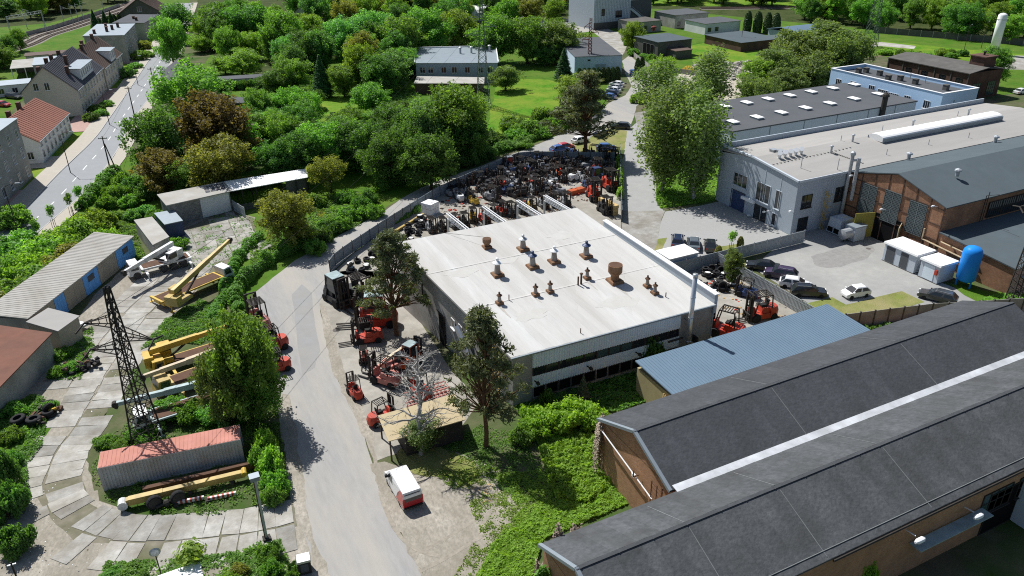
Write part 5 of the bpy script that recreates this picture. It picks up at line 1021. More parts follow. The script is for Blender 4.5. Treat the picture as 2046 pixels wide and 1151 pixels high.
fence('ivy_fence', 'straight fence overgrown with climbers between scrap yard and concrete drive', 'fence', [e0, e1], 2.0, 'fence_sheet')
fence('sheet_fence', 'pale sheet fence between the car park and the works court', 'fence', [(63.2, 77.6), (88.1, 77.7)], 2.0, 'fence_light', 'galvanised', 2.48)
fence('sheet_fence', 'pale sheet fence dividing the works court from the tyre yard', 'fence', [(71.2, 77.3), (70.9, 57.6)], 2.0, 'fence_light', 'galvanised', 2.3)
fence('panel_wall', 'weathered concrete panel wall behind the blue-roofed shed', 'wall', [(70.4, 56.1), (72.4, 55.6), (78.8, 54), (85.3, 52.3), (89, 50.6), (97.5, 47.6)], 2.4, 'concrete_wall', 'dark_concrete', 2.0, 'slab', .16)
fence('sheet_fence', 'short grey fence beside the workshop door', 'fence', [G(458, 415), G(500, 442)], 1.9, 'fence_light', 'galvanised', 2.2)
fence('garden_fence', 'low wire-and-post garden fence on the lawn below the spruce', 'fence', [G(660, 232), G(725, 228)], .9, 'steel_green', 'pole_wood', 2.0, 'flat', .07)
fence('panel_wall', 'concrete wall along the northern lane', 'wall', [G(1264, 112), G(1300, 140), (152, 176)], 1.4, 'concrete_wall', 'concrete_wall', 2.0, 'slab', .16)
fence('rail_fence', 'long grey noise wall behind the railway, top right', 'wall', [G(1745, 66), G(2060, 92)], 2.2, 'dark_concrete', 'concrete_wall', 4.0, 'slab', .2)
fence('rail_fence', 'pale wall on the far side of the railway, top left', 'wall', [G(28, 79), G(110, 58), G(190, 32), G(240, 14)], 1.6, 'concrete_wall', 'concrete_wall', 4.0, 'slab', .2)
# gate pillar with box, leaning slightly
g = G(533, 1078); gp = thing('gate_pillar', 'tall slim steel gate pillar with rusty channel and grey box on top, left roadside', 'pillar', g)
b = MB(); b.box(-.08, .12, -.1, .1, 0, 6.4); b.build('column', 'galvanised', gp); MB().box(-.15, -.085, -.08, .08, 0, 6.3).build('channel', 'steel_rust', gp); b = MB(); b.box(-.35, .35, -.3, .3, 6.4, 6.75); b.box(-.4, .4, -.35, .35, 6.75, 6.82); b.build('head_box', 'zinc', gp); MB().box(-.3, .35, -.3, .3, 0, .25).build('base_plate', 'steel_dark', gp)
g = G(610, 1140); cb = thing('metal_cabinet', 'small dark roadside cabinet with shiny metal lid at the bottom edge', 'cabinet', g, R_(-8))
MB().box(-.5, .5, -.45, .45, .05, 1.25).build('body', 'steel_dark', cb); b = MB(); b.hexa([(-.56, -.5, 1.25), (.56, -.5, 1.25), (.56, .5, 1.25), (-.56, .5, 1.25)], [(-.5, -.45, 1.42), (.5, -.45, 1.42), (.5, .45, 1.42), (-.5, .45, 1.42)]); b.build('lid', 'stainless', cb); MB().box(-.3, .3, -.47, -.451, .3, 1.1).build('door', 'felt_grey', cb)
# lattice pylons
def lattice(name, label, loc, h, wb, wt, m, arms=(), az=0.0, seg=14, bar=.11, knee=None):
    t = thing(name, label, 'pylon', loc, az)
    def half(z):
        if knee and z > knee[0]: return (knee[1]+(wt-knee[1])*(z-knee[0])/(h-knee[0]))/2
        return (wb+((knee[1] if knee else wt)-wb)*z/(knee[0] if knee else h))/2
    zs = [h*(1-(1-i/seg)**1.25) if False else h*i/seg for i in range(seg+1)]
    b = MB()
    for sx, sy in ((-1, -1), (1, -1), (1, 1), (-1, 1)):
        for i in range(seg):
            z0, z1 = zs[i], zs[i+1]; b.bar((sx*half(z0), sy*half(z0), z0), (sx*half(z1), sy*half(z1), z1), bar)
    b.build('leg_angles', m, t)
    b = MB()
    for i in range(seg):
        z0, z1 = zs[i], zs[i+1]; a, c = half(z0), half(z1)
        C = [(-1, -1), (1, -1), (1, 1), (-1, 1)]
        for k in range(4):
            p, q = C[k], C[(k+1) % 4]
            b.bar((p[0]*a, p[1]*a, z0), (q[0]*c, q[1]*c, z1), bar*.6); b.bar((q[0]*a, q[1]*a, z0), (p[0]*c, p[1]*c, z1), bar*.6)
    b.build('bracing', m, t)
    for z, l, s in arms:
        b = MB(); w = half(z); tip = (s*(l+w), 0, z+.1)
        for y in (-w, w): b.bar((s*w, y, z), tip, bar*.8); b.bar((s*w, y, z+1.1), tip, bar*.7)
        for k in range(1, 4):
            f = k/4; x = s*w+(tip[0]-s*w)*f; b.bar((x, -w*(1-f), z+.1*f), (x, w*(1-f), z+.1*f), bar*.5); b.bar((x, w*(1-f), z+.1*f), (x, w*(1-f), z+1.1*(1-f)+.1*f), bar*.5)
        ar = b.build('cross_arm', m, t)
        for d in (-1, 1):
            ins = MB(); ins.cyl((tip[0], 0, tip[2]), (tip[0]+.1*s, d*1.3, tip[2]-.35), .09, n=6); ins.build('insulator', 'steel_dark', ar)
    return t
PY = Vector((-4.7, 71.5, 0))
near_p = lattice('power_pylon', 'dark steel lattice power pylon standing by the rust-red container, left foreground', PY, 17.0, 2.1, .35, 'steel_dark', ((13.0, 2.8, -1), (11.6, 2.8, 1), (10.2, 2.8, -1)), R_(-32), 17, .11, (9.5, 1.0))
FPY = G(966, 211)
far_p = lattice('power_pylon', 'slim grey-green lattice pylon rising beside the blue-grey house', FPY, 25, 3.2, .5, 'steel_green', ((21, 3, -1), (19, 3, 1), (17, 3, -1)), R_(-32), 18, .1, (14, 1.5))
lattice('lattice_mast', 'rust-red lattice mast in front of the pale blue store', G(1177, 146), 15.5, 1.3, .6, 'steel_red', ((11.5, 1.8, 1), (9.5, 1.8, -1), (13, 1.4, -1)), R_(-30), 16, .14)
lattice('power_pylon', 'green-grey lattice pylon among trees near the tank tower', G(1737, 93), 26, 4, .6, 'steel_green', ((17, 3.5, -1), (17, 3.5, 1), (21, 3, -1), (21, 3, 1)), R_(20), 14, .14)
lattice('power_pylon', 'black lattice mast cut by the right picture edge beside the grass strip', G(2026, 604), 16, 1.6, .5, 'steel_dark', ((13, 2.5, -1), (11.5, 2.5, 1)), R_(-32), 16, .12)
def wire(p, q, sag, lbl, r=.022):
    b = MB(); n = 14; P_ = [Vector(p).lerp(Vector(q), i/n)-Vector((0, 0, sag*4*(i/n)*(1-i/n))) for i in range(n+1)]
    for i in range(n): b.cyl(P_[i], P_[i+1], r, n=4)
    return tag(b.build('power_line', 'steel_dark'), lbl, 'power line', 'overhead wires')
ca, sa = math.cos(R_(-32)), math.sin(R_(-32))
for s, z, z2, l in ((-1, 12.7, 20.7, 'uppermost'), (1, 11.3, 18.7, 'middle'), (-1, 9.9, 16.7, 'lowest')):
    wire(PY+Vector((s*3.3*ca, s*3.3*sa, z)), FPY+Vector((s*3.8*ca, s*3.8*sa, z2)), 3.5, l+' wire of the line from the dark pylon towards the slim far pylon')
# wooden poles and street lamps along the street
def wood_pole(px, py, h, label, brace=False):
    t = thing('utility_pole', label, 'pole', G(px, py), R_(-15)); MB().cyl((0, 0, 0), (0, 0, h), .15, .1, 8).build('shaft', 'pole_wood', t); MB().box(-.8, .8, -.06, .06, h-.5, h-.38).build('crossbar', 'pole_wood', t)
    for x in (-.7, -.3, .3, .7): MB().cyl((x, 0, h-.38), (x, 0, h-.2), .05, n=6).build('insulator', 'white_metal', t)
    if brace: MB().cyl((1.1, 0, 0), (.1, 0, h*.8), .13, .1, 8).build('strut', 'pole_wood', t)
    return t
POLES = [(222, 345, 7.2, 'braced dark wooden pole nearest on the right side of the street', True), (268, 229, 6.8, 'dark wooden pole on the right kerb, second along the street', False), (311, 186, 6.8, 'dark wooden pole on the right kerb, third along the street', False), (354, 100, 6.5, 'thin farthest pole near the purple car on the street', False)]
for a in POLES: wood_pole(*a)
for (x1, y1, h1, *_), (x2, y2, h2, *_) in zip(POLES, POLES[1:]): wire(G(x1, y1)+Vector((0, 0, h1-.3)), G(x2, y2)+Vector((0, 0, h2-.3)), .6, 'thin wire between wooden street poles', .02)
def lamp(px, py, label, h=7.5, a=0, arm=1.8):
    t = thing('street_lamp', label, 'street lamp', G(px, py), R_(a)); MB().cyl((0, 0, 0), (0, 0, h), .09, .06, 8).build('pole', 'steel_dark', t); b = MB(); b.bar((0, 0, h), (arm*.6, 0, h+.45), .07); b.bar((arm*.6, 0, h+.45), (arm, 0, h+.5), .07); b.build('arm', 'steel_dark', t); b = MB(); b.hexa([(arm-.1, -.14, h+.42), (arm+.6, -.1, h+.42), (arm+.6, .1, h+.42), (arm-.1, .14, h+.42)], [(arm-.1, -.1, h+.56), (arm+.6, -.06, h+.56), (arm+.6, .06, h+.56), (arm-.1, .1, h+.56)]); b.build('lamp_head', 'galvanised', t); return t
for k, (x, y, o_) in enumerate(((36, 463, 'nearest'), (141, 345, 'second nearest'), (219, 249, 'third'), (276, 170, 'fourth'), (309, 114, 'farthest'))): lamp(x, y, o_+' street lamp on the left sidewalk kerb', a=-15)
for x, y, lb in ((1398, 40, 'slim lamp post between the concrete sheds'), (1480, 92, 'lamp post on the lawn before the black flat roof'), (1925, 105, 'curved-arm lamp left of the white tank tower'), (1960, 97, 'curved-arm lamp directly beside the white tank tower'), (1152, 48, 'lamp post by the corrugated tower block'), (1772, 66, 'lamp by the noise wall near the green pylon')): lamp(x, y, lb, 8, 20)
# railway gantries
q0, q1 = G(25, 78), G(93, 64); gt = thing('railway_gantry', 'pale lattice portal gantry over the railway, top left', 'gantry', q0, heading(q0, q1)); L = (q1-q0).length
for x in (0, L):
    b = MB(); b.bar((x-.3, 0, 0), (x-.15, 0, 8), .14); b.bar((x+.3, 0, 0), (x+.15, 0, 8), .14)
    for k in range(8): b.bar((x-.3, 0, k), (x+.3, 0, k+1), .07)
    b.build('mast', 'galvanised', gt)
b = MB(); b.bar((0, 0, 8), (L, 0, 8), .14); b.bar((0, 0, 7.2), (L, 0, 7.2), .14)
for k in range(int(L)): b.bar((k, 0, 7.2 if k % 2 else 8), (k+1, 0, 8 if k % 2 else 7.2), .07)
b.build('beam', 'galvanised', gt)
for k, (x, y) in enumerate(((130, 52), (147, 48), (158, 46), (167, 40), (209, 27), (55, 58))):
    t = thing('catenary_mast', ('pale catenary mast by the tracks, number %s from the portal gantry' % ('first second third fourth fifth'.split()[k])) if k < 5 else 'thin catenary mast standing under the portal gantry', 'mast', G(x, y), R_(-40)); MB().cyl((0, 0, 0), (0, 0, 8), .14, .1, 6).build('pole', 'galvanised', t); b = MB(); b.bar((0, 0, 6.6), (3, 0, 6.9), .06); b.bar((0, 0, 7.6), (3, 0, 6.9), .05); b.build('bracket', 'galvanised', t)
# ------------------------------------------------------------------ vehicles and yard equipment
def wheel_data(r, w, rim='rim', tyre='rubber', n=14):
    b = MB(); b.lathe([(r*.62, -w/2), (r*.93, -w/2), (r, -w*.32), (r, w*.32), (r*.93, w/2), (r*.62, w/2)], (0, 0, 0), n, 0, 'Y')
    b.lathe([(r*.2, -w*.36), (r*.62, -w*.42), (r*.62, w*.42), (r*.2, w*.36)], (0, 0, 0), n, 1, 'Y')
    o = b.build('wheel', [tyre, rim]); d = o.data; bpy.data.objects.remove(o); return d
_wd = {}
def wheel(par, x, y, r, w, rim='rim', tyre='rubber'):
    k = (r, w, rim, tyre)
    if k not in _wd: _wd[k] = wheel_data(*k)
    o = bpy.data.objects.new('wheel', _wd[k]); COL.objects.link(o); o.parent = par; o.location = (x, y, r); return o
# --- cars: lofted body, glass set into the greenhouse
def make_car(paint, style='hatch'):
    t = thing('parked_car', '', 'car')
    L, W, H = dict(hatch=(4.1, 1.74, 1.46), sedan=(4.6, 1.8, 1.42), wagon=(4.7, 1.82, 1.48), suv=(4.5, 1.86, 1.62), mini=(3.7, 1.66, 1.5))[style]
    hl = L/2; roof0, roof1 = dict(hatch=(.10, -.32), sedan=(.07, -.22), wagon=(.08, -.38), suv=(.10, -.37), mini=(.11, -.33))[style]
    tail = dict(hatch=-.46, sedan=-.36, wagon=-.475, suv=-.47, mini=-.48)[style]; cowl = dict(hatch=.29, sedan=.25, wagon=.25, suv=.27, mini=.31)[style]
    zb = H*.62                                                                           # belt line
    st = [(-.5, .30, .74, .82), (-.49, .24, .86, .9), (tail if style == 'sedan' else -.47, .22, zb, .97), (-.3, .2, zb, 1), (0, .19, zb, 1), (.2, .19, zb*.99, 1), (cowl, .2, zb*.97, .985), (.43, .21, zb*.86, .95), (.485, .24, zb*.72, .86), (.5, .32, zb*.6, .78)]
    if style != 'sedan': st[0] = (-.5, .3, zb*.8, .88); st[1] = (-.495, .24, zb*.96, .93)
    b = MB(); rings = []
    for fx, z0, z1, fw in st:
        x = fx*L; w = W/2*fw
        rings.append([(x, -w*.9, z0), (x, -w, z0+.12), (x, -w*.985, (z0+z1)/2+.05), (x, -w*.93, z1), (x, w*.93, z1), (x, w*.985, (z0+z1)/2+.05), (x, w, z0+.12), (x, w*.9, z0)])
    for r0, r1 in zip(rings, rings[1:]):
        for i in range(8): j = (i+1) % 8; b.quad([r0[i], r1[i], r1[j], r0[j]][::-1])
    b.quad(rings[0][::-1]); b.quad(rings[-1]); b.build('body', paint, t, False, True)
    w0, w1 = W/2*.92, W/2*.72; xc, xr0, xr1, xt = cowl*L, roof0*L, roof1*L, tail*L
    lo = [(xt, -w0, zb-.03), (xc, -w0, zb*.965), (xc, w0, zb*.965), (xt, w0, zb-.03)]; hi = [(xr1, -w1, H-.13), (xr0, -w1, H-.10), (xr0, w1, H-.10), (xr1, w1, H-.13)]; xm_ = (xr0+xr1)/2
    b = MB(); b.hexa(lo, hi); b.hexa(hi, [(xr1+.16, -w1*.82, H-.025), (xr0-.2, -w1*.82, H), (xr0-.2, w1*.82, H), (xr1+.16, w1*.82, H-.025)]); b.build('cabin', paint, t)
    def glass(nm, a, b_, c, d, s=.06, out=(0, 0, 0)):
        P_ = [Vector(p) for p in (a, b_, c, d)]; m = sum(P_, Vector())/4; n = (P_[1]-P_[0]).cross(P_[3]-P_[0]).normalized()*.012
        MB().quad([p.lerp(m, s)+n for p in P_]).build(nm, 'glass_dark', t)
    glass('windscreen', lo[1], lo[2], hi[2], hi[1], .05); glass('rear_window', lo[3], lo[0], hi[0], hi[3], .09)
    for s in (0, 1):
        A, B, C_, D_ = (lo[0], lo[1], hi[1], hi[0]) if s == 0 else (lo[2], lo[3], hi[3], hi[2])
        A, B, C_, D_ = map(Vector, (A, B, C_, D_))
        for f0, f1 in ((.04, .47), (.53, .95)):
            glass('side_window', A.lerp(B, f0), A.lerp(B, f1), D_.lerp(C_, f1), D_.lerp(C_, f0), .1)
    for s in (-1, 1):
        MB().box(hl*.93, hl*.985, s*W*.33-.17, s*W*.33+.17, zb*.62, zb*.78).build('headlight', 'lamp_clear', t); MB().box(-hl-.005, -hl*.97, s*W*.36-.12, s*W*.36+.12, zb*.7, zb*.9).build('tail_light', 'lamp_red', t)
        MB().box(xc-.25, xc-.05, s*W*.5, s*(W*.5+.16), zb, zb+.13) if False else None
        b = MB(); b.box(xc-.3, xc-.12, min(s*W*.48, s*(W*.48+.18)), max(s*W*.48, s*(W*.48+.18)), zb-.02, zb+.13); b.build('mirror', paint, t)
    r = .33 if style == 'suv' else .3
    for fx in (.31, -.3):
        for s in (-1, 1): wheel(t, fx*L, s*(W/2-.1), r, .22)
    if style in ('wagon', 'suv'):
        for s in (-1, 1): MB().bar((xr0-.25, s*w1*.8, H+.03), (xr1+.2, s*w1*.8, H+.01), .04).build('roof_rail', 'galvanised', t)
    return t
_cars = {}
def car(rear, front, paint, style, label, group=None, snap=True):
    """stands with its rear and front axle ends sighted at two pixels"""
    a, b_ = G(*rear), G(*front); k = (paint, style)
    if k in _cars: t = clone(_cars[k])
    else: t = _cars[k] = make_car('car_'+paint, style)
    if 'group' in t: del t['group']
    put(t, (a+b_)/2, heading(a, b_), label, 1.0, group); t.location.z = .02; return t
car((1352, 503), (1354, 474), 'navy', 'suv', 'dark blue car backed up to the white-roofed cabin, leftmost of three')
car((1387, 508), (1384, 478), 'steel', 'sedan', 'steel-grey car in the middle of the three at the cabin')
car((1420, 511), (1417, 482), 'black', 'hatch', 'black car at the right end of the three by the cabin')
car((1546, 541), (1500, 535), 'black', 'sedan', 'black saloon parked nearest the grass corner of the court')
car((1580, 558), (1538, 551), 'plum', 'suv', 'dark plum car second in the row along the pale fence')
car((1568, 571), (1607, 577), 'white', 'hatch', 'white hatchback third in the row along the pale fence')
car((1587, 588), (1642, 591), 'black', 'wagon', 'black estate car at the lower end of the row along the pale fence')
car((1730, 588), (1686, 595), 'white', 'mini', 'small white hatchback parked alone on the notched grass')
car((1898, 606), (1845, 593), 'dkgrey', 'wagon', 'dark grey estate car by the concrete panel wall')
car((1258, 258), (1220, 256), 'black', 'wagon', 'black estate car on the dry grass at the road bend')
car((1110, 302), (1148, 295), 'red', 'hatch', 'red car showing above the yard fence under the pine')
car((1100, 306), (1135, 300), 'blue', 'hatch', 'blue car in front of the red one, above the yard fence')
car((1195, 300), (1228, 300), 'blue', 'hatch', 'light blue car right of the pine, above the yard fence')
car((1188, 276), (1212, 264), 'navy', 'sedan', 'navy car half hidden by the pine crown')
car((1147, 288), (1172, 282), 'white', 'hatch', 'white car half hidden behind the pine trunk')
for k, (px, py, c_, o_) in enumerate(((1234, 171, 'white', 'farthest white'), (1231, 177, 'silver', 'silver'), (1227, 183, 'white', 'third, white'), (1223, 189, 'navy', 'fourth, navy'), (1217, 196, 'blue', 'nearest blue'))): car((px+14, py+3), (px-18, py-1), c_, 'hatch', o_+' car of the row parked beside the pale blue store')
car((10, 195), (48, 199), 'black', 'wagon', 'black car in the yard behind the tenements, left edge')
car((-10, 212), (22, 214), 'red', 'hatch', 'red car at the left picture edge behind the salmon roof')
car((366, 88), (376, 66), 'purple', 'hatch', 'purple-blue car under trees at the street end')
car((540, 215), (545, 190), 'silver', 'hatch', 'silver car parked by the garden shed, seen past the hedge')
car((492, 244), (520, 240), 'steel', 'suv', 'grey car behind the brown-leaved tree')
car((1265, 158), (1262, 140), 'blue', 'mini', 'small blue car at the gate of the northern lane')
car((2020, 190), (2060, 184), 'white', 'sedan', 'white car at the right edge beside the boiler house')
car((1110, 45), (1145, 43), 'dkgrey', 'wagon', 'dark car on the north yard near the yellow-green bush')
# --- white and red van
vn = thing('parked_van', 'white delivery van with red rear half parked on the dirt by the road', 'van', G(818, 1000), R_(91)); vn.location = (15.25, 52.9, .03)
L, W, H = 4.9, 1.92, 1.98
b = MB(); prof = [(-2.45, .35), (-2.45, 1.0), (-2.4, 1.55), (-2.28, 1.9), (1.0, 1.98), (1.2, 1.9), (1.75, 1.2), (2.35, .95), (2.45, .6), (2.45, .3), (-2.3, .28)]
def taper(z): return W/2*(1 if z < 1.0 else 1-.17*(z-1.0)/.95)
A = [(x, -taper(z), z) for x, z in prof]; B = [(x, taper(z), z) for x, z in prof]; n = len(prof)
b.quad(A[::-1], 0); b.quad(B, 0)
for i in range(n):
    j = (i+1) % n; b.quad([A[i], B[i], B[j], A[j]][::-1], 0)
b.build('body', 'car_white', vn)
b = MB()
for s in (-1, 1): b.quad([(-2.44, s*(W/2+.006), .4), (-.7, s*(W/2+.006), .4), (-1.2, s*(W/2-.02), 1.3), (-1.6, s*(taper(1.75)+.012), 1.78), (-2.3, s*(taper(1.75)+.012), 1.78), (-2.42, s*(W/2-.0), 1.0)][::s])
b.quad([(-2.462, -.9, .42), (-2.462, .9, .42), (-2.462, .88, 1.0), (-2.462, -.88, 1.0)][::-1]); b.build('red_livery', 'car_red', vn)
MB().quad([(-2.468, -.78, 1.02), (-2.468, .78, 1.02), (-2.36, .7, 1.72), (-2.36, -.7, 1.72)][::-1]).build('rear_window', 'glass_dark', vn)
MB().quad([(1.22, -.72, 1.9), (1.77, -.82, 1.22), (1.77, .82, 1.22), (1.22, .72, 1.9)]).build('windscreen', 'glass_dark', vn)
for s in (-1, 1):
    b = MB(); b.quad([(.3, s*(taper(1.15)+.012), 1.15), (1.5, s*(taper(1.15)+.012), 1.15), (1.05, s*(taper(1.75)+.012), 1.75), (.3, s*(taper(1.75)+.012), 1.75)][::s]); b.build('side_window', 'glass_dark', vn); b = MB(); b.box(1.3, 1.5, min(s*.95, s*1.18), max(s*.95, s*1.18), 1.1, 1.35); b.build('mirror', 'rubber', vn)
    MB().box(-2.49, -2.45, s*.85-.08, s*.85+.08, .75, 1.35).build('tail_light', 'lamp_red', vn); MB().box(2.3, 2.47, s*.7-.2, s*.7+.2, .6, .8).build('headlight', 'lamp_clear', vn)
    for x in (-1.5, 1.6): wheel(vn, x, s*.85, .33, .22)
MB().box(-2.55, -2.44, -.85, .85, .3, .45).build('bumper', 'rubber', vn)
# --- forklifts
rf0 = random.Random(2)
def make_forklift(paint, cab=False, lean=0, dirty=False, bare=False):
    t = thing('forklift', '', 'forklift'); g_ = 'steel_dark'
    b = MB(); b.hexa([(-.55, -.52, .22), (.85, -.52, .22), (.85, .52, .22), (-.55, .52, .22)], [(-.5, -.5, .62), (.9, -.48, .62), (.9, .48, .62), (-.5, .5, .62)]); b.hexa([(-.7, -.42, .62), (.15, -.42, .62), (.15, .42, .62), (-.7, .42, .62)], [(-.65, -.38, 1.0), (.05, -.38, 1.05), (.05, .38, 1.05), (-.65, .38, 1.0)]); b.hexa([(.6, -.42, .62), (.9, -.42, .62), (.9, .42, .62), (.6, .42, .62)], [(.72, -.3, 1.1), (.86, -.3, 1.1), (.86, .3, 1.1), (.72, .3, 1.1)]); b.build('chassis', paint, t)
    b = MB(); ring = [(-.5, -.56), (-1.0, -.5), (-1.28, -.3), (-1.34, 0), (-1.28, .3), (-1.0, .5), (-.5, .56)]
    b.hexa([(x*.98, y*.95, .25) for x, y in ring][::-1], [(x if x > -.6 else x, y, .7) for x, y in ring][::-1]); b.hexa([(x, y, .7) for x, y in ring][::-1], [(x*.9, y*.88, 1.02) for x, y in ring][::-1]); b.build('counterweight', paint, t)
    if bare:                                                                             # stripped: engine, gearbox and leaning mast only
        b = MB(); b.box(-.5, .1, -.25, .25, .65, 1.15); b.cyl((-.2, .1, 1.15), (-.2, .1, 1.5), .09, n=7); b.cyl((.3, -.4, .7), (.5, .4, .95), .12, n=7); b.build('engine', 'steel_dark', t)
        b = MB()
        for s in (-1, 1): b.bar((1.0, s*.34, .1), (.2+.7*rf0.random(), s*.34, 1.3+.5*rf0.random()), .11)
        b.bar((.9, -.3, .6), (.9, .3, .6), .1); b.build('mast', 'steel_rust', t)
        for s in (-1, 1): wheel(t, .62, s*.5, .34, .24, 'steel_rust', 'rubber_dusty'); wheel(t, -.85, s*.47, .27, .2, 'steel_rust', 'rubber_dusty')
        return t
    b = MB()
    for s in (-1, 1): b.bar((.8, s*.45, .62), (.5, s*.43, 2.05), .07); b.bar((-.62, s*.45, .95), (-.52, s*.43, 2.05), .07); b.bar((-.55, s*.44, 2.05), (.52, s*.44, 2.05), .07)
    for k in range(7): x = -.52+k*.17; b.bar((x, -.43, 2.06), (x, .43, 2.06), .05)
    b.build('overhead_guard', 'steel_dark' if not cab else paint, t)
    if cab:
        b = MB(); b.hexa([(-.55, -.42, 1.0), (.74, -.42, 1.0), (.74, .42, 1.0), (-.55, .42, 1.0)], [(-.48, -.4, 2.0), (.46, -.4, 2.0), (.46, .4, 2.0), (-.48, .4, 2.0)]); b.build('cab_glass', 'glass_dark', t); MB().box(-.55, .52, -.46, .46, 2.08, 2.14).build('cab_roof', 'paint_teal' if not dirty else paint, t)
    else:
        b = MB(); b.box(-.35, .1, -.22, .22, 1.05, 1.15); b.hexa([(-.42, -.22, 1.1), (-.32, -.22, 1.1), (-.32, .22, 1.1), (-.42, .22, 1.1)], [(-.5, -.2, 1.55), (-.42, -.2, 1.55), (-.42, .2, 1.55), (-.5, .2, 1.55)]); b.build('seat', 'seat_black', t)
    b = MB()
    for s in (-1, 1): b.box(.98, 1.1, s*.36-.06, s*.36+.06, .08, 2.25); b.box(1.1, 1.18, s*.26-.04, s*.26+.04, .1, 2.05)
    for z in (.3, 1.1, 2.18): b.box(.99, 1.09, -.3, .3, z, z+.09)
    b.box(1.18, 1.26, -.45, .45, .25, .36); b.box(1.18, 1.26, -.45, .45, .62, .72); b.cyl((1.04, 0, .4), (1.04, 0, 2.0), .05, n=6); b.build('mast', g_, t)
    for s in (-1, 1): b = MB(); b.box(1.26, 1.32, s*.24-.06, s*.24+.06, .1, .75); b.box(1.32, 2.35, s*.24-.06, s*.24+.06, .08, .13); b.build('fork', 'steel_dark' if not dirty else 'steel_rust', t)
    for s in (-1, 1): wheel(t, .62, s*.5, .34, .24, 'paint_grey', 'rubber_dusty' if dirty else 'rubber'); wheel(t, -.85, s*.47, .27, .2, 'paint_grey', 'rubber_dusty' if dirty else 'rubber')
    return t
_fl = {}
def forklift(px, py, az, paint, label, scale=1.0, cab=False, group=None, dirty=False, at=None, bare=False):
    k = (paint, cab, dirty, bare)
    if k in _fl: t = clone(_fl[k])
    else: t = _fl[k] = make_forklift('paint_'+paint, cab, 0, dirty, bare)
    if 'group' in t: del t['group']
    p = G(px, py) if at is None else Vector(at); put(t, p, R_(az), label, scale, group); t.location.z = .02; return t
forklift(752, 650, 160, 'red', 'largest red forklift with teal-grey cab, forks to the left, on the forecourt', 2.1, True)
forklift(734, 683, 170, 'red', 'red forklift with pale roof and long forks, just below the big cab forklift', 1.45)
forklift(675, 605, -75, 'black', 'black wheeled machine with roof cage parked inside the fence gate, left one', 1.9, True)
forklift(718, 602, -70, 'black', 'black wheeled machine inside the fence gate, right one with rusty plate', 1.8)
forklift(710, 790, 95, 'red', 'small red-backed forklift standing alone by the road edge', 1.05)
forklift(770, 765, 125, 'salmon', 'faded pink forklift in front of the telehandler', 1.5)
forklift(838, 790, 95, 'red', 'red forklift with black guard behind the orange frames', 1.45)
forklift(822, 728, 30, 'orange', 'orange machine by the wall behind the dead tree', 1.3, True)
forklift(728, 722, 250, 'salmon', 'stripped rusty-pink chassis left of the telehandler', .9)
forklift(763, 842, 15, 'red', 'red forklift half under the plywood canopy', 1.2)
forklift(1518, 636, 170, 'red', 'big red forklift in the tyre yard, forks towards the hall', 1.7)
forklift(1450, 672, 120, 'red', 'red forklift at the right corner of the hall behind the blue roof', 1.8)
forklift(1490, 592, 120, 'dkblue', 'blue and white machine parked under the pale fence in the tyre yard', 1.2)
forklift(545, 700, 190, 'red', 'red forklift half hidden by roadside tree, left of the road', 1.5)
forklift(553, 742, 185, 'red', 'dark red machine below it at the left road edge', 1.3)
forklift(520, 655, 100, 'salmon', 'faded salmon machine at the left road bend', 1.8)
forklift(1187, 398, 255, 'red', 'large red forklift at the front right of the scrap yard', 1.8)
forklift(1218, 378, 265, 'red', 'red forklift by the ivy fence in the scrap yard', 1.8)
forklift(1193, 350, 250, 'red', 'red forklift farther back between the two large red ones', 1.6)
forklift(1208, 425, 265, 'black', 'stripped black machine beside wooden crates at the ivy fence', 1.4)
rf = random.Random(11)
zone = PX([(880, 398), (900, 378), (975, 345), (1045, 322), (1110, 313), (1234, 312), (1232, 345), (1180, 372), (1150, 392), (1070, 392), (990, 400), (930, 412)])
xs = [p[0] for p in zone]; ys = [p[1] for p in zone]; y = min(ys); nsc = 0; row = 0
cols = ['black']*8+['red']*3+['orange']*1+['grey']*5+['yellow']*1+['dkblue']*2
while y < max(ys):
    x = min(xs)+(row % 2)*1.1
    while x < max(xs):
        px_, py_ = x+rf.uniform(-.5, .5), y+rf.uniform(-.5, .5)
        if inside(px_, py_, zone) and rf.random() < .84 and nsc < 150:
            bare_ = rf.random() < .62; c_ = rf.choice(cols if not bare_ else ['black']*7+['grey']*5+['red']*1+['dkblue']+['white']); nm = dict(white='whitish', black='blackened', red='red', orange='orange', grey='grey', yellow='yellow', dkblue='dark blue')[c_]
            forklift(0, 0, rf.choice((-90, -80, -100, 90, -60, -120, 0, 180))+rf.uniform(-20, 20), c_, 'scrapped %s forklift packed into the crowded scrap yard behind the hall' % nm, rf.uniform(.95, 1.3), rf.random() < .1, 'scrapped forklifts behind the hall', True, (px_, py_, 0), bare_); nsc += 1
        x += 2.05
    y += 2.45; row += 1
rowm = [(862, 462), (884, 462), (908, 455), (928, 452), (945, 442), (968, 444), (985, 436), (1003, 428), (1020, 430), (1040, 424), (1062, 420), (1085, 414), (1108, 412), (1130, 410)]
for k, (px, py) in enumerate(rowm):
    c_ = ['grey', 'black', 'grey', 'black', 'yellow', 'red', 'grey', 'red', 'grey', 'black', 'yellow', 'grey', 'black', 'grey'][k]
    forklift(px, py, -92+rf.uniform(-12, 12), c_, '%s machine, %s from the left in the row under the white trusses' % (c_, 'first second third fourth fifth sixth seventh eighth ninth tenth eleventh twelfth thirteenth fourteenth'.split()[k]), 1.15, False, 'machines under the white trusses', True)
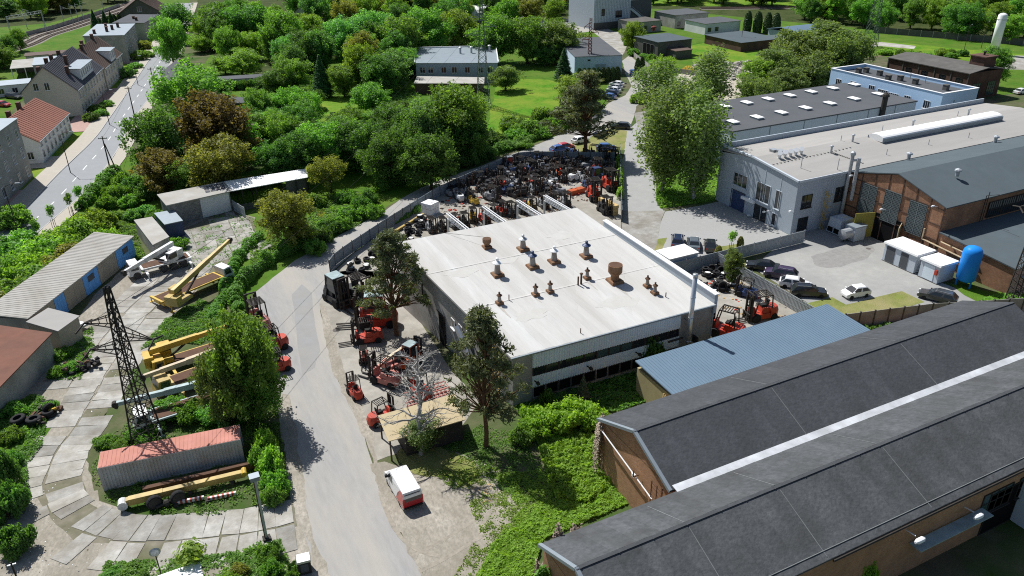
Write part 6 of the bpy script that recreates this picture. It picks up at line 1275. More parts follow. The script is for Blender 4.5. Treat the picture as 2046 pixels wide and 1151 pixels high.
# --- mobile cranes: carrier, turning superstructure, telescopic boom
def crane(label, a, b_, col, boomcol, boom0, boom1, L=9.0, axles=4, cabcol=None, lowboom=False):
    a, b_ = Vector(a), Vector(b_); t = thing('mobile_crane', label, 'crane', ((a.x+b_.x)/2, (a.y+b_.y)/2, 0), heading(a, b_)); h = L/2
    b = MB(); b.box(-h, h-1.6, -.5, .5, .75, 1.15); b.box(-h, h-1.7, -1.2, 1.2, 1.15, 1.32); b.box(-h+.2, -h+.8, -1.2, 1.2, .6, 1.15); b.build('carrier', col, t)
    MB().box(-h+.3, h-2, -1.0, 1.0, 1.322, 1.36).build('deck', 'steel_rust', t)
    cb_ = MB(); cb_.hexa([(h-1.6, -1.15, .6), (h, -1.15, .6), (h, 1.15, .6), (h-1.6, 1.15, .6)], [(h-1.55, -1.1, 2.3), (h-.35, -1.05, 2.3), (h-.35, 1.05, 2.3), (h-1.55, 1.1, 2.3)]); c_ = cb_.build('driver_cab', cabcol or col, t)
    MB().quad([(h-.11, -1.0, 1.45), (h-.11, 1.0, 1.45), (h-.32, .95, 2.15), (h-.32, -.95, 2.15)]).build('windscreen', 'glass_dark', c_)
    for s in (-1, 1):
        MB().quad([(h-1.4, s*1.17, 1.4), (h-.4, s*1.17, 1.4), (h-.55, s*1.13, 2.15), (h-1.4, s*1.13, 2.15)][::s]).build('side_window', 'glass_dark', c_)
        for k in range(axles):
            x = -h+1.2+k*1.35 if k < axles-1 else h-1.0
            wheel(t, x, s*1.0, .55, .38, 'paint_grey', 'rubber_dusty')
        for x in (-h+.5, h-2.2): b = MB(); b.box(x-.15, x+.15, min(s*1.2, s*2.4), max(s*1.2, s*2.4), .7, .95); b.cyl((x, s*2.4, .1), (x, s*2.4, .9), .08, n=8); b.cyl((x, s*2.4, .02), (x, s*2.4, .12), .28, n=10); b.build('outrigger', col, t)
    m = Matrix.Rotation(-t.rotation_euler.z, 3, 'Z'); p0 = m @ (Vector(boom0)-t.location); p1 = m @ (Vector(boom1)-t.location); d = (p1-p0); dn = Vector((d.x, d.y, 0)).normalized(); sd = Vector((-dn.y, dn.x, 0))
    base = p0.copy(); base.z = 1.36
    b = MB(); c0 = base+dn*.6
    q = [c0+dn*x+sd*y for x, y in ((-2.1, -1.0), (.9, -1.0), (.9, 1.0), (-2.1, 1.0))]
    b.hexa([(v.x, v.y, 1.40) for v in q], [(v.x, v.y, 1.75) for v in q]); q2 = [c0+dn*x+sd*y for x, y in ((-2.1, -.95), (-1.1, -.95), (-1.1, .95), (-2.1, .95))]; b.hexa([(v.x, v.y, 1.75) for v in q2], [(v.x, v.y, 2.6) for v in q2]); b.cyl((c0.x, c0.y, 1.3), (c0.x, c0.y, 1.4), .8, n=16); b.build('superstructure', boomcol, t)
    oc = c0+dn*.2+sd*1.05; q = [oc+dn*x+sd*y for x, y in ((-.7, -.4), (.7, -.4), (.7, .4), (-.7, .4))]; b = MB(); b.hexa([(v.x, v.y, 1.6) for v in q], [(v.x, v.y, 3.0) for v in q]); oc_ = b.build('operator_cab', boomcol, t); q = [oc+dn*x+sd*y for x, y in ((-.55, -.43), (.73, -.43), (.73, .43), (-.55, .43))]; b = MB(); b.hexa([(v.x, v.y, 2.1) for v in q], [(v.x, v.y, 2.85) for v in q]); b.build('cab_window', 'glass_dark', oc_)
    e1 = p0+d*.56
    MB().bar(p0-d.normalized()*.8, e1, .5, .64).build('boom', boomcol, t); MB().bar(e1, p0+d*.82, .42, .52).build('boom_section', boomcol, t); b = MB(); b.bar(p0+d*.82, p1, .34, .42); b.build('boom_section', boomcol, t)
    b = MB(); b.cyl(p1+sd*.25, p1-sd*.25, .3, n=10); b.bar(p1-d.normalized()*.3, p1+Vector((0, 0, -.5)), .3); b.build('boom_head', 'steel_dark', t)
    b = MB(); b.cyl(c0+dn*.7+Vector((0, 0, .3)), p0+d*.4-Vector((0, 0, .3)), .14, n=8); b.build('lift_ram', 'steel_dark', t)
    return t
crane('white mobile crane with low white boom in front of the garage row', G(362, 530), G(279, 551), 'paint_white', 'paint_white', (1.6, 113.0, 3.4), (-4.6, 107.3, 3.0), 8.6, 4)
crane('yellow mobile crane with raised ochre boom and white driver cab on the slab lane', G(328, 612), G(452, 560), 'paint_yellow', 'paint_ochre', (1.2, 98.5, 3.2), (9.4, 107.2, 5.0), 11.0, 4, 'paint_white')
crane('yellow crane with ochre boom, rearmost of three parked side by side under the tree', (5.6, 85.0, 0), (-2.8, 83.6, 0), 'paint_yellow', 'paint_yellow', (-2.4, 84.2, 2.9), (5.6, 84.7, 3.6), 10, 4)
crane('cream-boomed crane, middle of the three parked under the tree', (6.2, 81.3, 0), (-3.2, 79.0, 0), 'paint_ochre', 'paint_cream', (6.0, 80.9, 3.2), (-4.2, 79.3, 2.7), 10, 4)
crane('crane with grey-white boom and white cab, nearest of the three parked cranes', (4.4, 74.6, 0), (-5.6, 73.6, 0), 'paint_teal', 'paint_teal', (3.6, 74.6, 3.1), (-7.0, 75.4, 2.6), 10.5, 4, 'paint_white')
# --- container with pylon shadow, boom lying in front, striped outrigger beams, loose wheels
ca_ = R_(-7.36); ct_ = thing('shipping_container', 'long container with rust-red ribbed roof and grey corrugated side', 'container', (-8.8, 65.4, 0), ca_)
CL, CW, CHh = 12.19, 2.44, 2.6
b = MB(); x = .15; k = 0
while x < CL-.2:
    d0 = .0 if k % 2 == 0 else .05
    b.box(x, x+.14, d0, CW-d0, .12, CHh-.12); x += .14; k += 1
b.build('side_corrugation', 'container_side', ct_)
b = MB(); b.box(0, CL, -.01, .08, 0, .14); b.box(0, CL, CW-.08, CW+.01, 0, .14); b.box(0, CL, -.01, .06, CHh-.13, CHh-.02); b.box(0, CL, CW-.06, CW+.01, CHh-.13, CHh-.02)
for xx in (0, CL-.16):
    for yy in (-.012, CW-.14): b.box(xx, xx+.16, yy, yy+.152, 0, CHh)
b.build('corner_frame', 'container_side', ct_)
b = MB(); x = .16
b.box(.02, CL-.02, .02, CW-.02, CHh-.05, CHh+.005)
while x < CL-.2: b.box(x, x+.18, .1, CW-.1, CHh+.005, CHh+.03); x += .36
b.build('roof', 'container_red', ct_)
for s in (0, 1): MB().box(-.06, .0, .06+s*1.18, 1.2+s*1.18, .15, CHh-.15).build('door', 'container_side', ct_)
bl = thing('crane_boom', 'long yellow crane boom lying on the ground in front of the container', 'crane boom', (-7.0, 62.0, 0), R_(-5.5))
MB().bar((0, 0, .75), (9.9, .1, .75), .5, .58).build('boom_section', 'paint_ochre', bl); MB().bar((.2, 0, .76), (3, 0, .76), .56, .64).build('boom_collar', 'paint_ochre', bl); b = MB(); b.cyl((-.3, -.4, .6), (-.3, .4, .6), .42, n=12); b.bar((-.6, 0, .6), (0, 0, .6), .5); b.build('boom_head', 'paint_white', bl); b = MB(); [b.box(x, x+.3, -.5, .5, 0, .42) for x in (1.5, 5, 8.6)]; b.build('bearer', 'pole_wood', bl)
b = MB(); b.cyl((9.9, -.3, .9), (9.9, .5, .9), .25, n=10); b.build('pivot', 'paint_yellow', bl)
MB()
sb2 = MB().bar((-5.6, 63.4, .35), (4.2, 62.4, .5), .5, .6).build('steel_girder', 'steel_rust'); tag(sb2, 'rusty girder lying between the container and the yellow boom', 'girder')
def striped(label, p, q):
    p, q = Vector(p), Vector(q); t = thing('outrigger_beam', label, 'beam', p); n = 12; w = (q-p)/n
    for k in range(2):
        b = MB()
        for i in range(k, n, 2): b.bar(w*i+Vector((0, 0, .3)), w*(i+1)+Vector((0, 0, .3)), .22, .3)
        b.build('stripe', 'paint_white' if k else 'paint_red', t)
    MB().box(-.2, .2, -.3, .3, 0, .3).build('foot', 'steel_dark', t)
striped('left red-and-white striped beam before the yellow boom', G(352, 1010), G(409, 999)); striped('right red-and-white striped beam before the yellow boom', G(416, 1002), G(473, 990))
TY = {}
def tyre(p, r, w, m, tilt, label, group, rimm=None, rz=0):
    k = (round(r, 2), round(w, 2), m, rimm)
    if k not in TY:
        b = MB(); b.lathe([(r*.55, -w/2), (r*.9, -w/2), (r, -w*.3), (r, w*.3), (r*.9, w/2), (r*.55, w/2), (r*.55, w*.3), (r*.55, -w*.3)], (0, 0, 0), 14, 0)
        if rimm: b.lathe([(r*.56, -w*.25), (r*.56, w*.52), (r*.74, w*.53), (r*.76, w*.51)], (0, 0, 0), 14, 1)
        o = b.build('tyre', [m]+([rimm] if rimm else [])); TY[k] = o.data; bpy.data.objects.remove(o)
    o = bpy.data.objects.new('tyre', TY[k]); COL.objects.link(o); o.location = p; o.rotation_euler = (tilt[0], tilt[1], rz); return tag(o, label, 'tyre', group)
for px, py, lb in ((311, 1012, 'left big tractor wheel leaning against the yellow boom'), (358, 1002, 'right big tractor wheel leaning against the yellow boom')):
    p = G(px, py); tyre((p.x, p.y-.2, .62), .66, .5, 'rubber', (R_(80), 0), lb, None, 'steel_dark', R_(12))
ax = thing('axle_block', 'dark axle and gearbox lying between the two tractor wheels', 'axle', G(335, 1012), .2); b = MB(); b.cyl((-.9, 0, .35), (.9, .1, .4), .14, n=8); b.lathe([(.1, -.3), (.36, -.15), (.36, .15), (.1, .3)], (0, 0, .4), 10, 0, 'X'); b.build('axle', 'steel_dark', ax); MB().box(.4, 1.0, -.3, .3, .1, .7).build('gearbox', 'steel_rust', ax)
rt = random.Random(21)
def pile(poly, n, label, group, rmin, rmax, layers, white=.15, sheen='rubber_dusty'):
    P_ = PX(poly); xs = [p[0] for p in P_]; ys = [p[1] for p in P_]; k = 0
    while k < n:
        x, y = rt.uniform(min(xs), max(xs)), rt.uniform(min(ys), max(ys))
        if not inside(x, y, P_): continue
        r = rt.choice((rmin, (rmin+rmax)/2, rmax)); w = r*.55
        for l in range(rt.randint(1, layers)):
            if k >= n: break
            wh_ = rt.random() < white; tyre((x+rt.uniform(-.1, .1), y+rt.uniform(-.1, .1), w*(.5+l)+.03), r, w, 'rubber' if not wh_ else sheen, (rt.uniform(-.12, .12) if rt.random() < .8 else R_(75), rt.uniform(-.12, .12)), label, group, 'rim_white' if wh_ else None, rt.uniform(0, 6)); k += 1
pile([(688, 552), (715, 515), (775, 474), (815, 452), (848, 436), (862, 452), (812, 486), (770, 510), (735, 535), (712, 562)], 130, 'tyre in the long heap inside the curved sheet fence', 'tyres along the curved fence', .42, .55, 3, .2)
pile([(1392, 575), (1402, 545), (1440, 530), (1462, 548), (1466, 572), (1430, 590), (1405, 592)], 90, 'tyre in the heap between hall parapet and pale fence', 'tyres in the east yard', .42, .6, 3, .3)
pile([(15, 850), (30, 815), (70, 795), (105, 800), (105, 830), (70, 850)], 12, 'big truck tyre in the weedy heap at the left edge', 'big tyres on the depot', .6, .75, 2, 0)
for k, (px, py) in enumerate(((783, 470), (838, 440), (873, 430))): pass
# --- white truss portals behind the hall
for k, X in enumerate((39.2, 45.0, 50.7, 55.4)):
    t = thing('truss_girder', '%s white lattice truss reaching out behind the hall roof' % ('first second third fourth'.split()[k]+' from the left,'), 'truss', (X, 100, 0)); b = MB(); L = 12.6 if X < 54 else 9
    for dx in (-.2, .2): b.bar((dx, 0, 6.0), (dx, -L, 6.3), .11)
    b.bar((0, 0, 5.1), (0, -L, 5.4), .11)
    for i in range(14):
        y0, y1 = -L*i/14, -L*(i+1)/14
        for dx in (-.2, .2): b.bar((dx, y0, 6.0+.3*i/14), (0, (y0+y1)/2, 5.12+.3*i/14), .06); b.bar((0, (y0+y1)/2, 5.12+.3*i/14), (dx, y1, 6.0+.3*(i+1)/14), .06)
    b.build('girder', 'white_metal', t); MB().box(-.12, .12, -.12, .12, 0, 5.1).build('column', 'galvanised', t)
# --- loose things in the yards
def crates(name, label, cat, px, py, dims, m, az=0, n=(1, 1, 1), group=None):
    t = thing(name, label, cat, G(px, py), R_(az), group); lx, ly, lz = dims
    for i in range(n[0]):
        for j in range(n[1]):
            for k in range(n[2]):
                b = MB(); j0 = rt.uniform(-.06, .06); b.box(i*lx+j0, (i+1)*lx-.08+j0, j*ly, (j+1)*ly-.08, k*lz+.02, (k+1)*lz-.04); b.build('bale', m, t)
    return t
crates('white_bale_stack', 'stack of white wrapped bales at the yard fence', 'bales', 862, 432, (1.1, 1.1, 1.0), 'white_metal', 30, (2, 2, 2))
crates('crate_stack', 'wooden crates stacked against the ivy fence', 'crates', 1226, 432, (1.0, 1.2, .6), 'timber', 0, (1, 4, 3))
crates('orange_bin', 'orange steel bins among the scrapped forklifts', 'bin', 1142, 392, (1.6, 1.2, .9), 'paint_orange', 10, (2, 1, 1))
bm = thing('timber_beam', 'yellowish timber beam lying inside the curved fence', 'beam', G(790, 466), heading(G(790, 466), G(846, 432))); MB().box(0, (G(790, 466)-G(846, 432)).length, -.2, .2, .1, .5).build('beam', 'paint_ochre', bm); MB().box(0, .6, -.3, .3, 0, .1).build('bearer', 'pole_wood', bm)
for px, py, w_, lb in ((700, 618, 4.4, 'rust-brown dozer blade lying at the fence gate'), ):
    t = thing('dozer_blade', lb, 'blade', G(px-18, py), R_(-2)); b = MB(); b.hexa([(0, 0, .02), (w_, 0, .02), (w_, .5, .02), (0, .5, .02)], [(0, .4, .9), (w_, .4, .9), (w_, .55, .9), (0, .55, .9)]); b.build('blade', 'steel_rust', t); MB().box(.3, .6, .5, 2.0, .1, .4).build('push_arm', 'steel_rust', t); MB().box(w_-.6, w_-.3, .5, 2.0, .1, .4).build('push_arm', 'steel_rust', t)
for k, (px, py) in enumerate(((818, 806), (822, 826))):
    t = thing('mesh_frame', ('rear' if k == 0 else 'front')+' orange steel mesh frame lying on the forecourt', 'frame', G(px, py), R_(2)); b = MB()
    for y_ in (0, 1.3): b.bar((0, y_, .5), (4.6, y_, .5), .1); b.bar((0, y_, .05), (4.6, y_, .05), .1)
    for i in range(11): b.bar((i*.46, 0, .5), (i*.46, 1.3, .5), .06); b.bar((i*.46, 0, .05), (i*.46, 0, .5), .06)
    b.build('bars', 'paint_salmon', t)
th = thing('telehandler', 'machine with long cream boom and pink body in the forecourt', 'telehandler', G(795, 735), R_(20))
MB().hexa([(-1.6, -.9, .5), (1.5, -.9, .5), (1.5, .9, .5), (-1.6, .9, .5)], [(-1.5, -.8, 1.2), (1.2, -.8, 1.1), (1.2, .8, 1.1), (-1.5, .8, 1.2)]).build('chassis', 'paint_salmon', th); MB().bar((-1.4, .2, 1.6), (3.2, .2, 2.4), .35, .4).build('boom', 'paint_cream', th); MB().bar((-3.0, .2, 1.0), (-1.3, .2, 1.7), .3, .3).build('jib', 'paint_orange', th)
b = MB(); b.hexa([(-.5, -.8, 1.15), (.6, -.8, 1.15), (.6, -.05, 1.15), (-.5, -.05, 1.15)], [(-.4, -.75, 2.2), (.4, -.75, 2.2), (.4, -.1, 2.2), (-.4, -.1, 2.2)]); b.build('cab', 'glass_dark', th)
for x in (-1.1, 1.1):
    for s in (-1, 1): wheel(th, x, s*.85, .5, .35, 'paint_grey', 'rubber_dusty')
sc = thing('scrap_heap', 'heap of axles and engine scrap in weeds beside the slab lane', 'scrap', G(165, 735)); 
for k in range(26):
    p = Vector((rt.gauss(0, 1.0), rt.gauss(0, .9), rt.uniform(.1, .8))); b = MB()
    if k % 3 == 0: b.cyl(p, p+Vector((rt.uniform(-1, 1), rt.uniform(-1, 1), rt.uniform(-.2, .3))), rt.uniform(.1, .22), n=7)
    elif k % 3 == 1: b.lathe([(.12, -.2), (.36, -.15), (.36, .15), (.12, .2)], p, 10, 0, rt.choice('XYZ'))
    else: b.bar(p, p+Vector((rt.uniform(-.8, .8), rt.uniform(-.8, .8), .2)), .35)
    b.build('scrap_piece', rt.choice(('steel_dark', 'steel_rust', 'rubber', 'steel_dark')), sc)
sc2 = thing('scrap_heap', 'rusty axles with yellow parts lying among the big tyres, left edge', 'scrap', G(75, 838))
for k in range(22):
    p = Vector((rt.gauss(0, 1.0), rt.gauss(0, .8), rt.uniform(.1, .6))); b = MB(); b.bar(p, p+Vector((rt.uniform(-1, 1), rt.uniform(-1, 1), rt.uniform(-.1, .3))), rt.uniform(.12, .3)); b.build('scrap_piece', rt.choice(('steel_rust', 'steel_dark', 'paint_yellow' if k % 5 == 0 else 'steel_rust')), sc2)
wt = thing('white_trailer', 'pile of white panels and a trailer frame beside the beige annex', 'trailer', G(150, 665), R_(35)); MB().box(-1.5, 1.5, -.7, .7, .5, .75).build('deck', 'paint_white', wt); MB().box(-.9, .9, -.5, .6, .76, 1.0).build('panel_stack', 'white_metal', wt)
for s in (-1, 1): wheel(wt, -.4, s*.75, .35, .22)
# rubble mounds and small debris on the plaza and dirt
def debris(name, label, poly, n, smin, smax, m, seed):
    r_ = random.Random(seed); P_ = PX(poly); xs = [p[0] for p in P_]; ys = [p[1] for p in P_]; b = MB(); k = 0
    while k < n:
        x, y = r_.uniform(min(xs), max(xs)), r_.uniform(min(ys), max(ys))
        if not inside(x, y, P_): continue
        s = r_.uniform(smin, smax); a = r_.uniform(0, 3); z = s*.35
        q = [(x+math.cos(a+i*1.57+r_.uniform(-.3, .3))*s, y+math.sin(a+i*1.57+r_.uniform(-.3, .3))*s) for i in range(4)]
        b.hexa([(*p, 0) for p in q], [(x+(p[0]-x)*.7, y+(p[1]-y)*.7, z*r_.uniform(.6, 1.6)) for p in q], r_.randrange(len(m))); k += 1
    o = b.build(name, m); kind(o, 'stuff'); o['label'] = label; return o
debris('rubble', 'broken concrete and rubble heaps on the pale plaza', [(1370, 135), (1400, 128), (1500, 122), (1500, 160), (1440, 160), (1390, 160)], 420, .2, 1.0, ['rubble', 'concrete_wall', 'dark_concrete'], 4)
debris('rubble', 'bleached stones and wood chips beside the van', [(930, 965), (965, 955), (1005, 985), (1000, 1005), (955, 1010)], 260, .03, .14, ['rubble', 'timber', 'dust'], 5)
debris('litter', 'stones and litter along the slab lane', [(30, 1150), (60, 990), (130, 880), (190, 760), (260, 640), (300, 640), (210, 820), (120, 960), (130, 1040), (230, 1080), (200, 1140)], 320, .02, .10, ['rubble', 'dark_concrete', 'white_metal'], 6)
debris('scrap_parts', 'loose machine parts strewn through the scrap yard', [(690, 545), (770, 480), (880, 405), (980, 355), (1050, 325), (1236, 312), (1232, 400), (1100, 405), (930, 430), (800, 480)], 700, .1, .42, ['steel_dark', 'steel_rust', 'dark_concrete', 'paint_red', 'rubber', 'rubble'], 8)
debris('scrap_parts', 'loose machine parts and pallets in the tyre yard', [(1400, 600), (1440, 525), (1500, 560), (1560, 600), (1600, 622), (1520, 650)], 130, .1, .35, ['steel_dark', 'steel_rust', 'timber', 'paint_red'], 9)
mh = MB().lathe([(.35, 0), (.35, .035)], G(1735, 497)+Vector((0, 0, .0)), 14).build('manhole_cover', 'manhole_iron'); tag(mh, 'rusty pile on the court floor before the factory gate', 'manhole')
mh2 = MB().lathe([(.45, 0), (.45, .04)], G(672, 660), 16).build('manhole_cover', 'manhole_iron'); tag(mh2, 'round iron manhole cover on the forecourt left of the red forklifts', 'manhole')
sd_ = thing('satellite_pole', 'pole with a satellite dish at the lower left edge', 'antenna', G(327, 1165)); MB().cyl((0, 0, 0), (0, 0, 3.2), .05, n=6).build('pole', 'steel_dark', sd_); b = MB(); b.lathe([(.05, .0), (.3, .06), (.42, .16)], (0, -.1, 3.2), 14, 0, 'Y'); b.build('dish', 'galvanised', sd_)
st2 = thing('antenna_post', 'short steel post with insulators at the left bottom corner', 'post', G(38, 1165)); MB().cyl((0, 0, 0), (0, 0, 2.2), .07, n=6).build('pole', 'steel_dark', st2); MB().box(-.3, .3, -.05, .05, 1.9, 2.0).build('crossbar', 'galvanised', st2)
tb = MB().hexa([tuple(G(330, 1190)), tuple(G(470, 1185)), tuple(G(470, 1150)), tuple(G(330, 1155))], [(*G(330, 1190).xy, 2.4), (*G(470, 1185).xy, 2.4), (*G(470, 1150).xy, 2.5), (*G(330, 1155).xy, 2.5)]) if False else None
bn = MB().box(-.5, .5, -.5, .5, 0, 1.0); bl2 = thing('blue_bin', 'blue plastic bin at the wall of the nearest hall, lower right', 'bin', (48.0, 22.5, 0)); bn.build('body', 'plastic_blue', bl2); MB().box(-.55, .55, -.55, .55, 1.0, 1.1).build('lid', 'plastic_blue', bl2)
wp = thing('site_van_roof', 'white lorry roof just entering at the bottom left edge', 'lorry', G(300, 1250), R_(2)); MB().box(0, 4.2, 0, 2.0, .7, 2.4).build('box_body', 'white_metal', wp); MB().box(-.05, 4.25, -.05, 2.05, 2.4, 2.48).build('roof', 'white_roof', wp)
for x in (.8, 3.4):
    for y_ in (.15, 1.85): wheel(wp, x, y_, .4, .25)
# ------------------------------------------------------------------ vegetation
import numpy as np
def leaf_mesh(name, P, N, size, tone, elong=1.35, seed=0):
    g = np.random.default_rng(seed); n = len(P); N = N/np.maximum(np.linalg.norm(N, axis=1, keepdims=True), 1e-6)
    r = g.normal(size=(n, 3)); t = np.cross(N, r); t /= np.maximum(np.linalg.norm(t, axis=1, keepdims=True), 1e-6); b = np.cross(N, t)
    s = size[:, None]*.5
    fold = N*s*g.uniform(-.35, .35, (n, 1))
    V = np.empty((n, 4, 3), np.float32)
    V[:, 0] = P-t*s*elong; V[:, 1] = P+b*s*.8+fold; V[:, 2] = P+t*s*elong; V[:, 3] = P-b*s*.8+fold*.5
    me = bpy.data.meshes.new(name); me.vertices.add(4*n); me.vertices.foreach_set('co', V.reshape(-1))
    me.loops.add(4*n); me.loops.foreach_set('vertex_index', np.arange(4*n, dtype=np.int32))
    me.polygons.add(n); me.polygons.foreach_set('loop_start', np.arange(0, 4*n, 4, dtype=np.int32)); me.polygons.foreach_set('loop_total', np.full(n, 4, np.int32))
    a = me.attributes.new('tone', 'FLOAT', 'FACE'); a.data.foreach_set('value', np.clip(tone, 0, 1).astype(np.float32))
    me.update(calc_edges=True); me.materials.append(LEAF['green']); return me
def blob_leaves(C, Rb, n, g, flat=1.0, under=.55, spread=.35, jit=.1):
    """leaves on the skins of overlapping leaf clumps"""
    C = np.array(C); Rb = np.array(Rb); w = Rb**2/np.sum(Rb**2); idx = g.choice(len(C), size=int(n*2.6), p=w)
    d = g.normal(size=(len(idx), 3)); d /= np.linalg.norm(d, axis=1, keepdims=True)
    rr = Rb[idx]*(.6+.62*g.beta(2.2, 1.6, len(idx))); sc = np.array([1, 1, flat]); P = C[idx]+d*rr[:, None]*sc
    keep = ~((d[:, 2] < -.35) & (g.random(len(idx)) < under))
    for k in range(len(C)):
        q = (P-C[k])/sc; keep &= ~((np.einsum('ij,ij->i', q, q) < (Rb[k]*.58)**2) & (idx != k))
    P, d, idx = P[keep][:n], d[keep][:n], idx[keep][:n]; P = P+g.normal(size=P.shape)*jit
    ctr = C.mean(0); out = P-ctr; out /= np.maximum(np.linalg.norm(out, axis=1, keepdims=True), 1e-6)
    N = d+out*.5+g.normal(size=P.shape)*spread+np.array([0, 0, .25])
    bt = g.uniform(-.22, .22, len(C)); tone = g.beta(2, 2, len(P))*.8+.1+bt[idx]
    return P, N, tone
def limb(b, p, q, r0, r1, g, n=4, wob=.15):
    p, q = np.array(p, float), np.array(q, float); L = np.linalg.norm(q-p); pts = [p+(q-p)*i/n+(g.normal(size=3)*wob*L/n if 0 < i < n else 0) for i in range(n+1)]
    for i in range(n): b.cyl(pts[i], pts[i+1], r0+(r1-r0)*i/n, r0+(r1-r0)*(i+1)/n, 6)
    return pts
PROTO = {}
def proto(kind_, seed):
    g = np.random.default_rng(seed*17+5); b = MB(); hide = None
    if kind_ in ('broad', 'tall', 'open'):
        R, H = (4.0, 9.0) if kind_ != 'tall' else (3.4, 12.0); c0 = H*(.06 if kind_ != 'open' else .16); cz, hz = (H+c0)/2, (H-c0)/2
        C, Rb = [], []
        for i in range(150 if kind_ != 'open' else 90):
            u = g.normal(size=3); u /= np.linalg.norm(u); u[2] = abs(u[2])**.8*np.sign(u[2]+.25); f = g.uniform(.3, .9)**.8 if i > 5 else g.uniform(0, .3)
            r = g.uniform(.09, .2)*R; lump = 1+.16*math.sin(3*math.atan2(u[1], u[0])+seed)+.12*math.sin(5*u[2]+2*seed); c = np.array([u[0]*(R-r)*f*lump/.88, u[1]*(R-r)*f*lump/.88, cz+u[2]*(hz-r)*f/.88]); C.append(c); Rb.append(r)
        for i in range(12):                                                             # boughs reaching out of the crown
            a = g.uniform(0, 6.28); z = cz+hz*g.uniform(-.5, .95); f = R*g.uniform(.85, 1.18)*math.sqrt(max(.05, 1-((z-cz)/hz)**2)); C.append(np.array([f*math.cos(a), f*math.sin(a), z])); Rb.append(R*g.uniform(.07, .13))
        P, N, tone = blob_leaves(C, Rb, 17000 if kind_ != 'open' else 9500, g, .9, .1, 1.2, .18); size = g.uniform(.13, .32, len(P))
        pts = limb(b, (0, 0, -.2), (g.normal()*.2, g.normal()*.2, H*.55), .26, .14, g)
        for c in C[:12]: limb(b, pts[2 if g.random() < .5 else 3], c, .1, .03, g, 3)
        el = 1.3
    elif kind_ == 'birch':
        R, H = 3.2, 13.0; C, Rb = [], []
        for i in range(64):
            z = H*g.uniform(.12, .97); f = max(.1, math.sin(math.pi*min(1, (1.02-z/H)/.92)**.75))*R*(.8+.35*math.sin(z*1.3+seed)**2); a = g.uniform(0, 6.28); rr = f*g.uniform(.15, .95); C.append((rr*math.cos(a), rr*math.sin(a), z)); Rb.append(g.uniform(.5, .95))
        P, N, tone = blob_leaves(C, Rb, 8500, g, 1.7, .2, 1.0, .32); P[:, 2] -= g.exponential(.35, len(P))*(g.random(len(P)) < .5); size = g.uniform(.16, .34, len(P))
        pts = limb(b, (0, 0, -.2), (g.normal()*.25, g.normal()*.25, H*.9), .2, .04, g, 6, .06)
        for c in C[:16]: limb(b, pts[int(min(5, max(1, c[2]/H*6-1)))], c, .06, .02, g, 2)
        el = 1.5
    elif kind_ == 'pine':
        R, H = 3.6, 13.0; C, Rb = [], []
        top = limb(b, (0, 0, -.2), (g.normal()*.35, g.normal()*.35, H*.94), .24, .06, g, 7, .05)
        for i in range(110):
            z = H*g.uniform(.24, .99)**.9; f = R*max(.08, 1.02-(z/H-.42)/.62)**.8*min(1, .55+(z/H-.24)*3)*g.uniform(.25, 1.05); a = i*2.4+g.normal()*.4; c = (f*math.cos(a), f*math.sin(a), z+.1*f); C.append(c); Rb.append(g.uniform(.25, .55))
            limb(b, top[int(min(6, max(2, z/H*7-1)))], c, .07, .025, g, 2, .1)
        P, N, tone = blob_leaves(C, Rb, 7500, g, .5, .1, 1.2, .13); size = g.uniform(.10, .2, len(P)); el = 3.2
    elif kind_ == 'spruce':
        R, H = 2.6, 10.0; n = 6500; z = H*(1-g.power(2.0, n)*.94); lay = (z*2.1) % 1.0; f = R*(1-z/H)**.9*(1.05-.45*lay)*g.uniform(.55, 1.02, n)**.5; a = g.uniform(0, 6.28, n); f *= 1+.16*np.sin(a*5+np.floor(z*2.1)*1.7)
        P = np.stack([f*np.cos(a), f*np.sin(a), z], 1); N = np.stack([np.cos(a), np.sin(a), np.full(n, .9)], 1)+g.normal(size=(n, 3))*.5; tone = g.beta(2, 2, n); size = g.uniform(.18, .38, n); b.cyl((0, 0, -.2), (0, 0, H*.95), .2, .03, 8); el = 1.8
    elif kind_ == 'thuja':
        R, H = 1.1, 5.0; n = 3000; z = H*g.uniform(.02, 1, n); f = R*np.sqrt(np.maximum(1-((z/H-.38)/.64)**2, 0))*g.uniform(.75, 1.05, n); a = g.uniform(0, 6.28, n); P = np.stack([f*np.cos(a), f*np.sin(a), z], 1); N = np.stack([np.cos(a), np.sin(a), np.full(n, .4)], 1)+g.normal(size=(n, 3))*.5; tone = g.beta(2, 2, n); size = g.uniform(.15, .3, n); b.cyl((0, 0, -.1), (0, 0, H*.7), .1, .04, 6); el = 1.6
    elif kind_ == 'bush':
        R, H = 2.0, 2.6; C, Rb = [], []
        for i in range(60): a = g.uniform(0, 6.28); f = g.uniform(.1, .88)*R; r = g.uniform(.2, .45); C.append((f*math.cos(a), f*math.sin(a), max(r*.5, g.uniform(.25, .8)*(H-r)*(1-.45*f/R)))); Rb.append(r)
        P, N, tone = blob_leaves(C, Rb, 7500, g, .95, .1, 1.1, .11); size = g.uniform(.11, .26, len(P))
        for c in C[:7]: limb(b, (0, 0, -.1), c, .06, .02, g, 2)
        el = 1.35
    elif kind_ == 'sapling':
        R, H = .8, 3.5; C, Rb = [(0, 0, 2.2), (.25, .1, 2.8), (-.2, .15, 2.6), (.05, -.2, 3.1)], [.45, .4, .4, .35]; P, N, tone = blob_leaves(C, Rb, 420, g); size = g.uniform(.14, .26, len(P)); b.cyl((0, 0, 0), (0, 0, 3.0), .04, .02, 6)
        for k in range(3): b.cyl((.35*math.cos(k*2.1), .35*math.sin(k*2.1), 0), (.3*math.cos(k*2.1), .3*math.sin(k*2.1), 1.3), .04, .04, 5)
        el = 1.4
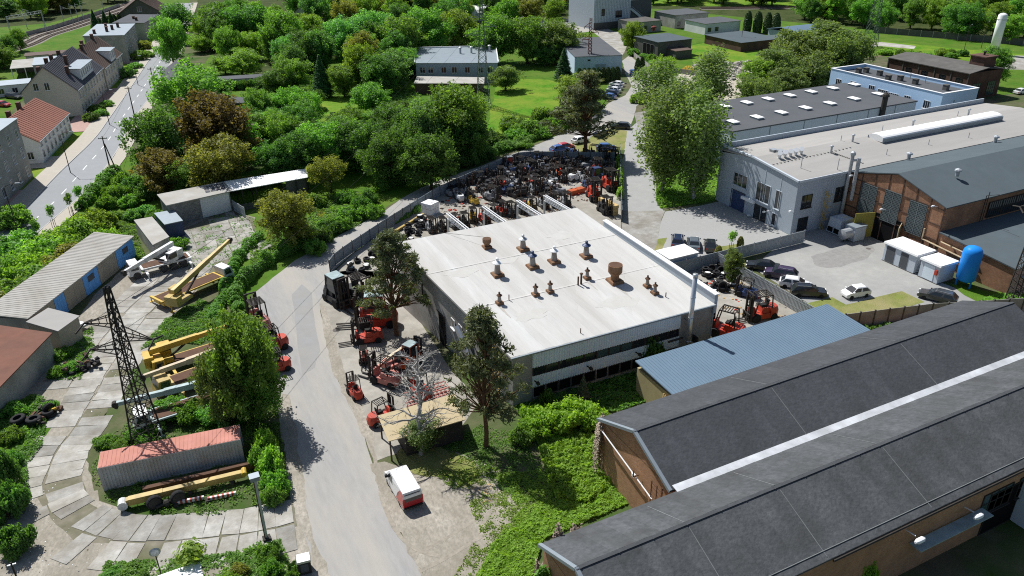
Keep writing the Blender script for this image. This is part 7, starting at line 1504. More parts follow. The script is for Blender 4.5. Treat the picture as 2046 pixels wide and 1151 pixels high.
    keep = P[:, 2] > .03; me = leaf_mesh(kind_+'_crown', P[keep], N[keep], size[keep], tone[keep], el, seed)
    tr = b.build('trunk', 'bark'); td = tr.data; bpy.data.objects.remove(tr)
    return me, td, R, H
NP = dict(broad=6, tall=3, open=2, birch=3, pine=3, spruce=2, thuja=2, bush=5, sapling=2)
BARK = dict(birch='bark_birch', pine='bark_pine')
CATN = dict(broad='broadleaf_tree', tall='broadleaf_tree', open='broadleaf_tree', birch='birch_tree', pine='pine_tree', spruce='spruce_tree', thuja='thuja', bush='bush', sapling='young_tree')
rv = random.Random(42)
def tree(kd, pos, h, r, leaf, label, group=None, var=None):
    v = rv.randrange(NP[kd]) if var is None else var % NP[kd]; k = (kd, v)
    if k not in PROTO: PROTO[k] = proto(kd, v+1)
    me, td, R, H = PROTO[k]
    t = thing(CATN[kd], label, 'bush' if kd == 'bush' else 'tree', (pos[0], pos[1], 0), rv.uniform(0, 6.28), group); u_ = rv.uniform(.88, 1.14); t.scale = (r/R*u_, r/R/u_, h/H)
    tr = bpy.data.objects.new('trunk', td); COL.objects.link(tr); tr.parent = t
    if kd in BARK: tr.material_slots[0].link = 'OBJECT'; tr.material_slots[0].material = MATS[BARK[kd]]
    cr = bpy.data.objects.new('crown' if kd not in ('bush', 'thuja') else 'foliage', me); COL.objects.link(cr); cr.parent = t; cr.material_slots[0].link = 'OBJECT'; cr.material_slots[0].material = LEAF[leaf]
    return t
def T(kd, tx, ty, h, wpx, leaf, label, group=None, var=None):
    
    if kd in ('broad', 'tall') and ty < 330: h, wpx = h*1.18, wpx*1.2
    p = G(tx, ty, h*.96); return tree(kd, p, h, max(.5, wpx/2*DEPTH(p)/FPX), leaf, label, group, var)
for a in [
    # left of the works: gardens and street side
    ('broad', 375, 128, 13, 128, 'green', 'big green chestnut crown over the grey cottage, right of the street'),
    ('broad', 408, 192, 13, 150, 'rusty', 'large brownish-leaved tree below the chestnut'),
    ('broad', 300, 216, 12, 104, 'dark', 'dark green tree overhanging the street opposite the salmon roof'),
    ('broad', 432, 276, 9, 118, 'olive', 'olive tree in front of the brownish-leaved one'),
    ('broad', 312, 303, 7, 92, 'rusty', 'small brownish tree at the street verge above the dark ivy'),
    ('broad', 366, 318, 6, 70, 'green', 'fresh green small tree left of the olive tree, above the workshop roof'),
    ('broad', 470, 235, 9, 70, 'green', 'green tree right of the brownish-leaved crown'),
    ('open', 652, 314, 7, 76, 'olive', 'yellow-green tree at the right end of the open canopy'),
    ('broad', 570, 386, 9, 124, 'olive', 'round olive-yellow tree beside the yellow crane'),
    ('broad', 465, 640, 12, 165, 'green', 'feathery tree overhanging the three parked cranes'),
    ('broad', 425, 705, 9, 105, 'birch', 'lower feathery tree left part of the clump at the parked cranes'),
    ('broad', 505, 710, 8, 100, 'green', 'green tree at the road edge right of the parked cranes'),
    ('broad', 330, 34, 13, 62, 'green', 'tall tree at the left street kerb before the flat blocks'),
    ('broad', 345, 5, 12, 70, 'dark', 'dark tree farther along the street end'),
    ('broad', 430, 6, 13, 86, 'dark', 'huge dark tree left of the pair at the top, by the ochre house'),
    ('broad', 490, 10, 13, 84, 'dark', 'huge dark tree right of the pair at the top'),
    ('broad', 398, 70, 5, 42, 'bright', 'small bright round tree beside the purple-blue car'),
    ('broad', 480, 98, 7, 74, 'bright', 'bright round tree behind the long narrow shed'),
    ('broad', 445, 110, 5, 50, 'green', 'green bushy tree left of the bright round tree'),
    ('broad', 558, 20, 14, 76, 'green', 'tall green tree directly right of the dark pair'),
    ('broad', 605, 58, 11, 66, 'dark', 'dark tree right of the tall green one'),
    ('spruce', 636, 112, 11, 50, 'spruce', 'dark blue spruce on the garden lawn'),
    ('broad', 580, 115, 8, 66, 'green', 'green tree left of the blue spruce'),
    ('broad', 545, 140, 6, 60, 'dark', 'dark bushy tree by the garden sheds'),
    ('broad', 683, 132, 7, 56, 'green', 'green tree directly right of the blue spruce'),
    ('bush', 728, 140, 4.5, 56, 'purple', 'purple-leaved bush among the green garden trees'),
    ('broad', 772, 104, 9, 86, 'teal', 'grey-green round tree right of the purple bush'),
    ('broad', 690, 35, 13, 86, 'teal', 'blue-green leafy tree in the upper middle wood, left'),
    ('broad', 735, 20, 14, 80, 'teal', 'blue-green leafy tree in the upper middle wood, right'),
    ('tall', 722, 62, 12, 52, 'olive', 'narrow olive tree in the middle of the upper wood'),
    ('broad', 800, 36, 13, 84, 'green', 'green tree left of the flat zinc-roofed house'),
    ('tall', 790, 60, 11, 60, 'dark', 'dark tree behind the grey-green round tree'),
    ('broad', 850, 12, 14, 84, 'green', 'tree behind the flat zinc-roofed house, left'),
    ('broad', 912, 22, 12, 82, 'bright', 'bright tree behind the flat zinc-roofed house, middle'),
    ('broad', 985, 28, 13, 90, 'green', 'tree behind the flat zinc-roofed house, right'),
    ('broad', 1055, 36, 12, 80, 'green', 'green tree between the zinc-roofed house and the store'),
    ('broad', 1122, 42, 11, 78, 'birch', 'willow-like tree left of the pale blue store'),
    ('broad', 1010, 130, 6, 56, 'birch', 'small round olive tree on the lawn by the slim pylon'),
    ('spruce', 1127, 98, 9, 40, 'spruce', 'dark narrow spruce in front of the pale blue store'),
    ('broad', 1150, 152, 7, 78, 'bright', 'bright green tree left of the row of parked cars'),
    ('broad', 905, 168, 13, 126, 'green', 'biggest tree in the belt below the blue-grey house'),
    ('broad', 845, 202, 11, 96, 'teal', 'blue-green tree left of the biggest belt tree'),
    ('broad', 790, 208, 9, 84, 'dark', 'dark tree in the belt above the ivy wall, middle'),
    ('broad', 738, 170, 8, 80, 'green', 'green tree beside the garden lawn below the purple bush'),
    ('broad', 700, 236, 9, 100, 'dark', 'dark spreading tree above the ivy wall, left'),
    ('broad', 640, 244, 9, 92, 'green', 'green tree right of the small brick shed'),
    ('broad', 590, 268, 8, 84, 'dark', 'dark tree above the open canopy, right'),
    ('broad', 545, 285, 7, 70, 'dark', 'dark tree above the open canopy, left'),
    ('broad', 770, 262, 9, 90, 'dark', 'dark tree directly behind the ivy wall'),
    ('broad', 855, 268, 9, 92, 'dark', 'dark tree above the curved road, left of the hedge bushes'),
    ('broad', 940, 235, 8, 76, 'dark', 'dark tree at the right end of the belt'),
    ('tall', 838, 272, 8, 28, 'dark', 'slim dark upright tree by the ivy wall end'),
    ('pine', 1172, 152, 17, 150, 'pine', 'tall dark pine rising above the yard fence and parked cars'),
    ('broad', 1265, 42, 8, 46, 'bright', 'bright tree at the corner of the dark depot'),
    ('broad', 1330, 112, 8, 44, 'bright', 'bright tree between depot annex and rubble plaza'),
    ('bush', 1278, 178, 3.5, 36, 'bright', 'yellow-green bush on the traffic island'),
    ('birch', 1338, 182, 18.5, 128, 'birch', 'big weeping birch beside the concrete drive, front left'),
    ('birch', 1408, 194, 18.5, 128, 'birch', 'big weeping birch beside the concrete drive, front right'),
    ('birch', 1318, 134, 15.5, 98, 'birch', 'birch behind the front pair, left'),
    ('birch', 1374, 156, 15.5, 100, 'birch', 'birch behind the front pair, middle'),
    ('birch', 1424, 104, 15, 100, 'birch', 'birch behind the front pair at the plaza edge, right'),
    ('pine', 776, 470, 13.8, 140, 'pine', 'pine at the back left corner of the hall', None, 0),
    ('pine', 964, 632, 15, 175, 'pine', 'pine at the front left corner of the hall', None, 1),
    ('bush', 1305, 652, 5.5, 58, 'dark', 'dark leafy shrub climbing the hall front beside the blue roof'),
    ('spruce', 1166, 752, 3.2, 34, 'pine', 'little conifer in the shade before the hall'),
    ('tall', 1470, 497, 5.5, 40, 'birch', 'slim young tree at the pale fence by the tyre heap'),
    ('sapling', 1465, 462, 3.2, 22, 'bright', 'small round-headed tree planted beside the car park'),
    ('thuja', 1481, 474, 2.2, 10, 'olive', 'tiny cone-shaped conifer next to the round-headed tree'),
    ('thuja', 1437, 492, 1.6, 10, 'olive', 'tiny conifer behind the black hatchback'),
    ('bush', 1738, 1095, 4.6, 66, 'vine', 'yellow-green shrub against the nearest hall at the bottom right'),
    ('bush', 1425, 1142, 1.8, 26, 'green', 'small weed bush on the nearest roof edge, bottom'),
    ('sapling', 378, 1092, 4, 70, 'bright', 'thin bright sapling at the bottom left edge'),
    ('tall', 1995, 96, 9, 52, 'green', 'green tree right of the boiler house'),
    ('broad', 1655, 150, 3, 26, 'green', 'low tree left of the sky-blue office'),
]: T(*a)
# rows and clumps with shared descriptions
for k, tx in enumerate((1497, 1517, 1537, 1553)): T('thuja', tx, 24+k*1.5, 7.5, 17, 'thuja', '%s dark columnar thuja in the row of four' % ('first second third fourth'.split()[k]), 'thujas in a row')
for k in range(9): T('thuja', 1158+k*9.5, 138+k*-.4, 4.2, 13, 'thuja', 'clipped dark thuja in the hedge before the pale blue store', 'thuja hedge')
for tx, ty, s in ((1275, 118, 'left'), (1284, 116, 'right')): T('thuja', tx, ty, 6, 12, 'thuja', s+' columnar thuja at the gate of the northern lane')
for k, tx in enumerate((186, 208, 222)): T('spruce', tx-3, 20+k*2, 9, 26, 'spruce', 'dark conifer beside the tracks at the top left', 'conifers by the tracks')
for k, (tx, ty) in enumerate(((196, 37), (206, 36), (216, 33), (226, 30), (238, 26))): T('thuja', tx, ty, 4.5, 13, 'thuja', 'dark thuja between tracks and flat block', 'thujas by the railway')
for k, (tx, ty, h, w, lf) in enumerate(((1600, 60, 13, 110, 'birch'), (1660, 42, 14, 110, 'birch'), (1705, 62, 13, 80, 'birch'), (1560, 96, 11, 86, 'birch'), (1620, 100, 10, 96, 'birch'), (1520, 118, 9, 66, 'bright'), (1528, 155, 8, 64, 'birch'), (1575, 140, 8, 70, 'birch'), (1680, 96, 9, 70, 'birch'), (1500, 152, 7, 46, 'birch'))): T('tall' if k % 2 else 'broad', tx, ty, h, w, lf, 'willow in the thicket between rubble plaza and sky-blue office', 'willow thicket')
for k, (tx, ty, w, lf) in enumerate(((15, 385+15, 60, 'green'), (25, 455, 76, 'green'), (70, 470, 80, 'bright'), (115, 445, 70, 'bright'), (150, 425, 66, 'bright'), (180, 410, 60, 'bright'), (60, 520, 80, 'green'), (105, 500, 76, 'olive'), (150, 470, 64, 'olive'), (20, 540, 76, 'green'), (70, 560, 66, 'olive'), (10, 590, 50, 'green'), (200, 440, 46, 'bright'), (45, 500, 70, 'bright'), (130, 530, 50, 'olive'), (95, 560, 50, 'green'), (0, 500, 60, 'green'), (175, 455, 46, 'green'))): 
    p = G(tx, ty, 4.4); dl = Matrix.Rotation(-ga_a, 3, 'Z') @ (Vector((p.x, p.y, 0))-Vector((-15.4, 98.6, 0)))
    if dl.y < 7.8 and dl.x < gl+2: p = p+Matrix.Rotation(ga_a, 3, 'Z') @ Vector((0, 7.8-dl.y+rv.uniform(0, .8), 0))
    tree('bush', p, 4.6 if dl.y > 7.8 else 3.9, w*.72*DEPTH(p)/FPX, lf, 'leafy shrub in the thicket between street and garage row', 'shrubs behind the garages')
for k, (tx, ty) in enumerate(((96, 410), (133, 387), (152, 372), (66, 440))): T('sapling', tx, ty, 4, 20, 'green', '%s young street tree tied to stakes' % ('third second first fourth'.split()[k]), 'staked street trees')
for k, (tx, ty, w, h, lf) in enumerate(((240, 335, 52, 4, 'green'), (262, 345, 56, 4, 'dark'), (225, 362, 50, 3.5, 'ivy'), (285, 352, 50, 4.5, 'dark'), (205, 385, 44, 3, 'ivy'), (255, 385, 50, 2.5, 'ivy'), (285, 405, 44, 2.5, 'teal'), (262, 415, 40, 2.2, 'teal'), (225, 420, 36, 1.8, 'ivy'), (300, 415, 36, 2, 'ivy'))): T('bush', tx, ty, h, w, lf, 'dark ivy-like shrub between street verge and workshop', 'shrubs below the street verge')
for k, (tx, ty, w, lf) in enumerate(((625, 380, 50, 'green'), (540, 330, 46, 'olive'), (500, 345, 50, 'olive'), (460, 350, 46, 'green'), (690, 372, 46, 'ivy'), (720, 385, 42, 'dark'), (735, 372, 36, 'dark'), (700, 405, 56, 'ivy'), (740, 400, 50, 'ivy'), (660, 430, 46, 'dark'), (640, 450, 44, 'dark'), (680, 425, 44, 'ivy'), (625, 470, 50, 'ivy'))): T('bush', tx, ty, 3, w, lf, 'shrub beside the bend of the service road above the curved fence', 'shrubs at the road bend')
for k, (tx, ty, w, h) in enumerate(((765, 325, 36, 4.5), (790, 330, 40, 3.5), (815, 322, 40, 3.5), (840, 318, 40, 3.2), (865, 310, 40, 3.2))): T('bush', tx, ty, h, w, 'ivy', 'ivy-clad bush on the overgrown wall along the service road', 'ivy wall')
for k, (tx, ty, w, lf, h) in enumerate(((1020, 225, 60, 'green', 4), (1060, 232, 66, 'green', 4.5), (1088, 205, 56, 'green', 5), (1100, 228, 50, 'ivy', 4), (985, 256, 60, 'dark', 4), (1030, 252, 64, 'ivy', 3), (1075, 248, 60, 'ivy', 2.8), (960, 280, 56, 'dark', 4), (1000, 275, 60, 'ivy', 2.4), (920, 300, 50, 'dark', 3.4), (1040, 275, 56, 'ivy', 2), (890, 318, 46, 'dark', 3))): T('bush', tx, ty, h, w, lf, 'hedge bush between lawn and service road', 'bushes along the service road')
for k, (tx, ty, w, h, lf) in enumerate(((1080, 805, 90, 3.4, 'bright'), (1135, 790, 100, 3.8, 'bright'), (1185, 800, 76, 3.2, 'bright'), (1050, 840, 70, 2.4, 'green'), (1095, 770, 36, 2.6, 'green'))): T('bush', tx, ty, h, w, 'vine' if lf == 'bright' else lf, 'bright shrub in the clump before the hall front', 'shrub clump before the hall')
for k, (tx, ty, w, h, lf) in enumerate(((520, 845, 56, 4.2, 'bright'), (535, 885, 66, 3.8, 'bright'), (545, 930, 62, 3, 'green'), (540, 965, 50, 2.4, 'green'), (512, 880, 46, 3.4, 'green'))): T('bush', tx, ty, h, w, lf, 'bright roadside bush right of the container', 'bushes right of the container')
for k, (tx, ty, w, h, lf) in enumerate(((330, 795, 80, 2.2, 'ivy'), (375, 795, 70, 2.6, 'ivy'), (410, 800, 70, 2.4, 'green'), (450, 810, 70, 2.2, 'dark'), (270, 850, 50, 1.4, 'ivy'), (300, 840, 50, 1.5, 'green'), (205, 870, 50, 1.2, 'ivy'), (235, 878, 40, 1.1, 'green'), (290, 862, 40, 1.3, 'ivy'))): T('bush', tx, ty, h, w, lf, 'low shrub between container and parked cranes', 'shrubs behind the container')
for k, (tx, ty, w, h, lf) in enumerate(((120, 690, 44, 1.6, 'ivy'), (140, 720, 40, 1.4, 'green'), (110, 730, 40, 1.4, 'ivy'), (20, 800, 60, 1.8, 'ivy'), (15, 850, 50, 1.8, 'green'), (5, 900, 60, 2.2, 'dark'), (95, 800, 36, 1.2, 'green'), (10, 1040, 70, 3.6, 'dark'), (-10, 950, 80, 4.5, 'dark'), (-30, 880, 90, 6, 'dark'))): T('bush', tx, ty, h, w, lf, 'weedy shrub at the left edge of the depot', 'weeds on the depot')
for k, (tx, ty, w, h) in enumerate(((330, 478, 36, 2), (352, 470, 40, 2.2), (345, 492, 30, 1.6), (318, 455, 30, 1.8))): T('bush', tx, ty, h, w, 'ivy', 'climber growing over the small site huts', 'climbers on the huts')
for k, (tx, ty, w, h, lf) in enumerate(((532, 1085, 50, 1.8, 'ivy'), (540, 1115, 46, 1.6, 'ivy'), (590, 1120, 40, 1.2, 'green'), (470, 1130, 56, 1.6, 'olive'), (450, 1145, 60, 1.8, 'bright'), (250, 1140, 70, 1.0, 'green'), (220, 1138, 50, .8, 'ivy'))): T('bush', tx, ty, h, w, lf, 'low green growth along the bottom edge left of the road', 'growth at the bottom edge')
for k, (tx, ty, w, h, lf) in enumerate(((190, 205, 34, 2.2, 'dark'), (200, 215, 30, 2, 'green'), (178, 222, 36, 2.4, 'dark'), (248, 125, 26, 4.5, 'dark'), (268, 122, 30, 2.2, 'green'), (258, 135, 28, 2, 'green'), (212, 197, 28, 2, 'green'), (284, 75, 30, 4, 'olive'), (275, 95, 34, 4, 'green'), (292, 98, 30, 2.6, 'green'))): T('bush', tx, ty, h, w, lf, 'front-garden shrub before the street houses', 'front-garden shrubs')
for k, (tx, ty, w, h, lf) in enumerate(((563, 176, 14, 1.6, 'yellow'), (606, 182, 10, 1.0, 'yellow'), (562, 196, 24, 1.0, 'yellow'))): T('bush', tx, ty, h, w, lf, ('round yellow bush beside the garden path', 'tiny yellow bush at the lawn edge', 'flat yellow bush below the round one')[k])
T('bush', 1378, 130, 2.4, 34, 'yellow', 'yellow broom bank beside the rubble plaza')
for k in range(12): T('bush', 553+k*8.5, 214+k*-.2, 1.3, 15, 'dark', 'clipped section of the dark garden hedge', 'garden hedge')
for k in range(14): T('bush', 430+k*7, 157-k*.3, 3.4, 17, 'dark', 'section of the tall dark hedge under the long narrow shed', 'tall dark hedge')
for k in range(10): T('bush', 446+k*9, 204-k*.6, 2.2, 17, 'dark', 'dark hedge section in front of the grey garden shed', 'hedge at the grey shed')
def seen(x, y, h, r):
    for z in (0, h):
        q = Vector((x, y, z-CAM_H)); w = q.dot(CF); px, py = CX+FPX*q.dot(CR)/w, CY-FPX*q.dot(CU)/w; m = r*FPX/w
        if -m < px < 2046+m and -6 < py < 1160: return True
    return False
def wood(poly, n, h0, h1, w0, w1, leaves, label, group, seed, kinds=('broad', 'tall', 'broad')):
    poly = [(a, max(b_, -14)) for a, b_ in poly]; r_ = random.Random(seed); P_ = PX(poly); xs = [p[0] for p in P_]; ys = [p[1] for p in P_]; pts = []; tries = 0
    while len(pts) < n and tries < 6000:
        tries += 1; x, y = r_.uniform(min(xs), max(xs)), r_.uniform(min(ys), max(ys)); rr = r_.uniform(w0, w1)
        if inside(x, y, P_) and seen(x, y, h1, rr) and all((x-a)**2+(y-b_)**2 > ((rr+c)*.46)**2 for a, b_, c in pts): pts.append((x, y, rr))
    for x, y, rr in pts: tree(r_.choice(kinds), (x, y), r_.uniform(h0, h1), rr, r_.choice(leaves), label, group)
wood([(560, 50), (650, 75), (830, 95), (1010, 80), (1130, 60), (1180, 30), (1180, -45), (520, -45)], 70, 11, 16, 4.6, 6.4, ('green', 'green', 'teal', 'dark', 'bright', 'olive'), 'broadleaf tree in the wood along the top edge, left of the corrugated block', 'trees of the upper wood', 1)
wood([(560, 150), (640, 115), (760, 100), (828, 110), (822, 170), (770, 195), (660, 175), (600, 175)], 24, 9, 14, 4, 5.5, ('green', 'dark', 'teal', 'bright'), 'garden tree between the purple bush and the blue-grey house', 'garden trees', 2)
wood([(1290, 8), (1460, 14), (1730, 25), (2060, 36), (2100, -40), (1290, -45)], 46, 10, 15, 5, 7, ('dark', 'dark', 'green', 'olive', 'dark'), 'tree in the wooded belt along the top right edge', 'trees of the northern belt', 3)
wood([(1590, 62), (1700, 58), (1760, 62), (1900, 78), (2070, 92), (2090, 55), (1800, 30), (1600, 36)], 30, 9, 13, 4, 6, ('green', 'dark', 'bright', 'green'), 'tree on the bank behind the white tank tower', 'trees on the railway bank', 4)
wood([(-60, 60), (100, 48), (240, 8), (300, -10), (330, -45), (-60, -45)], 30, 9, 13, 4, 6, ('green', 'dark', 'bright', 'olive'), 'tree beyond the railway in the top left corner', 'trees beyond the railway', 5)
wood([(-60, 175), (18, 150), (20, 100), (70, 102), (110, 92), (-60, 130)], 8, 5, 8, 2.5, 4, ('dark', 'green'), 'dark tree behind the yards at the left edge', 'trees at the left edge', 6)
wood([(400, 45), (560, 50), (640, 80), (640, 110), (560, 130), (520, 138), (420, 130)], 22, 9, 13, 3.6, 5.2, ('green', 'dark', 'bright'), 'tree in the gardens near the street end', 'gardens near the street end', 7)
wood([(500, 250), (620, 240), (640, 285), (610, 320), (540, 315), (480, 310)], 18, 6, 10, 3, 4.4, ('dark', 'green', 'green'), 'tree in the dense orchard above the open canopy', 'orchard trees', 8)
wood([(660, 270), (760, 262), (870, 275), (930, 300), (860, 330), (760, 330), (680, 330)], 20, 5, 9, 2.8, 4.2, ('dark', 'dark', 'green'), 'dark tree filling the belt behind the ivy wall', 'trees behind the ivy wall', 9)
wood([(1010, 130), (1110, 80), (1140, 100), (1110, 150), (1040, 150)], 8, 6, 9, 2.6, 3.8, ('green', 'dark'), 'tree in the group between the lawn and the pale blue store', 'trees above the lawn', 10)
wood([(1760, 110), (1860, 100), (1990, 110), (1985, 125), (1800, 118)], 8, 2, 4, 1.4, 2.4, ('green', 'bright', 'dark'), 'shrub on the green behind the boiler house', 'shrubs behind the boiler house', 11, ('bush',))
wood([(1250, 85), (1275, 100), (1340, 150), (1330, 165), (1300, 140), (1262, 110)], 10, 1.6, 3.5, 1.2, 2.2, ('green', 'bright', 'ivy'), 'shrub on the verge of the northern lane', 'lane verge shrubs', 12, ('bush',))
# dead tree in front of the hall
dt = thing('dead_tree', 'bare pale dead tree rising through the plywood canopy', 'tree', G(841, 908)); g = np.random.default_rng(3); b = MB()
pts = limb(b, (0, 0, 0), (.5, .5, 11.6), .24, .07, g, 8, .05)
b.build('trunk', 'bark_dead', dt); b = MB()
def branch(p, d, L, r, lev):
    q = np.array(p)+np.array(d)*L; s = limb(b, p, q, r, r*.45, g, 3, .12)
    if lev < 3:
        for k in range(3 if lev else 4):
            nd = np.array(d)+g.normal(size=3)*.6+np.array([0, 0, .12]); nd /= np.linalg.norm(nd); branch(s[1+(k % 3)], nd, L*g.uniform(.45, .7), r*.5, lev+1)
for k in range(24):
    a = k*2.4; z = 4.2+k*.31; d = np.array([math.cos(a), math.sin(a), g.uniform(.1, .7)]); d /= np.linalg.norm(d); branch(pts[int(min(8, max(2, z/11.6*8)))], d, g.uniform(1.9, 3.0)*(1.25-z/15), .11, 0)
b.build('branches', 'bark_dead', dt)
tree('birch', G(845, 900), 3.4, 2.0, 'birch', 'low weeping growth at the foot of the dead tree')
# climbing and ground-covering growth: too many leaves to count
def cover(name, label, poly, n, size, hgt, leaf, seed, sc=.5, patch=None):
    g = np.random.default_rng(seed); P_ = np.array(PX(poly)); lo, hi = P_.min(0), P_.max(0); out = []
    xs, ys = P_[:, 0], P_[:, 1]
    while sum(len(o) for o in out) < n:
        q = g.uniform(lo, hi, (n*2, 2)); ins = np.zeros(len(q), bool); j = len(P_)-1
        for i in range(len(P_)):
            c = ((ys[i] > q[:, 1]) != (ys[j] > q[:, 1])) & (q[:, 0] < (xs[j]-xs[i])*(q[:, 1]-ys[i])/(ys[j]-ys[i]+1e-12)+xs[i]); ins ^= c; j = i
        out.append(q[ins])
    q = np.concatenate(out)[:n]
    lump = np.array([noise.noise((x*sc, y*sc, seed))*.5+.5+.35*noise.noise((x*sc*3, y*sc*3, seed+7.)) for x, y in q])
    if patch: k = lump > patch+g.normal(size=len(lump))*.13; q, lump = q[k], lump[k]
    z = hgt*np.clip(lump, .05, 1.3)*g.uniform(.55, 1.05, len(q)); P = np.column_stack([q, z])
    e = .15; N = g.normal(size=P.shape)*.55+np.array([0, 0, 1.0])
    gx = np.array([noise.noise(((x+e)*sc, y*sc, seed))-noise.noise(((x-e)*sc, y*sc, seed)) for x, y in q])/e*hgt; gy = np.array([noise.noise((x*sc, (y+e)*sc, seed))-noise.noise((x*sc, (y-e)*sc, seed)) for x, y in q])/e*hgt
    N[:, 0] -= gx*.6; N[:, 1] -= gy*.6
    me = leaf_mesh(name, P, N, g.uniform(size*.6, size*1.2, len(P)), g.beta(2, 2, len(P)), 1.25, seed); me.materials[0] = LEAF[leaf]
    o = bpy.data.objects.new(name, me); COL.objects.link(o); kind(o, 'stuff'); o['label'] = label; return o
cover('creeper_bank', 'bright creeper carpet between the hall and the brick gables', [(1060, 870), (1130, 860), (1195, 855), (1205, 900), (1275, 1000), (1180, 1040), (1085, 1080), (1060, 1165), (950, 1165), (985, 1090), (1060, 1030), (1130, 985), (1100, 920)], 46000, .17, .5, 'vine', 1, 1.0)
cover('creeper_bank', 'sunlit upper part of the creeper carpet', [(1075, 900), (1190, 870), (1240, 960), (1170, 1010), (1110, 1000)], 20000, .18, .9, 'vine', 2, 1.1)
cover('weeds', 'weeds and grass under the pine and dead tree', [(880, 900), (960, 850), (1060, 870), (1100, 930), (1050, 1010), (1000, 980), (950, 925)], 7000, .16, .22, 'green', 3, .9, .42)
cover('weeds', 'shaded undergrowth along the hall front', [(1010, 800), (1060, 790), (1270, 735), (1330, 790), (1250, 820), (1195, 830), (1060, 860)], 9000, .24, .7, 'ivy', 4, .7)
cover('weeds', 'grass tufts creeping over the dirt lot beside the van', [(905, 905), (985, 930), (1060, 1010), (1010, 1090), (960, 1165), (900, 1165), (960, 1060), (930, 1000), (870, 950)], 9000, .15, .16, 'bright', 31, .45, .5)
cover('weeds', 'lime weeds between dirt lot and creeper carpet', [(985, 950), (1080, 940), (1140, 1000), (1060, 1070), (1000, 1165), (945, 1165), (990, 1080), (1040, 1020)], 11000, .16, .3, 'vine', 32, .7, .35)
def ivywall(name, label, line, n, h, w, leaf, seed, size=.26):
    g = np.random.default_rng(seed); L = np.array([p[:2] for p in line]); seg = np.linalg.norm(np.diff(L, axis=0), axis=1); i = g.choice(len(seg), n, p=seg/seg.sum()); t = g.random(n)[:, None]; q = L[i]*(1-t)+L[i+1]*t
    d = np.diff(L, axis=0)[i]/seg[i][:, None]; nr = np.column_stack([-d[:, 1], d[:, 0]]); a = g.uniform(0, math.pi, n)
    bulge = np.array([.75+.5*noise.noise((x*.55, y*.55, seed))+.25*noise.noise((x*1.7, y*1.7, seed)) for x, y in q]); rad = bulge*g.uniform(.8, 1.08, n)
    hz = h*np.sin(a)**.6*rad; P = np.column_stack([q+nr*(np.cos(a)*w*rad)[:, None], np.clip(hz, .05, None)]); N = np.column_stack([nr*np.cos(a)[:, None], np.sin(a)+.2])+g.normal(size=(n, 3))*.45
    me = leaf_mesh(name, P, N, g.uniform(size*.6, size*1.2, n), g.beta(2, 2, n), 1.25, seed); me.materials[0] = LEAF[leaf]; o = bpy.data.objects.new(name, me); COL.objects.link(o); kind(o, 'stuff'); o['label'] = label; return o
ivywall('ivy_hedge', 'ivy-smothered fence along the left edge of the service road', smoothline(PX([(548, 735), (520, 680), (488, 645), (472, 605), (490, 565), (535, 530), (575, 508), (620, 482), (650, 462)]), 4), 26000, 2.3, 1.1, 'ivy', 11)
ivywall('ivy_hedge', 'ivy band on the slope inside the depot beside the crane', smoothline(PX([(520, 475), (482, 512), (458, 560), (445, 600), (430, 640), (455, 660)]), 4), 10000, 1.4, 1.0, 'ivy', 12)
ivywall('ivy_hedge', 'ivy-covered wall above the service road', PX([(755, 385), (790, 368), (830, 350), (875, 335), (905, 325)]), 12000, 2.6, .9, 'ivy', 13, .3)
ivywall('ivy_hedge', 'climbers on the fence beside the concrete drive', PX([(1236, 322), (1238, 352), (1239, 400)]), 7000, 2.1, .7, 'vine', 14)
ivywall('ivy_hedge', 'hedge along the upper service road', PX([(940, 330), (1000, 302), (1060, 282), (1110, 262), (1150, 243)]), 14000, 2.0, 1.6, 'ivy', 15, .3)
ivywall('ivy_hedge', 'ivy on the verge between street and shrubs', PX([(160, 420), (190, 392), (215, 365), (232, 345)]), 9000, 2.2, 1.6, 'ivy', 16, .3)
ivywall('dead_creeper', 'dry creeper hanging over the eave of the nearest hall', [(20.1, 36.9), (21.5, 37.0), (24.0, 37.0)], 3500, 6.5, .35, 'dry', 17, .2)
ivywall('dead_creeper', 'dry creeper on the left gable corner of the second hall', [(31.9, 46.6), (32.0, 47.6), (35.0, 47.7)], 3500, 6.4, .35, 'dry', 18, .2)
ivywall('ivy_hedge', 'green creeper climbing the left gable end of the nearest hall', [(19.9, 36.6), (19.9, 33.5)], 5000, 4.2, .8, 'ivy', 19, .26)
ivywall('ivy_hedge', 'weeds on the yard side of the curved fence', PX([(700, 500), (760, 460), (800, 440), (850, 412), (862, 404)]), 4500, .9, .8, 'ivy', 20, .26)
ivywall('ivy_hedge', 'growth on the concrete panel wall beside the works court', [(74, 54.2), (78, 53.2), (82, 52.2), (87, 50.6)], 4500, 1.1, .7, 'ivy', 21, .26)
cover('weeds', 'weeds in the joints at the upper depot yard', [(360, 468), (455, 420), (505, 436), (520, 478), (455, 525), (380, 545)], 6000, .2, .3, 'ivy', 5, .6, .66)
cover('weeds', 'tall weeds around the yellow crane', [(330, 640), (400, 600), (430, 610), (470, 640), (400, 690), (330, 680), (280, 700)], 10000, .22, .45, 'ivy', 6, .6, .4)
cover('weeds', 'weeds round the container and lying boom', [(180, 960), (195, 880), (260, 840), (470, 830), (500, 900), (505, 1005), (440, 1030), (300, 1030), (215, 1000)], 13000, .18, .3, 'ivy', 7, .6, .52)
cover('weeds', 'roadside weeds below the ivy fence', [(500, 640), (545, 735), (560, 850), (580, 985), (505, 1015), (495, 900), (480, 760)], 9000, .22, .45, 'green', 8, .6, .45)
cover('weeds', 'green slope beside the workshop huts', [(200, 440), (262, 420), (275, 470), (295, 525), (265, 540), (255, 470), (215, 470)], 7000, .24, .5, 'green', 9, .6, .35)
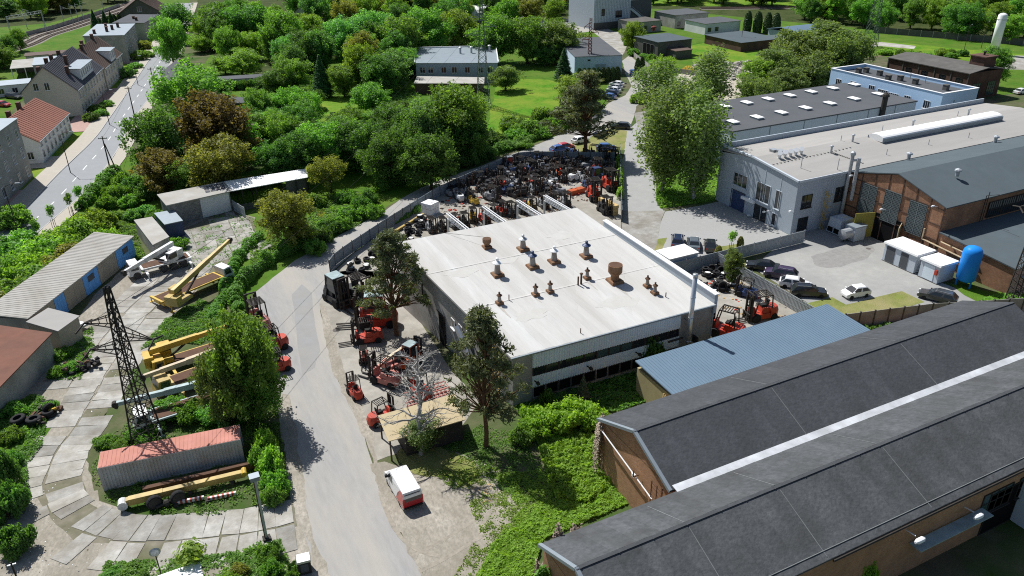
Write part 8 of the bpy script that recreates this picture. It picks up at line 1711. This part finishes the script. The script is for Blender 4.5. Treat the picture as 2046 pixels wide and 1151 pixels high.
cover('weeds', 'undergrowth between open canopy and service road', [(560, 415), (640, 385), (760, 385), (720, 450), (640, 480), (560, 520), (500, 560), (500, 500), (560, 470)], 16000, .28, .6, 'green', 10, .4, .4)
cover('weeds', 'weeds at the left edge of the depot', [(-20, 850), (60, 790), (100, 800), (85, 890), (55, 930), (60, 980), (-20, 1060)], 9000, .22, .5, 'ivy', 22, .5, .4)
cover('weeds', 'weeds round the scrap heap at the garages', [(100, 760), (125, 690), (185, 655), (190, 700), (160, 760)], 4500, .22, .4, 'ivy', 23, .5, .4)
cover('weeds', 'weeds along the bottom edge left of the road', [(190, 1165), (215, 1125), (330, 1120), (470, 1105), (530, 1080), (560, 1080), (600, 1165)], 9000, .2, .4, 'green', 24, .5, .42)
cover('tall_grass', 'tall grass under the birches', [(1313, 366), (1310, 400), (1319, 417), (1390, 408), (1444, 396), (1446, 330), (1340, 312)], 9000, .26, .4, 'bright', 25, .5, .3)
cover('tall_grass', 'rough grass tufts on the court edge by the black mast', [(1960, 600), (1990, 590), (2046, 588), (2060, 604), (2000, 608)], 3500, .22, .45, 'bright', 26, .5, .2)
cover('weeds', 'garden undergrowth below the brown-leaved tree', [(330, 250), (480, 215), (560, 235), (600, 300), (450, 340), (330, 330)], 16000, .4, .9, 'dark', 27, .3, .3)
cover('weeds', 'undergrowth in the belt above the service road', [(640, 260), (760, 235), (900, 250), (970, 270), (1010, 285), (930, 325), (830, 345), (720, 350), (640, 320)], 20000, .42, 1.1, 'dark', 28, .3, .2)
cover('weeds', 'undergrowth of the upper gardens', [(540, 160), (640, 150), (760, 150), (840, 180), (850, 240), (760, 250), (730, 190), (600, 190)], 12000, .45, 1.0, 'green', 29, .3, .35)

# things that look alike in one clump are told apart by their place from the left
ORD = 'first second third fourth fifth sixth seventh eighth ninth tenth eleventh twelfth thirteenth fourteenth fifteenth sixteenth seventeenth eighteenth nineteenth twentieth'.split()
same = {}
for o in COL.objects:
    if o.parent is None and 'category' in o: same.setdefault(o['label'], []).append(o)
for lb, L in same.items():
    if 1 < len(L) <= 20:
        def pxx(o): q = Vector(o.location)-Vector((0, 0, CAM_H)); return q.dot(CR)/q.dot(CF)
        for k, o in enumerate(sorted(L, key=pxx)): o['label'] = ' '.join(lb.split()[:12])+', '+ORD[k]+' from the left'
